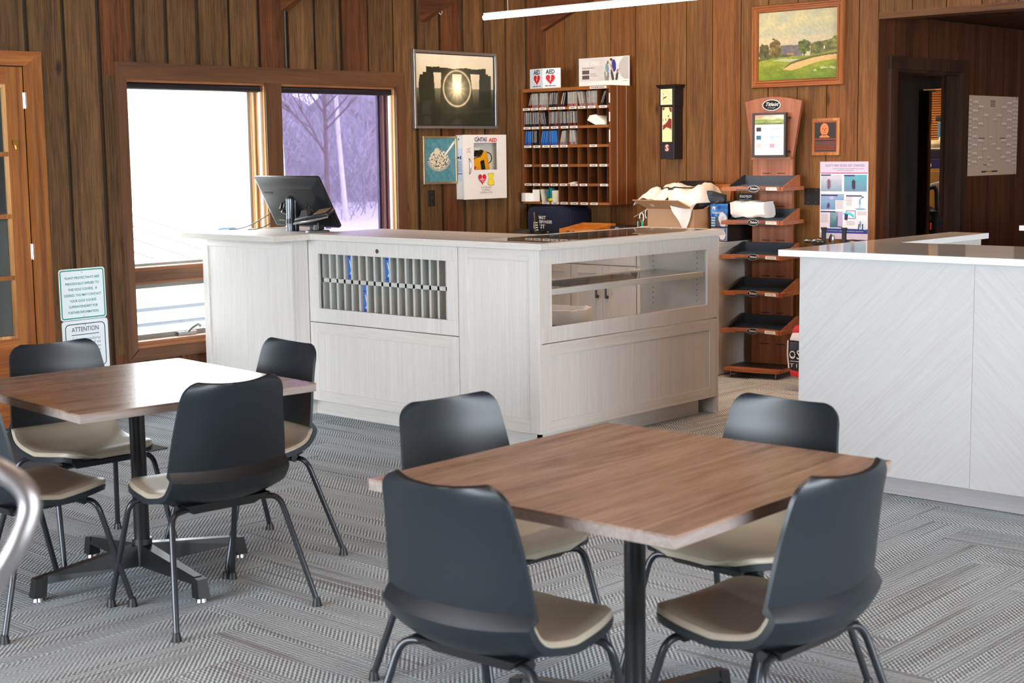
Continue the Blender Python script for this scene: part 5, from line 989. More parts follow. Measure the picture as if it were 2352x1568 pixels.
def golf(u, v):
    n = fbm(u*7, v*7); n2 = vnoise(u*60+v*25, v*38); n3 = fbm(u*26, v*26)
    sky = mixc(C3(182, 182, 152), C3(216, 202, 148), np.clip(1.5*n-0.2+0.2*np.sin(u*5), 0, 1)); sky = mixc(sky, C3(214, 192, 164), np.clip((v-0.52)*-3+0.9, 0, 1)*0.6); sky = mixc(sky, C3(172, 182, 164), np.clip(fbm(u*5+3, v*9)-0.45, 0, 1)*1.6); c = sky*(0.95+0.09*n2[..., None])
    hz = 0.335+0.10*u+0.02*np.sin(u*7)
    far = v < hz+0.115+0.02*n3-0.04*np.abs(u-0.42); c = np.where((far & (u > .28) & (u < .56))[..., None], C3(112, 106, 104)*(0.8+0.4*n3[..., None]), c)
    tr = hz+0.10+0.055*vnoise(u*11, u*0+3)+0.05*(u-0.7); c = np.where(((v < tr) & (u > .66))[..., None], C3(110, 112, 58)*(0.6+0.8*n3[..., None]), c)
    for x, y, rx, ry, col_ in ((.075, .42, .075, .13, (96, 92, 48)), (.215, .45, .085, .16, (118, 100, 48)), (.585, .47, .075, .12, (92, 106, 46)), (.76, .46, .05, .07, (84, 92, 44)), (.98, .52, .06, .09, (128, 134, 62))):
        q = np.hypot((u-x)/rx, (v-y)/ry)+0.7*(n3-0.5) < 0.95; c = np.where(q[..., None], C3(*col_)*(0.55+0.9*n3[..., None]), c)
    for x in (.085, .215, .585): c = np.where(((np.abs(u-x) < .007) & (v > hz-.05) & (v < .40))[..., None], C3(58, 42, 28), c)
    gr = mixc(C3(112, 132, 20), C3(160, 166, 52), np.clip(fbm(u*5, v*16)*1.5-0.25, 0, 1)); gr = mixc(gr, C3(150, 158, 86), np.clip((v-0.2)*4, 0, 1)*0.7); gr = mixc(gr, C3(60, 104, 22), np.clip(0.16-v+0.15*(u-.4), 0, 1)*2.4)
    g_ = v < hz-0.045+0.01*n3; c = np.where(g_[..., None], gr*(0.92+0.14*n2[..., None]), c)
    c = np.where(((np.abs(v-(hz-.03)) < .02) & (u < .42))[..., None], C3(92, 96, 50)*(0.7+0.6*n3[..., None]), c)
    fw_ = np.abs(v-(0.255+0.135*(u-.18)+0.03*np.sin(u*8))) < 0.022*np.clip((u-.16)*6, 0, 1)*np.clip((.82-u)*3, 0, 1); c = np.where(fw_[..., None], C3(184, 188, 138), c)
    mid = np.where(u < .72, 0.165+0.30*(u-.35), 0.275+0.03*np.sin((u-.72)*6)); wd = 0.055*np.clip((u-.31)*9, 0, 1)*np.where(u < .72, 1.0-0.9*np.abs(u-.5), .75)
    c = np.where((np.abs(v-mid) < wd)[..., None], C3(224, 178, 112)*(0.95+0.1*n2[..., None]), c); c = np.where(((v-mid > wd*0.75) & (v-mid < wd*1.25+.006) & (u > .33))[..., None], C3(104, 92, 54), c)
    c = np.where(((np.abs(u-.835) < .006) & (v > hz+.01) & (v < hz+.055))[..., None], C3(236, 228, 206), c); c = np.where(((np.abs(u-.41) < .045) & (np.abs(v-(hz-.005)) < .012))[..., None], C3(196, 126, 96), c)
    c = np.where(((np.abs(v-(.145-.02*np.sin(u*20))) < .018) & (u > .70) & (u < .97) & (n3 > .5))[..., None], C3(178, 192, 128), c); return c
picture('canvas', pt, p, 0.050, 0.050, W_-0.050, H_-0.050, 230, 180, golf, OIL, 0.012)

pq = thing('wall_plaque', 'wooden award plaque with a bronze portrait and tiny lettering', 'plaque', (9.08, 5.445, 1.52)); p = WY(5.551, 1.518)
part('board', p.slab(B(), 0, 0, 0.213, 0.254, 0.001, 0.018), wood('plaque_wood', (142, 84, 40), (178, 116, 64), (196, 136, 82), axis=2, stretch=0.06, scale=18, rough=0.4, vary=0.03), pq, bevel=0.005)
BRZ = mat('bronze_print', (214, 126, 76), 0.4, metal=0.2); p2 = part('plate', p.slab(B(), 0.018, 0.022, 0.195, 0.236, 0.018, 0.0195), mat('plate_black', (46, 40, 36), 0.4), pq)
b = B(); p.shape(b, oval(0.100, 0.178, 0.033, 0.042, 24), 0.0202); p.shape(b, [(0.062, 0.128), (0.082, 0.142), (0.118, 0.142), (0.142, 0.126), (0.142, 0.122), (0.062, 0.122)][::-1], 0.0202); p.ring(b, 0.020, 0.024, 0.193, 0.234, 0.002, 0.0195, 0.0202); part('portrait', b, BRZ, p2)
b = B(); p.shape(b, oval(0.090, 0.182, 0.006, 0.0028, 8), 0.0206); p.shape(b, oval(0.112, 0.182, 0.006, 0.0028, 8), 0.0206); p.quad(b, 0.092, 0.157, 0.112, 0.160, 0.0206); p.quad(b, 0.098, 0.167, 0.104, 0.176, 0.0206); part('face_lines', b, MATS['plate_black'], p2)
b = B(); scribble(b, p, 0.026, 0.223, 0.187, 0.0204, 0.008, 9, 1); scribble(b, p, 0.026, 0.108, 0.187, 0.0204, 0.008, 8, 2)
for k in range(6): scribble(b, p, 0.028+0.003*(k == 5), 0.090-0.0105*k, 0.186, 0.0204, 0.005, 12, 10+k)
part('print', b, mat('bronze_dark', (150, 72, 44), 0.5), p2)

gp = thing('rules_poster', 'white and violet golf rules poster pinned by the recess corner', 'poster', (9.08, 5.3, 0.95)); p = Pl((9.086, 5.487, 0.949), (0, -1, 0), (0, 0.006, 1)); W_, H_ = 0.371, 0.527
part('sheet', p.slab(B(), 0, 0, W_, H_, 0, 0.0012), mat('poster_white', (238, 234, 240), 0.3), gp)
LILAC = mat('poster_lilac', (206, 198, 220), 0.35); VIO = mat('poster_violet', (54, 44, 104), 0.4); part('header_band', p.quad(B(), 0, 0.452, W_, H_, 0.0016), LILAC, gp); part('rule', p.quad(B(), 0.005, 0.446, W_-0.004, 0.452, 0.0018), mat('poster_magenta', (168, 50, 116), 0.4), gp)
text("GOLF'S NEW RULES: KEY CHANGES", 0.022, VIO, gp, p, 0.192, 0.500, 0.002, width=0.30)
part('footer_band', p.quad(B(), 0.035, 0.040, W_, 0.072, 0.0016), mat('poster_blue', (44, 62, 150), 0.35), gp); text('For more information on golf\u2019s new rules, please visit usga.org/rules.', 0.010, PAPER, gp, p, 0.195, 0.056, 0.002, width=0.29)
part('footer_light', p.quad(B(), 0.002, 0.002, W_-0.002, 0.040, 0.0015), LILAC, gp)
def pic(seed, a, b_, c_):
    def f(u, v):
        n = fbm(u*5+seed, v*5+seed*2); c = mixc(C3(*a), C3(*b_), np.clip(v+0.5*(n-.5), 0, 1)); q = np.hypot((u-.32-.05*seed % .3)/.10, (v-.42)/.34)+.4*(n-.5) < .9; return np.where(q[..., None], C3(*c_), c)
    return f
for k, (x0, y0, x1, y1, a, c1, c2) in enumerate(((0.008, 0.325, 0.172, 0.438, (132, 160, 182), (204, 206, 222), (120, 92, 122)), (0.188, 0.325, 0.362, 0.438, (106, 140, 172), (92, 172, 190), (58, 46, 62)), (0.008, 0.264, 0.188, 0.308, (120, 158, 196), (150, 180, 208), (190, 180, 214)), (0.008, 0.200, 0.122, 0.264, (104, 148, 190), (128, 164, 200), (72, 62, 88)), (0.080, 0.078, 0.178, 0.188, (60, 108, 130), (140, 170, 186), (74, 110, 122)), (0.292, 0.068, 0.362, 0.150, (188, 212, 228), (226, 236, 246), (120, 140, 170)))):
    picture('photo_print', gp, p, x0, y0, x1, y1, 26, 22, pic(k+1, a, c1, c2), MATT, 0.002)
b = B(); p.shape(b, oval(0.315, 0.207, 0.042, 0.006, 20), 0.002); p.quad(b, 0.306, 0.20, 0.312, 0.24, 0.0021); p.shape(b, [(0.302, 0.24), (0.318, 0.236), (0.316, 0.27), (0.335, 0.288), (0.325, 0.292), (0.304, 0.27)], 0.0021); part('figure_print', b, mat('poster_sky', (120, 178, 206), 0.4), gp)
part('leg_print', p.shape(B(), [(0.142, 0.09), (0.176, 0.085), (0.176, 0.188), (0.144, 0.188)], 0.0026), mat('poster_mauve', (190, 170, 216), 0.4), gp)
b = B(); p.ring(b, 0.205, 0.140, 0.278, 0.196, 0.004, 0.0016, 0.0022); p.shape(b, [(0.192, 0.134), (0.216, 0.128), (0.222, 0.170), (0.196, 0.174)], 0.0024); p.shape(b, oval(0.333, 0.287, 0.006, 0.006, 10), 0.0023); p.shape(b, [(0.298, 0.07), (0.306, 0.07), (0.310, 0.105), (0.302, 0.105)], 0.0024); p.shape(b, [(0.328, 0.07), (0.336, 0.07), (0.338, 0.108), (0.328, 0.105)], 0.0024); p.quad(b, 0.288, 0.064, 0.345, 0.070, 0.0024); part('dark_print', b, VIO, gp)
part('arc_print', p.shape(B(), [(0.212+0.055*math.cos(t)+0.005, 0.146+0.040*math.sin(t)) for t in [0.15+2.2*k/8 for k in range(9)]]+[(0.217+0.035*math.cos(t), 0.146+0.022*math.sin(t)) for t in [2.2-2.0*k/8 for k in range(9)]], 0.0023), mat('poster_cyan', (84, 206, 222), 0.4), gp)
b = B()
for k, (x0, y0, x1) in enumerate(((0.008, 0.436, 0.085), (0.188, 0.433, 0.27), (0.010, 0.298, 0.14), (0.205, 0.296, 0.325), (0.008, 0.186, 0.125))): p.quad(b, x0, y0-0.005, x1, y0+0.004, 0.0028)
part('caption_bar', b, VIO, gp); b = B()
for k in range(6): scribble(b, p, 0.128, 0.254-0.009*k, 0.182, 0.002, 0.0035, 5, k); scribble(b, p, 0.204, 0.284-0.0105*k, 0.25, 0.002, 0.0035, 4, k+8); scribble(b, p, 0.010, 0.166-0.0105*k, 0.066, 0.002, 0.0035, 5, k+20)
for k in range(3): scribble(b, p, 0.292, 0.186-0.009*k, 0.36, 0.002, 0.0035, 6, k+30); scribble(b, p, 0.21, 0.118-0.0095*k, 0.275, 0.002, 0.0035, 5, k+40)
scribble(b, p, 0.10, 0.477, 0.34, 0.002, 0.004, 14, 50); scribble(b, p, 0.13, 0.465, 0.26, 0.002, 0.004, 9, 51); part('small_print', b, GREYINK, gp)

br = thing('bracket_poster', 'large white tournament bracket sheet pinned on the dark recess wall', 'poster', (10.8, 5.05, 1.35)); W_, H_ = 0.872, 0.588; p = WX(10.379, 1.350, 5.061)
part('sheet', p.slab(B(), 0, 0, W_, H_, 0, 0.002), mat('bracket_paper', (196, 166, 144), 0.6), br)
b = B(); c = B(); bl = B(); g_ = [(0, 16, 0.005), (1, 8, 0.105), (2, 4, 0.195), (3, 2, 0.275)]
for s_ in (0, 1):
    fx = (lambda x: x) if s_ == 0 else (lambda x: W_-x)
    for lv, n_, x in g_:
        for k in range(n_):
            y = 0.055+(k+0.5)*0.50/n_; xa, xb = sorted((fx(x), fx(x+0.088))); p.quad(b, xa, y, xb, y+0.0030, 0.0026); p.quad(bl, xa+0.006, y+0.004, xb-0.006, y+0.024 if lv else y+0.018, 0.0024); scribble(c, p, xa+0.015, y+0.008, xb-0.015, 0.0028, 0.004, 2, k+lv*20+s_*50)
            if k % 2 == 0: xe = fx(x+0.088); y2 = 0.055+(k+1.5)*0.50/n_; p.quad(b, xe-0.0012, y, xe+0.0012, y2, 0.0026)
for x0, y0 in ((0.375, 0.27), (0.44, 0.40), (0.435, 0.215), (0.355, 0.12), (0.355, 0.062), (0.415, 0.09)): p.quad(b, x0, y0, x0+0.066, y0+0.003, 0.0026); p.quad(bl, x0+0.006, y0+0.004, x0+0.06, y0+0.022, 0.0024); scribble(c, p, x0+0.01, y0+0.008, x0+0.055, 0.0028, 0.005, 2, 7)
for k in range(4): scribble(c, p, 0.395, 0.548-0.013*k, 0.475, 0.0028, 0.008, 3, k)
for x0, y0, x1 in ((0.21, 0.272, 0.31), (0.56, 0.272, 0.66), (0.30, 0.075, 0.36)): p.quad(c, x0, y0, x1, y0+0.007, 0.0028)
part('bracket_line', b, mat('bracket_line', (120, 96, 84), 0.6), br, kind='stuff'); part('name_slip', bl, mat('slip_pale', (226, 208, 194), 0.6), br, kind='stuff'); part('print', c, mat('bracket_print', (92, 72, 62), 0.6), br)
part('logo_strip', p.quad(p.quad(B(), 0.27, 0.022, 0.35, 0.034, 0.0026), 0.44, 0.022, 0.54, 0.034, 0.0026), mat('logo_navy', (60, 54, 60), 0.5), br); part('logo_strip', p.quad(B(), 0.352, 0.022, 0.438, 0.034, 0.0026), mat('logo_orange', (196, 130, 50), 0.5), br)
for x, y in ((0.01, -0.006), (0.84, 0.004), (0.835, 0.578)): part('pin', p.shape(B(), oval(x, y, 0.006, 0.006, 10), 0.002, 0.006), STEEL, br)
# ------------------------------------------------------------------ display stand with sloping trays
CH1 = wood('cherry', (116, 62, 36), (158, 95, 64), (184, 120, 88), axis=2, stretch=0.05, scale=10, rough=0.38, vary=0.04, contrast=0.9, bump=0.03); CHX = wood('cherry_flat', (122, 66, 36), (164, 99, 64), (188, 124, 90), axis=1, stretch=0.05, scale=10, rough=0.38, vary=0.04, contrast=0.9, bump=0.03)
TRAY = mat('tray_slate', (58, 66, 76), 0.5); TRAYD = mat('tray_side', (48, 46, 46), 0.5)
ds = thing('display_stand', 'tall cherry wood display stand with five sloping trays and an oval crest', 'display stand', (0, 0, 0))
# local frame: back centre at the origin, the stand faces -X
part('back_panel', B().box(-0.03, 0.0, -0.150, 0.150, 0.045, 1.50), CH1, ds, bevel=0.002, seg=1)
hp = [(-0.150, 1.502), (0.150, 1.502), (0.213, 1.893)]+[(0.213-0.426*k/10, 1.893+0.032*math.sin(PI*k/10)) for k in range(1, 10)]+[(-0.213, 1.893)]
part('header_board', B().hexa([(-0.032, y, z) for y, z in hp], [(0.0, y, z) for y, z in hp]), CH1, ds, bevel=0.002, seg=1)
part('header_shelf', B().box(-0.06, -0.032, -0.148, 0.148, 1.496, 1.510), CHX, ds, bevel=0.002)
pd = Pl((-0.033, 0, 0), (0, -1, 0), (0, 0, 1))
SLV2 = mat('crest_silver', (206, 206, 202), 0.3, metal=0.6); CBLK = mat('crest_black', (24, 26, 28), 0.12, coat=0.5)
def crest(parent, pl, cx, cz, rx, rz, tiny):
    c = part('crest', pl.shape(B(), oval(cx, cz, rx, rz), 0.0, 0.006), SLV2, parent, bevel=0.001); part('crest_face', pl.shape(B(), oval(cx, cz, rx*0.92, rz*0.88), 0.006, 0.0072), CBLK, c)
    text('Titleist', rz*0.95, PAPER, c, pl, cx, cz+rz*(0.12 if not tiny else 0.02), 0.0078, shear=0.45, width=rx*1.42, bold=0.0004)
    if not tiny: text('#1 ball in golf', rz*0.26, SLV2, c, pl, cx, cz-rz*0.48, 0.0078)
crest(ds, pd, -0.008, 1.868, 0.068, 0.038, False)
scn = part('notice_frame', Pl((-0.034, 0, 0), (0, -1, 0), (0, 0, 1)).ring(B(), -0.125, 1.512, 0.125, 1.815, 0.014, 0.03, 0.062), mat('notice_black', (44, 34, 36), 0.4), ds, bevel=0.002)
p = Pl((-0.034, 0, 0), (0, -1, 0), (0, 0, 1)); part('notice_sheet', p.slab(B(), -0.113, 1.524, 0.113, 1.803, 0.045, 0.052), mat('notice_paper', (240, 240, 242), 0.35), scn)
part('bracket', p.slab(p.slab(B(), 0.10, 1.54, 0.135, 1.556, 0.0, 0.035), 0.10, 1.77, 0.135, 1.786, 0.0, 0.035).box(-0.064, -0.034, -0.05, 0.05, 1.60, 1.72), BLACK, ds)
def course(u, v):
    n = fbm(u*5, v*4); c = mixc(C3(120, 142, 60), C3(214, 220, 178), np.clip(v*1.3+n-.6, 0, 1)); c = np.where((v > .68+.1*(n-.5))[..., None], mixc(C3(196, 140, 110), C3(236, 230, 214), np.clip(u+n-.4, 0, 1)), c); return np.where((np.abs(v-.42) < .04)[..., None], C3(96, 124, 40), c)
picture('photo_print', scn, p, -0.111, 1.735, 0.111, 1.801, 40, 20, course, GLOSS, 0.0525)
text('YOUR BALL, YOUR GAME', 0.013, INK, scn, p, 0.0, 1.739, 0.054, width=0.19)
for k, c_ in enumerate(((44, 34, 52), (208, 204, 214), (44, 104, 132), (170, 208, 224), (206, 196, 196), (196, 156, 160))):
    x0 = -0.098+0.10*(k % 2); z0 = 1.688-0.056*(k//2); part('swatch', p.quad(B(), x0, z0, x0+0.036, z0+0.028, 0.0525), mat('swatch_%d' % k, c_, 0.5), scn)
b = B()
for k in range(6): scribble(b, p, -0.055+0.10*(k % 2), 1.706-0.056*(k//2), -0.02+0.10*(k % 2), 0.0525, 0.003, 4, k)
part('small_print', b, GREYINK, scn)
for k, z in enumerate((1.302, 1.073, 0.837, 0.586, 0.327)):
    t = part('tray', B().box(-0.345, -0.03, -0.205, 0.205, z-0.012, z-0.006).box(-0.05, -0.034, -0.205, 0.205, z-0.006, z+0.082), TRAY, ds, bevel=0.002, seg=1)
    for s_ in (1, -1):
        y = 0.207*s_; part('tray_side', B().prism([(-0.335, y, z-0.014), (-0.03, y, z-0.014), (-0.03, y, z+0.086), (-0.06, y, z+0.086), (-0.325, y, z+0.006)], (0, -0.008*s_, 0)), CHX if s_ < 0 else TRAYD, t)
    b = B()
    for q in range(4): b.box(-0.30+0.06*q, -0.292+0.06*q, -0.198, 0.198, z-0.006, z+0.004+0.006*q)
    part('tray_rib', b, mat('rib_slate', (70, 80, 92), 0.4), t)
    n = 12; arc = [(-0.372+0.055*(1-(2*i/n-1)**2), 0.214-0.428*i/n) for i in range(n+1)]
    b = B(); b.slab([[(x-0.008, y, z-0.016), (x-0.010, y, z+0.014)] for x, y in arc], [[(x+0.022, y, z-0.016), (x+0.022, y, z+0.014)] for x, y in arc]); part('front_rail', b, CHX, t, smooth=True)
    part('side_rail', B().box(-0.37, -0.02, -0.232, -0.208, z-0.016, z+0.010), CHX, t, bevel=0.003); part('side_rail', B().box(-0.37, -0.02, 0.208, 0.226, z-0.016, z+0.006), CHX, t, bevel=0.003)
    pr = Pl((-0.33, 0, 0), (0, -1, 0), (0, 0, 1)); crest(t, pr, 0.0, z-0.002, 0.042, 0.0215, True)
    tg = part('price_strip', Pl((-0.352, -0.145, z-0.012), (-0.235, -1, 0), (0, 0, 1)).slab(B(), -0.048, 0, 0.050, 0.021, 0.004, 0.006), PAPER, t)
    text('BUY 2 GET 1', 0.012, INK, tg, Pl((-0.352, -0.145, z-0.012), (-0.235, -1, 0), (0, 0, 1)), 0, 0.0105, 0.007, width=0.06)
    for y in (0.045, -0.065): part('slot', B().box(-0.0315, -0.029, y-0.03, y+0.03, z+0.094, z+0.100), INK, ds)
for y in (0.05, -0.07): part('slot', B().box(-0.0315, -0.029, y-0.035, y+0.035, 0.20, 0.206), INK, ds)
bp = [(-0.02, 0.208), (-0.02, -0.208), (-0.355, -0.208)]+[(-0.355-0.022*math.sin(PI*k/8), -0.208+0.416*k/8) for k in range(1, 8)]+[(-0.355, 0.208)]
bs = part('base', B().prism([(x, y, 0.042) for x, y in bp], (0, 0, 0.022)), CHX, ds, bevel=0.004); part('base_inlay', B().prism([(-0.05, 0.19, 0.0645), (-0.05, -0.19, 0.0645), (-0.27, -0.20, 0.0645), (-0.27, 0.20, 0.0645)], (0, 0, 0.001)), TRAYD, bs)
for x, y in ((-0.32, 0.17), (-0.32, -0.17), (-0.05, 0.17), (-0.05, -0.17)): part('levelling_foot', B().cyl((x, y), 0.004, 0.004, 0.006, 0.043, 8).cyl((x, y), 0.016, 0.010, 0.0, 0.008, 12), STEEL, ds, smooth=True)
ds.location = (8.985, 5.795, 0); ds.rotation_euler = (0, 0, math.radians(8.3))

# ------------------------------------------------------------------ till monitor, pole and card terminal on the counter
MB_ = mat('monitor_black', (26, 28, 31), 0.33, spec=0.5); mo = thing('monitor', 'black till monitor seen from behind, tilted back over the counter', 'monitor', (6.0, 7.2, 1.102))
ux = Vector((0.07, -1, -0.004)).normalized(); vy = Vector((-0.50, -0.03, 0.87)).normalized(); nn = ux.cross(vy).normalized()   # nn looks toward the customer
O = Vector((6.02, 7.605, 1.118)); 
def mp_(x, y, d): return O+ux*x+vy*y+nn*d
W_, H_ = 0.575, 0.362
part('screen_frame', B().hexa([mp_(*q, -0.028) for q in rrect(0, 0, W_, H_, 0.016)], [mp_(*q, -0.010) for q in rrect(0, 0, W_, H_, 0.016)]), MB_, mo, bevel=0.003, smooth=True)
hs = part('housing', B().hexa([mp_(*q, -0.010) for q in ((0.006, 0.006), (W_-0.006, 0.006), (W_-0.006, H_-0.006), (0.006, H_-0.006))], [mp_(*q, 0.022) for q in ((0.05, 0.03), (W_-0.065, 0.03), (W_-0.065, H_-0.065), (0.05, H_-0.065))]), MB_, mo, bevel=0.006, smooth=True)
pm_ = Pl(mp_(0, 0, 0.0225), ux, vy); part('screen', B().hexa([mp_(*q, -0.0285) for q in ((0.02, 0.02), (W_-0.02, 0.02), (W_-0.02, H_-0.02), (0.02, H_-0.02))], [mp_(*q, -0.028) for q in ((0.02, 0.02), (W_-0.02, 0.02), (W_-0.02, H_-0.02), (0.02, H_-0.02))]), mat('screen_dark', (12, 14, 18), 0.15), mo)
for x in (0.075, 0.285): part('vent_slot', pm_.slab(B(), x, 0.262, x+0.075, 0.272, 0, 0.002), INK, hs)
text('ViewSonic', 0.034, mat('logo_dull', (52, 55, 60), 0.3), hs, pm_, 0.245, 0.225, 0.001, width=0.13)
part('mount_plate', pm_.slab(B(), 0.20, 0.10, 0.31, 0.20, 0.001, 0.012), BLACKM, mo, bevel=0.004); part('mount_joint', B().tube([mp_(0.235, 0.18, 0.03), mp_(0.235, 0.15, 0.075)], 0.022, 12).tube([mp_(0.30, 0.185, 0.03), mp_(0.27, 0.165, 0.06)], 0.02, 12).tube([mp_(0.205, 0.19, 0.03), mp_(0.22, 0.175, 0.07)], 0.014, 10), BLACKM, mo, smooth=True)
for x, y in ((0.205, 0.105), (0.305, 0.105), (0.30, 0.19)): part('screw', pm_.shape(B(), oval(x, y, 0.006, 0.006, 10), 0.012, 0.016), CHROME, mo)
part('cable', B().tube(bend([mp_(0.235, 0.13, 0.035), mp_(0.25, 0.085, 0.04), mp_(0.31, 0.10, 0.03), mp_(0.345, 0.265, 0.012), mp_(0.36, 0.268, 0.012), mp_(0.365, 0.10, 0.02)], 0.03), 0.003, 6), BLACK, mo, smooth=True)
part('power_cord', B().tube(bend([mp_(0.03, 0.12, 0.0), mp_(-0.01, 0.09, 0.0), (5.92, 7.72, 1.13), (5.87, 7.78, 1.106), (5.80, 7.80, 1.105)], 0.05), 0.0035, 6).tube(bend([mp_(0.05, 0.09, 0.0), mp_(0.03, 0.05, 0.01), (5.90, 7.60, 1.11), (5.84, 7.66, 1.105)], 0.04), 0.003, 6), mat('cord_grey', (70, 68, 66), 0.5), mo, smooth=True)
po_ = thing('monitor_pole', 'grey steel mounting pole clamped to the counter behind the till monitor', 'stand', (5.90, 7.31, 1.102))
part('pole', B().cyl((5.90, 7.31), 0.022, 0.022, 1.102, 1.30, 20), mat('pole_grey', (98, 104, 108), 0.3, metal=0.7), po_, smooth=True); part('pole_cap', B().cyl((5.90, 7.31), 0.0225, 0.0225, 1.2995, 1.305, 20), BLACK, po_, smooth=True)
part('rear_channel', B().box(5.915, 5.945, 7.275, 7.297, 1.102, 1.30), BLACKM, po_, bevel=0.004); part('collar', B().cyl((5.90, 7.31), 0.026, 0.026, 1.15, 1.178, 20).tube([(5.885, 7.345, 1.17), (5.88, 7.37, 1.168)], 0.006), BLACKM, po_, smooth=True); part('wing_screw', B().tube([(5.88, 7.33, 1.172), (5.87, 7.375, 1.174)], 0.005), CHROME, po_, smooth=True)
part('arm', B().tube([(5.90, 7.30, 1.285), (5.93, 7.33, 1.285), mp_(0.235, 0.155, 0.07)], 0.016, 10), BLACKM, po_, smooth=True)
ct_ = thing('card_terminal', 'black card terminal with a silver rim on a swivel stand on the counter', 'card terminal', (5.90, 7.05, 1.102))
part('base_disc', B().cyl((5.905, 7.055), 0.075, 0.070, 1.102, 1.114, 28), mat('disc_grey', (74, 76, 78), 0.4), ct_, smooth=True); part('swivel', B().cyl((5.905, 7.055), 0.026, 0.022, 1.114, 1.150, 16).box(5.88, 5.93, 7.02, 7.04, 1.118, 1.146).box(5.88, 5.93, 7.07, 7.10, 1.116, 1.14), BLACKM, ct_, bevel=0.003); part('lever', B().tube([(5.89, 7.03, 1.14), (5.87, 7.0, 1.165)], 0.005), CHROME, ct_)
a_ = Vector((0.10, -1, 0.14)).normalized(); c_ = Vector((0.9, 0.1, 0.42)).normalized(); n_ = a_.cross(c_).normalized(); n_ = n_ if n_.z > 0 else -n_; Q = Vector((5.82, 7.17, 1.155)); tq = lambda x, y, d: Q+a_*x+c_*y+n_*d
part('body', B().hexa([tq(*q, 0.0) for q in ((0, 0), (0.27, 0.02), (0.27, 0.10), (0, 0.10))], [tq(*q, 0.024) for q in ((0.005, 0.005), (0.262, 0.025), (0.262, 0.095), (0.005, 0.095))]), MB_, ct_, bevel=0.005, smooth=True)
part('silver_rim', B().tube([tq(0.0, 0.09, 0.002), tq(-0.004, 0.0, 0.0), tq(0.12, -0.004, 0.0), tq(0.27, 0.016, 0.0)], 0.006, 8), CHROME, ct_, smooth=True); part('keypad', B().hexa([tq(0.15, 0.03, 0.024), tq(0.25, 0.035, 0.024), tq(0.25, 0.09, 0.024), tq(0.15, 0.09, 0.024)], [tq(0.15, 0.03, 0.030), tq(0.25, 0.035, 0.030), tq(0.25, 0.09, 0.030), tq(0.15, 0.09, 0.030)]), mat('key_tan', (120, 92, 72), 0.4), ct_, bevel=0.002)
part('stylus_holder', B().tube([tq(0.03, 0.08, 0.024), tq(0.07, 0.095, 0.075), tq(0.11, 0.08, 0.024)], 0.005, 8).hexa([tq(0.03, 0.03, 0.024), tq(0.10, 0.03, 0.024), tq(0.10, 0.085, 0.024), tq(0.03, 0.085, 0.024)], [tq(0.045, 0.05, 0.055), tq(0.09, 0.05, 0.055), tq(0.09, 0.08, 0.055), tq(0.045, 0.08, 0.055)]), BLACK, ct_)

# ------------------------------------------------------------------ things on the back counter (top at 0.93)
ZC = 0.9305; NB = mat('bag_navy', (30, 38, 62), 0.65, noise=0.12, nscale=22, bump=0.5)
fb_ = thing('first_aid_bag', 'navy fabric first responder kit bag with white lettering under the pigeonholes', 'bag', (8.9, 7.7, ZC))
b = B(); P_ = lambda x, y, z: (x, y, z)
rows_ = []
for i in range(9):
    x = 8.72+0.34*i/8; s_ = 1-0.10*abs(i-3)/5; rows_.append([(x, 7.70+0.19*s_*math.copysign(abs(math.cos(t))**0.35, math.cos(t)), ZC+0.112+0.108*(s_ if math.sin(t) > 0 else 1)*math.copysign(abs(math.sin(t))**0.35, math.sin(t))+0.004*math.sin(7*t+i)*(math.sin(t) > 0)) for t in [2*PI*k/32 for k in range(33)]])
b.grid(rows_); b.poly([q for q in rows_[0][:-1]]); b.poly([q for q in rows_[-1][:-1]][::-1]); bmesh.ops.remove_doubles(b.bm, verts=b.bm.verts[:], dist=1e-5)
part('body', b, NB, fb_, smooth=True); part('piping', B().tube([(8.80, 7.70+0.192*math.copysign(abs(math.cos(t))**0.35, math.cos(t)), ZC+0.112+0.110*math.copysign(abs(math.sin(t))**0.35, math.sin(t))) for t in [2*PI*k/40 for k in range(41)]], 0.004, 6), mat('bag_trim', (20, 26, 46), 0.6), fb_, smooth=True)
p = WY(7.86, ZC+0.0, 8.7185)
for k, tx in enumerate(('FIRST', 'RESPONDER', 'KIT')): text(tx, (0.032, 0.032, 0.040)[k], PAPER, fb_, p, 0.085, 0.132-0.033*k-0.003*(k == 2), 0.001, align='LEFT', width=(0.085, 0.15, 0.075)[k], bold=0.001)
part('logo_block', p.shape(p.shape(B(), [(0.045, 0.045), (0.075, 0.045), (0.062, 0.10), (0.045, 0.10)], 0.001), [(0.05, 0.11), (0.075, 0.11), (0.075, 0.135), (0.055, 0.135)], 0.001), PAPER, fb_); b = B(); scribble(b, p, 0.045, 0.028, 0.16, 0.001, 0.006, 4, 1); p.quad(b, 0.185, 0.02, 0.20, 0.026, 0.001); part('print', b, PAPER, fb_)
pb = thing('phone_base', 'cordless phone handset standing in its black cradle in front of the navy bag', 'phone', (8.55, 7.60, ZC))
part('cradle', B().hexa([(8.50, 7.56, ZC), (8.60, 7.56, ZC), (8.60, 7.65, ZC), (8.50, 7.65, ZC)], [(8.515, 7.575, ZC+0.035), (8.59, 7.575, ZC+0.05), (8.59, 7.635, ZC+0.05), (8.515, 7.635, ZC+0.035)]), BLACK, pb, bevel=0.006, smooth=True)
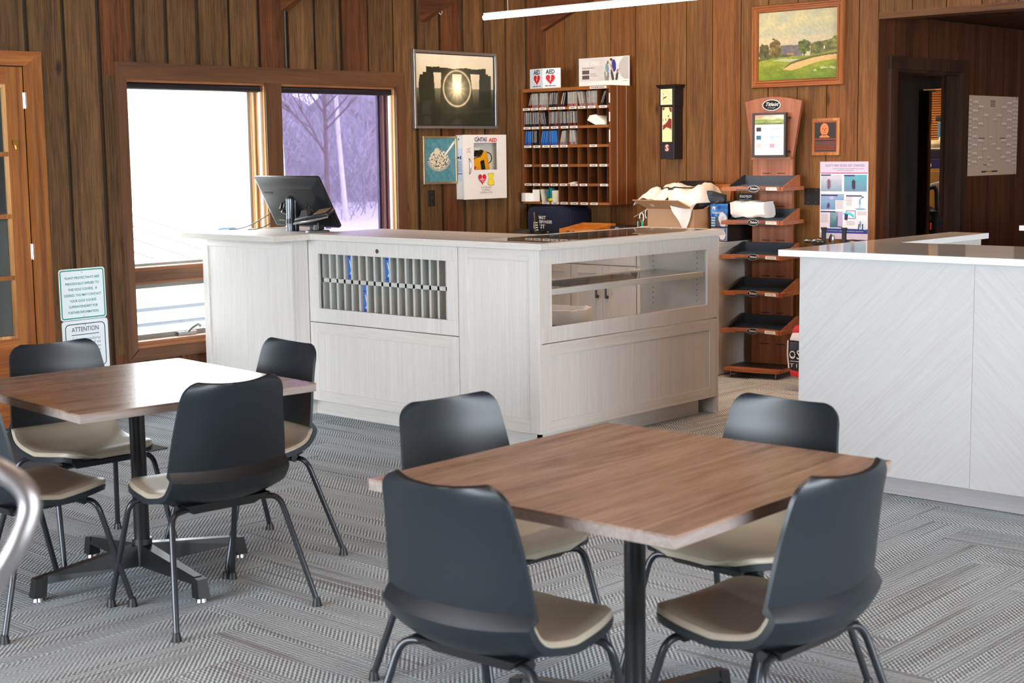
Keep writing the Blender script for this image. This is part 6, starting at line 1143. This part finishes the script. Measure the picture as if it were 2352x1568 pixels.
hsf = part('handset', B().hexa([(8.53, 7.598, ZC+0.03), (8.56, 7.598, ZC+0.03), (8.56, 7.626, ZC+0.03), (8.53, 7.626, ZC+0.03)], [(8.56, 7.650, ZC+0.185), (8.585, 7.650, ZC+0.185), (8.585, 7.676, ZC+0.185), (8.56, 7.676, ZC+0.185)]), BLACK, pb, bevel=0.006, smooth=True); part('silver_edge', B().tube([(8.528, 7.63, ZC+0.035), (8.558, 7.667, ZC+0.18)], 0.005, 6), CHROME, hsf)
b = B()
for r_ in range(4):
    for c_2 in range(3): b.box(8.526+0.0045*r_, 8.532+0.0045*r_, 7.602+0.006*r_+0.0075*c_2, 7.607+0.006*r_+0.0075*c_2, ZC+0.045+0.018*r_, ZC+0.053+0.018*r_)
part('keys', b, PAPER, hsf)
solo('desk_phone', B().hexa([(8.50, 7.74, ZC), (8.60, 7.74, ZC), (8.60, 7.89, ZC), (8.50, 7.89, ZC)], [(8.52, 7.75, ZC+0.022), (8.60, 7.75, ZC+0.05), (8.60, 7.88, ZC+0.05), (8.52, 7.88, ZC+0.022)]), mat('phone_grey', (70, 70, 72), 0.35), 'low dark desk device beside the cordless phone cradle', 'phone', (8.55, 7.8, ZC), bevel=0.006, smooth=True)
TW = wood('tray_oak', (168, 94, 28), (206, 130, 52), (224, 154, 74), axis=1, stretch=0.05, scale=12, rough=0.45, vary=0.03)
ty = thing('wooden_tray', 'open orange wooden tray on the back counter beside the navy bag', 'tray', (8.7, 7.22, ZC)); T0, T1 = 7.075, 7.39
part('front', B().box(8.53, 8.545, T0, T1, ZC, ZC+0.065), TW, ty, bevel=0.002); part('back', B().box(8.80, 8.815, T0, T1, ZC, ZC+0.098), TW, ty, bevel=0.002); part('bottom', B().box(8.545, 8.80, T0+0.012, T1-0.012, ZC+0.001, ZC+0.012), TW, ty)
for y in (T0, T1-0.012): part('side', B().prism([(8.545, y, ZC), (8.80, y, ZC), (8.80, y, ZC+0.098), (8.545, y, ZC+0.065)], (0, 0.012, 0)), TW, ty, bevel=0.001)
text('Callaway', 0.05, INK, ty, WY(T1, ZC, 8.5295), 0.155, 0.032, 0.0008, shear=0.2, width=0.19, bold=0.001)
bx_ = thing('ball_box', 'black golf ball box with white lettering beside the wooden tray', 'box', (8.6, 6.80, ZC)); part('box', B().box(8.53, 8.75, 6.70, 6.90, ZC, ZC+0.094), BLACK, bx_, bevel=0.003); text('Cleveland', 0.034, PAPER, bx_, WY(6.90, ZC, 8.5295), 0.115, 0.074, 0.0008, shear=0.1, width=0.14)
cp = thing('pen_cup', 'white cup holding scissors and markers beside the carton', 'cup', (8.56, 6.605, ZC)); part('cup', B().lathe((8.56, 6.605, ZC), [(0.036, 0.0), (0.042, 0.100), (0.038, 0.100), (0.034, 0.01)], 20), WHITE, cp, smooth=True)
for k, (y, c_) in enumerate(((6.622, 0.0), (6.580, 0.012))):
    s_ = solo('scissors', B().tube([(8.55+c_, y, ZC+0.02), (8.55+c_, y-0.012, ZC+0.12)], 0.004, 6).tube([(8.56+c_, y-0.004, ZC+0.02), (8.56+c_, y+0.004, ZC+0.12)], 0.004, 6), STEEL, ['white handled scissors in the pen cup, the pair by the black ball box', 'white handled scissors in the pen cup, the taller pair against the carton'][k], 'scissors', (8.55, y, ZC+0.012), 'scissors in the pen cup')
    part('handle_loop', B().tube([(8.552+c_, y+0.005+0.018*math.cos(t), ZC+0.162+0.026*k+0.034*math.sin(t)) for t in [2*PI*q/16-PI/2+0.35 for q in range(15)]], 0.0045, 8).tube([(8.552+c_, y-0.01, ZC+0.11), (8.552+c_, y-0.004, ZC+0.14+0.026*k)], 0.0045, 8), WHITE, s_, smooth=True)
for k, (y, h, m_, lb) in enumerate(((6.640, 0.135, mat('marker_grey', (150, 152, 150), 0.4), 'grey capped marker in the pen cup'), (6.628, 0.155, BLACK, 'black marker in the pen cup'), (6.603, 0.140, mat('marker_green', (20, 158, 96), 0.35), 'bright green marker in the pen cup'))):
    q = solo('marker', B().tube([(8.535, y-0.006, ZC+0.02), (8.53, y, ZC+h-0.045)], 0.008, 10), m_, lb, 'marker', (8.535, y, ZC+0.012), 'markers in the pen cup', smooth=True); part('pen_cap', B().tube([(8.53, y, ZC+h-0.045), (8.528, y+0.002, ZC+h)], [0.009, 0.007], 10), m_, q, smooth=True)
solo('paper_pile', B().hexa([(8.50, 6.60, ZC), (8.60, 6.60, ZC), (8.60, 6.69, ZC), (8.50, 6.69, ZC)], [(8.51, 6.61, ZC+0.05), (8.59, 6.60, ZC+0.095), (8.59, 6.66, ZC+0.09), (8.51, 6.68, ZC+0.045)]), PAPER, 'white slip of paper leaning by the pen cup', 'paper', (8.55, 6.65, ZC)) if False else None
# carton with the white shirt
CB = mat('cardboard', (186, 148, 112), 0.75, noise=0.06, nscale=5); CBI = mat('cardboard_in', (168, 128, 92), 0.8, noise=0.06, nscale=5)
cx_ = thing('carton', 'open brown cardboard carton with its flaps up on the back counter', 'box', (8.75, 6.36, ZC)); A0, A1, Xf, Xb_, Zt = 6.170, 6.572, 8.55, 8.98, 1.156
part('front_wall', B().box(Xf, Xf+0.006, A0, A1, ZC, Zt), CB, cx_); part('rear_wall', B().box(Xb_-0.006, Xb_, A0, A1, ZC, Zt), CB, cx_); part('side_wall', B().box(Xf+0.006, Xb_-0.006, A0, A0+0.006, ZC, Zt), CBI, cx_); part('side_wall', B().box(Xf+0.006, Xb_-0.006, A1-0.006, A1, ZC, Zt), CB, cx_); part('bottom', B().box(Xf+0.006, Xb_-0.006, A0+0.006, A1-0.006, ZC, ZC+0.005), CBI, cx_)
def flap(q, d): 
    return B().hexa([Vector(a) for a in q], [Vector(a)+Vector(d) for a in q])
fl_ = part('flap', flap([(Xf, A0+0.003, Zt), (Xf, A1-0.003, Zt), (Xf-0.10, A1+0.06, Zt+0.062), (Xf-0.10, A0+0.06, Zt+0.062)], (0.003, 0, 0.005)), CBI, cx_, label='front flap leaning up toward the room')
part('tape', flap([(Xf-0.055, A1-0.06, Zt+0.0345), (Xf-0.03, A1-0.06, Zt+0.0195), (Xf-0.03, A1-0.09, Zt+0.0195), (Xf-0.055, A1-0.09, Zt+0.0345)], (-0.001, 0, -0.001)), mat('tape_pale', (206, 184, 160), 0.3), fl_)
part('flap', flap([(Xf+0.01, A1, Zt), (Xb_-0.01, A1, Zt), (Xb_-0.06, A1+0.12, Zt-0.06), (Xf+0.01, A1+0.13, Zt-0.065)], (0, 0.002, 0.005)), CB, cx_); part('flap', flap([(Xf+0.12, A0, Zt), (Xb_-0.01, A0, Zt), (Xb_+0.08, A0-0.09, Zt+0.045), (Xf+0.20, A0-0.06, Zt+0.05)], (0, -0.002, 0.005)), CBI, cx_); part('flap', flap([(Xb_, A0, Zt), (Xb_, A1, Zt), (Xb_+0.03, A1, Zt+0.14), (Xb_+0.03, A0, Zt+0.14)], (0.003, 0, 0)), CBI, cx_)
SHIRT = mat('shirt_white', (236, 230, 222), 0.8, bump=0.25, nscale=40)
def shirt(u, v):
    x = Xf-0.055+0.40*v; y = A1+0.085-0.50*u
    edge = min(1, u/0.22)**0.6*min(1, (1-u)/0.10)**0.5; z = 1.205+0.108*edge*min(1, 0.30+v*2.4)**0.7
    z += (0.013*math.sin(u*11+v*6)+0.008*math.sin(u*21-v*9)+0.005*math.sin(v*19+u*13)+0.003*math.sin(u*45+v*29))*edge
    if v < 0.2: z -= 0.02*(0.2-v)/0.2
    if u > 0.62 and v < 0.40:
        k = (0.40-v)/0.40; s_ = math.sin((u-0.62)/0.38*PI)**0.45; tip = 0.72+0.28*math.exp(-((u-0.88)/0.09)**2); z -= 0.225*k*s_*tip; x = x*(1-k*s_)+(Xf-0.030-0.008*math.sin(u*30))*k*s_
    return (x, y, z)
def drape():
    b = B(); R = [[shirt(i/44, j/36) for j in range(37)] for i in range(45)]
    b.slab(R, [[(x+0.004, y, z-0.005) for x, y, z in r_] for r_ in R]); return b
sh_ = solo('white_shirt', drape(), SHIRT, 'crumpled white shirt spilling over the front of the carton', 'shirt', (8.65, 6.38, 1.2), smooth=True)
cd_ = [Vector(shirt(u, v))+Vector((-0.004, 0, 0.005)) for u, v in [(0.27, 0.85), (0.26, 0.60), (0.27, 0.42), (0.32, 0.30), (0.40, 0.24), (0.50, 0.20), (0.56, 0.19), (0.60, 0.22), (0.66, 0.36), (0.72, 0.55), (0.76, 0.75)]]
part('cord', B().tube(cd_, 0.005, 8).tube([cd_[6]+Vector((-0.004, 0.02, 0)), cd_[6]+Vector((-0.004, -0.02, 0.004))], 0.008, 6), mat('cord_dark', (50, 36, 34), 0.6), sh_, smooth=True, label='dark drawstring')
solo('laptop_case', B().hexa([(8.86, 6.27, 1.26), (8.98, 6.27, 1.26), (8.98, 6.56, 1.26), (8.86, 6.56, 1.26)], [(8.88, 6.29, 1.345), (8.97, 6.29, 1.345), (8.97, 6.54, 1.345), (8.88, 6.54, 1.345)]), BLACK, 'black moulded case behind the white shirt in the carton', 'case', (8.92, 6.4, 1.26), bevel=0.012, smooth=True)
b = B()
for k in range(3): b.tube([(8.70+0.01*k, 6.235-0.01*k, 1.185+0.035*k), (8.74, 6.17-0.01*k, 1.222+0.018*k), (8.80, 6.10+0.012*k, 1.212+0.016*k), (8.86, 6.12, 1.20+0.02*k)], [0.03, 0.026, 0.02, 0.014], 10)
solo('folded_trousers', b, mat('cloth_slate', (52, 58, 68), 0.75, bump=0.3, nscale=60), 'dark slate folded cloth lying at the carton flap', 'clothes', (8.75, 6.18, 1.17), smooth=True)
solo('orange_board', B().box(9.045, 9.07, 6.19, 6.70, 0.9305, 1.318), mat('board_orange', (204, 128, 62), 0.5), 'flat orange wooden board leaning on the wall behind the carton', 'board', (9.05, 6.4, 0.93), bevel=0.002)
# black glove carton with blue printed panels
gb = thing('glove_display', 'black glove carton with a glossy blue printed front beside the display stand', 'box', (8.85, 6.04, ZC)); BB = mat('box_black', (18, 18, 20), 0.3)
part('carton', B().box(8.70, 8.95, 5.987, 6.137, ZC, 1.196), BB, gb, bevel=0.002); BLU = mat('print_blue', (36, 96, 190), 0.3); p = WY(6.133, ZC, 8.6995)
def water(u, v):
    n = fbm(u*6, v*6); c = mixc(C3(18, 44, 120), C3(70, 160, 226), np.clip(n*1.6-.3, 0, 1)); c = np.where((v < .42)[..., None], mixc(C3(40, 46, 58), C3(120, 138, 160), u), c); g_ = (np.hypot((u-.70)/.24, (v-.36)/.25) < 1)|(np.hypot((u-.72)/.16, (v-.12)/.16) < 1); return np.where(g_[..., None], C3(214, 218, 224)*(0.85+.2*n[..., None]), c)
picture('front_print', gb, p, 0.002, 0.105, 0.146, 0.262, 50, 54, water, GLOSS, 0.0008)
text('RAINGRIP', 0.022, PAPER, gb, p, 0.062, 0.198, 0.0016, shear=0.1, width=0.085); text('FJ', 0.026, PAPER, gb, p, 0.030, 0.232, 0.0016, width=0.022, bold=0.001); text('FJ', 0.016, INK, gb, p, 0.108, 0.168, 0.0016)
for k in range(4): part('feature_tag', p.quad(B(), 0.008, 0.158-0.018*k, 0.042, 0.170-0.018*k, 0.0014), mat('tag_sky', (140, 190, 226), 0.4), gb)
def low(u, v):
    n = fbm(u*6+4, v*6); c = mixc(C3(26, 40, 110), C3(96, 150, 206), n); c = np.where((np.hypot((u-.70)/.2, (v-.45)/.38) < 1)[..., None], C3(222, 216, 210), c); return np.where(((u < .06)|(u > .94)|(v < .06)|(v > .94))[..., None], C3(150, 160, 190), c)
picture('lower_print', gb, p, 0.008, 0.006, 0.142, 0.095, 40, 30, low, GLOSS, 0.0008); part('blank_tag', p.quad(B(), 0.016, 0.028, 0.055, 0.046, 0.0014), PAPER, gb)
text('FJ', 0.085, mat('fj_silver', (190, 192, 194), 0.35), gb, Pl((8.85, 5.9845, 1.08), (1, 0, 0), (0, 0, 1)), 0.048, 0.045, 0.0008, width=0.055, bold=0.002)
fc = thing('header_card', 'small black shoe brand card standing on the glove carton', 'card', (8.86, 6.02, 1.1965)); part('card', B().box(8.86, 8.865, 5.99, 6.13, 1.197, 1.262), BB, fc); text('FOOTJOY', 0.024, PAPER, fc, WY(6.128, 1.197, 8.8595), 0.072, 0.042, 0.0008, width=0.10, bold=0.0006); b = B(); scribble(b, WY(6.128, 1.197, 8.859), 0.02, 0.016, 0.12, 0, 0.006, 5, 2); part('print', b, GREYINK, fc)
fc.location.y -= 0.11; fc.location.x += 0.0
b = B(); WB = mat('bag_white', (238, 234, 226), 0.7, bump=0.35, nscale=35)
rows_ = []
for i in range(9):
    y = 5.945-0.275*i/8; s_ = 1-0.12*(abs(i-4)/4)**3; rows_.append([(8.735+0.075*s_*math.copysign(abs(math.cos(t))**0.4, math.cos(t))+0.006*math.sin(5*t+i), y+0.008*math.sin(3*t), 1.098+0.060+(0.058*s_+0.006*math.sin(i*1.7))*math.copysign(abs(math.sin(t))**0.4, math.sin(t))) for t in [2*PI*k/24 for k in range(25)]])
b.grid(rows_); b.poly(rows_[0][:-1]); b.poly(rows_[-1][:-1][::-1]); bmesh.ops.remove_doubles(b.bm, verts=b.bm.verts[:], dist=1e-5)
solo('towel_pack', b, WB, 'soft white wrapped packet lying in the second tray of the display stand', 'packet', (8.73, 5.81, 1.085), smooth=True)

# waste bin behind the display case
wb = thing('waste_bin', 'grey waste bin with a crumpled white liner behind the glazed case', 'bin', (6.90, 6.10, 0))
ang = math.radians(-66)
def ringp(sx, sy, z, wob=0): return [(6.90+sx*math.copysign(abs(math.cos(t))**0.5, math.cos(t))*math.cos(ang)-sy*math.copysign(abs(math.sin(t))**0.5, math.sin(t))*math.sin(ang), 6.10+sx*math.copysign(abs(math.cos(t))**0.5, math.cos(t))*math.sin(ang)+sy*math.copysign(abs(math.sin(t))**0.5, math.sin(t))*math.cos(ang), z+wob*math.sin(t*9)+wob*math.sin(t*17+1)) for t in [2*PI*k/48 for k in range(49)]]
b = B(); b.grid([ringp(0.19, 0.11, 0.0), ringp(0.27, 0.155, 0.60)]); b.poly(ringp(0.19, 0.11, 0.0)[:-1][::-1]); part('bin_body', b, mat('bin_grey', (150, 156, 166), 0.5), wb, smooth=True)
b = B(); b.grid([ringp(0.276, 0.161, 0.525, 0.008), ringp(0.281, 0.166, 0.56, 0.006), ringp(0.283, 0.168, 0.595, 0.004), ringp(0.279, 0.165, 0.615, 0.002), ringp(0.266, 0.152, 0.617, 0.002), ringp(0.25, 0.138, 0.57, 0.004), ringp(0.23, 0.13, 0.43, 0.004)]); part('liner', b, mat('liner_white', (232, 230, 230), 0.35, bump=0.6, nscale=30), wb, smooth=True)

# ------------------------------------------------------------------ golf bag with clubs behind the bar
GR_ = mat('bag_red', (206, 24, 30), 0.45); GW = mat('bag_white_vinyl', (230, 228, 226), 0.45); GK = mat('bag_black_vinyl', (26, 27, 30), 0.45)
gf = thing('golf_bag', 'red white and black golf bag standing behind the bar end', 'golf bag', (8.42, 5.0, 0))
part('bag_body', B().lathe((8.42, 4.94, 0), [(0.12, 0.03), (0.135, 0.05), (0.135, 0.80), (0.15, 0.83), (0.15, 0.88), (0.13, 0.88)], 24), GK, gf, smooth=True); part('base', B().lathe((8.42, 4.94, 0), [(0.15, 0.0), (0.155, 0.02), (0.15, 0.06), (0.13, 0.062)], 24), GR_, gf, smooth=True)
pk = part('pocket', B().hexa([(8.33, 5.02, 0.11), (8.50, 5.02, 0.11), (8.50, 5.25, 0.12), (8.33, 5.25, 0.12)], [(8.34, 5.02, 0.33), (8.49, 5.02, 0.33), (8.49, 5.262, 0.33), (8.335, 5.262, 0.33)]), GK, gf, bevel=0.02, smooth=True); part('pocket_shoulder', B().hexa([(8.335, 5.02, 0.325), (8.495, 5.02, 0.325), (8.495, 5.256, 0.33), (8.335, 5.256, 0.33)], [(8.35, 5.02, 0.41), (8.48, 5.02, 0.41), (8.48, 5.24, 0.385), (8.35, 5.24, 0.385)]), GW, gf, bevel=0.012, smooth=True)
part('pocket_flap', B().hexa([(8.345, 5.02, 0.392), (8.485, 5.02, 0.392), (8.485, 5.246, 0.380), (8.345, 5.246, 0.380)], [(8.355, 5.02, 0.44), (8.475, 5.02, 0.44), (8.475, 5.225, 0.43), (8.355, 5.225, 0.43)]), GR_, gf, bevel=0.012, smooth=True); part('pocket_foot', B().hexa([(8.33, 5.02, 0.075), (8.50, 5.02, 0.075), (8.50, 5.24, 0.10), (8.33, 5.24, 0.10)], [(8.33, 5.02, 0.115), (8.50, 5.02, 0.115), (8.50, 5.245, 0.148), (8.33, 5.245, 0.148)]), GR_, gf, bevel=0.01, smooth=True); part('piping', B().tube([(8.332, 5.25, 0.15), (8.334, 5.262, 0.24), (8.338, 5.262, 0.33)], 0.005, 6), GW, gf)
p = WY(5.252, 0.115, 8.3285); lg = part('logo_badge', p.shape(B(), oval(0.032, 0.125, 0.022, 0.026, 20), 0.002, 0.003), GW, gf); part('logo_core', p.shape(B(), oval(0.032, 0.128, 0.017, 0.016, 16), 0.0034), GK, lg); text('SCOTTY', 0.085, GW, gf, p, 0.060, 0.125, 0.003, align='LEFT', width=0.30); part('rule', p.quad(B(), 0.012, 0.082, 0.14, 0.085, 0.003), GW, gf); text('T I T L E I S T', 0.034, GW, gf, p, 0.012, 0.055, 0.003, align='LEFT', width=0.30)
for nm in [o for o in gf.children if o.name.startswith('lettering')]:
    for v in nm.data.vertices: v.co.y = max(v.co.y, 5.03-BASE[gf.name].y)
GRIP = mat('grip_black', (38, 40, 42), 0.7); CLB = mat('club_steel', (176, 176, 178), 0.22, metal=1.0); CLD = mat('club_dark', (40, 34, 34), 0.25, spec=0.7)
for k, (y, x, lb) in enumerate(((4.965, 8.27, 'club with a thick black grip standing up against the rules poster edge'), (4.832, 8.29, 'club with a thick black grip standing up in front of the poster footer'))):
    q = solo('putter', B().tube([(x+0.05, 4.955 if k == 0 else 4.90, 0.86), (x, y, 0.97)], 0.006, 8), CLB, lb, 'golf club', (x, y, 0.86), 'golf clubs in the bag behind the bar', smooth=True); part('grip', B().tube([(x, y, 0.96), (x, y, 1.06), (x, y, 1.064), (x, y, 1.075)], [0.014, 0.015, 0.019, 0.019], 14), GRIP, q, smooth=True)
for k, (y, x, m_, sx, sy, sz, lb) in enumerate(((5.085, 8.30, CLD, .03, .045, .016, 'dark blade club head poking out over the bar toward the display stand'), (5.005, 8.27, CLD, .04, .055, .028, 'round dark driver head between the two thick grips'), (4.925, 8.30, CLB, .008, .022, .034, 'bright steel iron head tipped up beside the driver'), (4.79, 8.32, CLD, .04, .06, .018, 'dark hybrid head low behind the second thick grip'))):
    q = solo('golf_club', B().tube([(8.42, 4.94, 0.80), (x+0.01, y, 0.975)], 0.005, 8), CLB, lb, 'golf club', (x, y, 0.86), 'golf clubs in the bag behind the bar', smooth=True); part('club_head', B().ellip((x, y, 0.985+(0.015 if k == 2 else 0)), sx, sy, sz), m_, q, smooth=True)
    if k < 2: part('sole_stripe', B().tube([(x-sx*0.95, y+sy*(t-.5)*1.0, 0.985+sz*0.35*math.cos((t-.5)*2)) for t in (0, .25, .5, .75, 1)], 0.0025, 6), CHROME, q)

# ------------------------------------------------------------------ store room glimpsed through the far doorway
bd = thing('slat_blind', 'warm brown wooden slat blind in the store room behind the doorway', 'blind', (13.3, 7.2, 1.2)); BL_ = mat('slat_wood', (168, 104, 54), 0.5)
part('head_rail', B().box(13.30, 13.36, 6.5, 7.6, 2.10, 2.14), BL_, bd)
for k in range(44): part('slat', B().hexa([(13.325, 6.5, 1.12+0.0225*k), (13.345, 6.5, 1.132+0.0225*k), (13.346, 6.5, 1.135+0.0225*k), (13.326, 6.5, 1.123+0.0225*k)], [(13.325, 7.6, 1.12+0.0225*k), (13.345, 7.6, 1.132+0.0225*k), (13.346, 7.6, 1.135+0.0225*k), (13.326, 7.6, 1.123+0.0225*k)]), BL_, bd)
solo('curtain_rod', B().tube([(13.1, 6.70, 2.085), (13.1, 6.98, 2.085)], 0.012), BLACK, 'short black rod hanging before the slat blind', 'rod', (13.1, 6.8, 2.08)); 
mcb = thing('metal_cabinet', 'tan metal cabinet in the store room with shoe boxes on it', 'cabinet', (12.85, 6.55, 0)); TAN = mat('cabinet_tan', (176, 136, 84), 0.5); part('body', B().box(12.70, 13.2, 6.36, 6.95, 0.0, 1.37), TAN, mcb, bevel=0.004); part('door', B().box(12.685, 12.699, 6.37, 6.94, 0.05, 1.345), TAN, mcb, bevel=0.003)
for k, (z, c_, lb) in enumerate(((1.371, (38, 42, 120), 'blue shoe box on the tan cabinet, the lower one with a round crest'), (1.462, (28, 28, 74), 'dark navy shoe box stacked on the blue one'))):
    q = solo('shoe_box', B().box(12.70, 13.05, 6.38, 6.72, z, z+(0.088 if k == 0 else 0.078)), mat('shoebox_%d' % k, c_, 0.5), lb, 'box', (12.9, 6.55, z), 'shoe boxes in the store room', bevel=0.003); part('mark', WY(6.66, z, 12.6995).shape(B(), oval(0.13, 0.03, 0.017, 0.02, 14), 0.001) if k == 0 else WY(6.66, z, 12.6995).quad(B(), 0.075, 0.02, 0.092, 0.04, 0.001), PAPER if k == 0 else RED, q)
swh = solo('golf_shoe', B().ellip((12.80, 6.53, 1.585), 0.05, 0.15, 0.045, wob=0.1).ellip((12.80, 6.44, 1.625), 0.042, 0.06, 0.05), mat('shoe_cream', (228, 218, 190), 0.5), 'cream golf shoe on top of the navy shoe box', 'shoe', (12.8, 6.52, 1.54), smooth=True); part('sole', B().box(12.75, 12.85, 6.36, 6.67, 1.5405, 1.556), PAPER, swh, bevel=0.006)
sb_ = thing('travel_bag', 'bright blue bag with a black top behind the golf shoe', 'bag', (13.0, 6.45, 1.54)); part('bag', B().box(12.92, 13.10, 6.38, 6.58, 1.541, 1.80), mat('bag_blue', (40, 120, 180), 0.6), sb_, bevel=0.02); part('bag_top', B().box(12.915, 13.105, 6.375, 6.60, 1.80, 1.845), BLACK, sb_, bevel=0.01)
g2 = thing('cart_bag', 'black golf bag with a pale strap in the store room doorway', 'golf bag', (12.4, 6.33, 0)); part('body', B().lathe((12.42, 6.36, 0), [(0.12, 0.0), (0.13, 0.04), (0.13, 0.95), (0.14, 1.0), (0.12, 1.0)], 20).ellip((12.36, 6.38, 0.95), 0.10, 0.10, 0.10), GK, g2, smooth=True); part('strap', B().tube(bend([(12.35, 6.45, 0.90), (12.33, 6.44, 1.12), (12.36, 6.42, 1.21), (12.44, 6.30, 1.25)], 0.05), 0.012, 8), GW, g2, smooth=True); part('handle', B().tube(bend([(12.40, 6.42, 1.0), (12.38, 6.41, 1.19), (12.44, 6.33, 1.22), (12.46, 6.33, 1.0)], 0.05), 0.02, 8), GK, g2, smooth=True); part('trim', B().box(12.28, 12.31, 6.30, 6.42, 0.84, 0.90), GR_, g2)

# ------------------------------------------------------------------ linear lamp
lt = thing('linear_lamp', 'glowing white linear tube lamp hanging near the top of the view', 'lamp', (6.6, 5.0, 2.368))
part('diffuser', B().tube([(6.6, 6.295, 2.366), (6.6, 3.2, 2.366)], 0.0145, 16), emit('tube_glow', (1.0, 0.90, 0.78), 9.0), lt, smooth=True); part('housing', B().box(6.588, 6.612, 3.2, 6.29, 2.379, 2.392), WHITE, lt)
for y in (6.1, 3.6): part('suspension_wire', B().tube([(6.6, y, 2.39), (6.6, y, 2.70+0.4*(8.2-y))], 0.0015, 5), STEEL, lt)
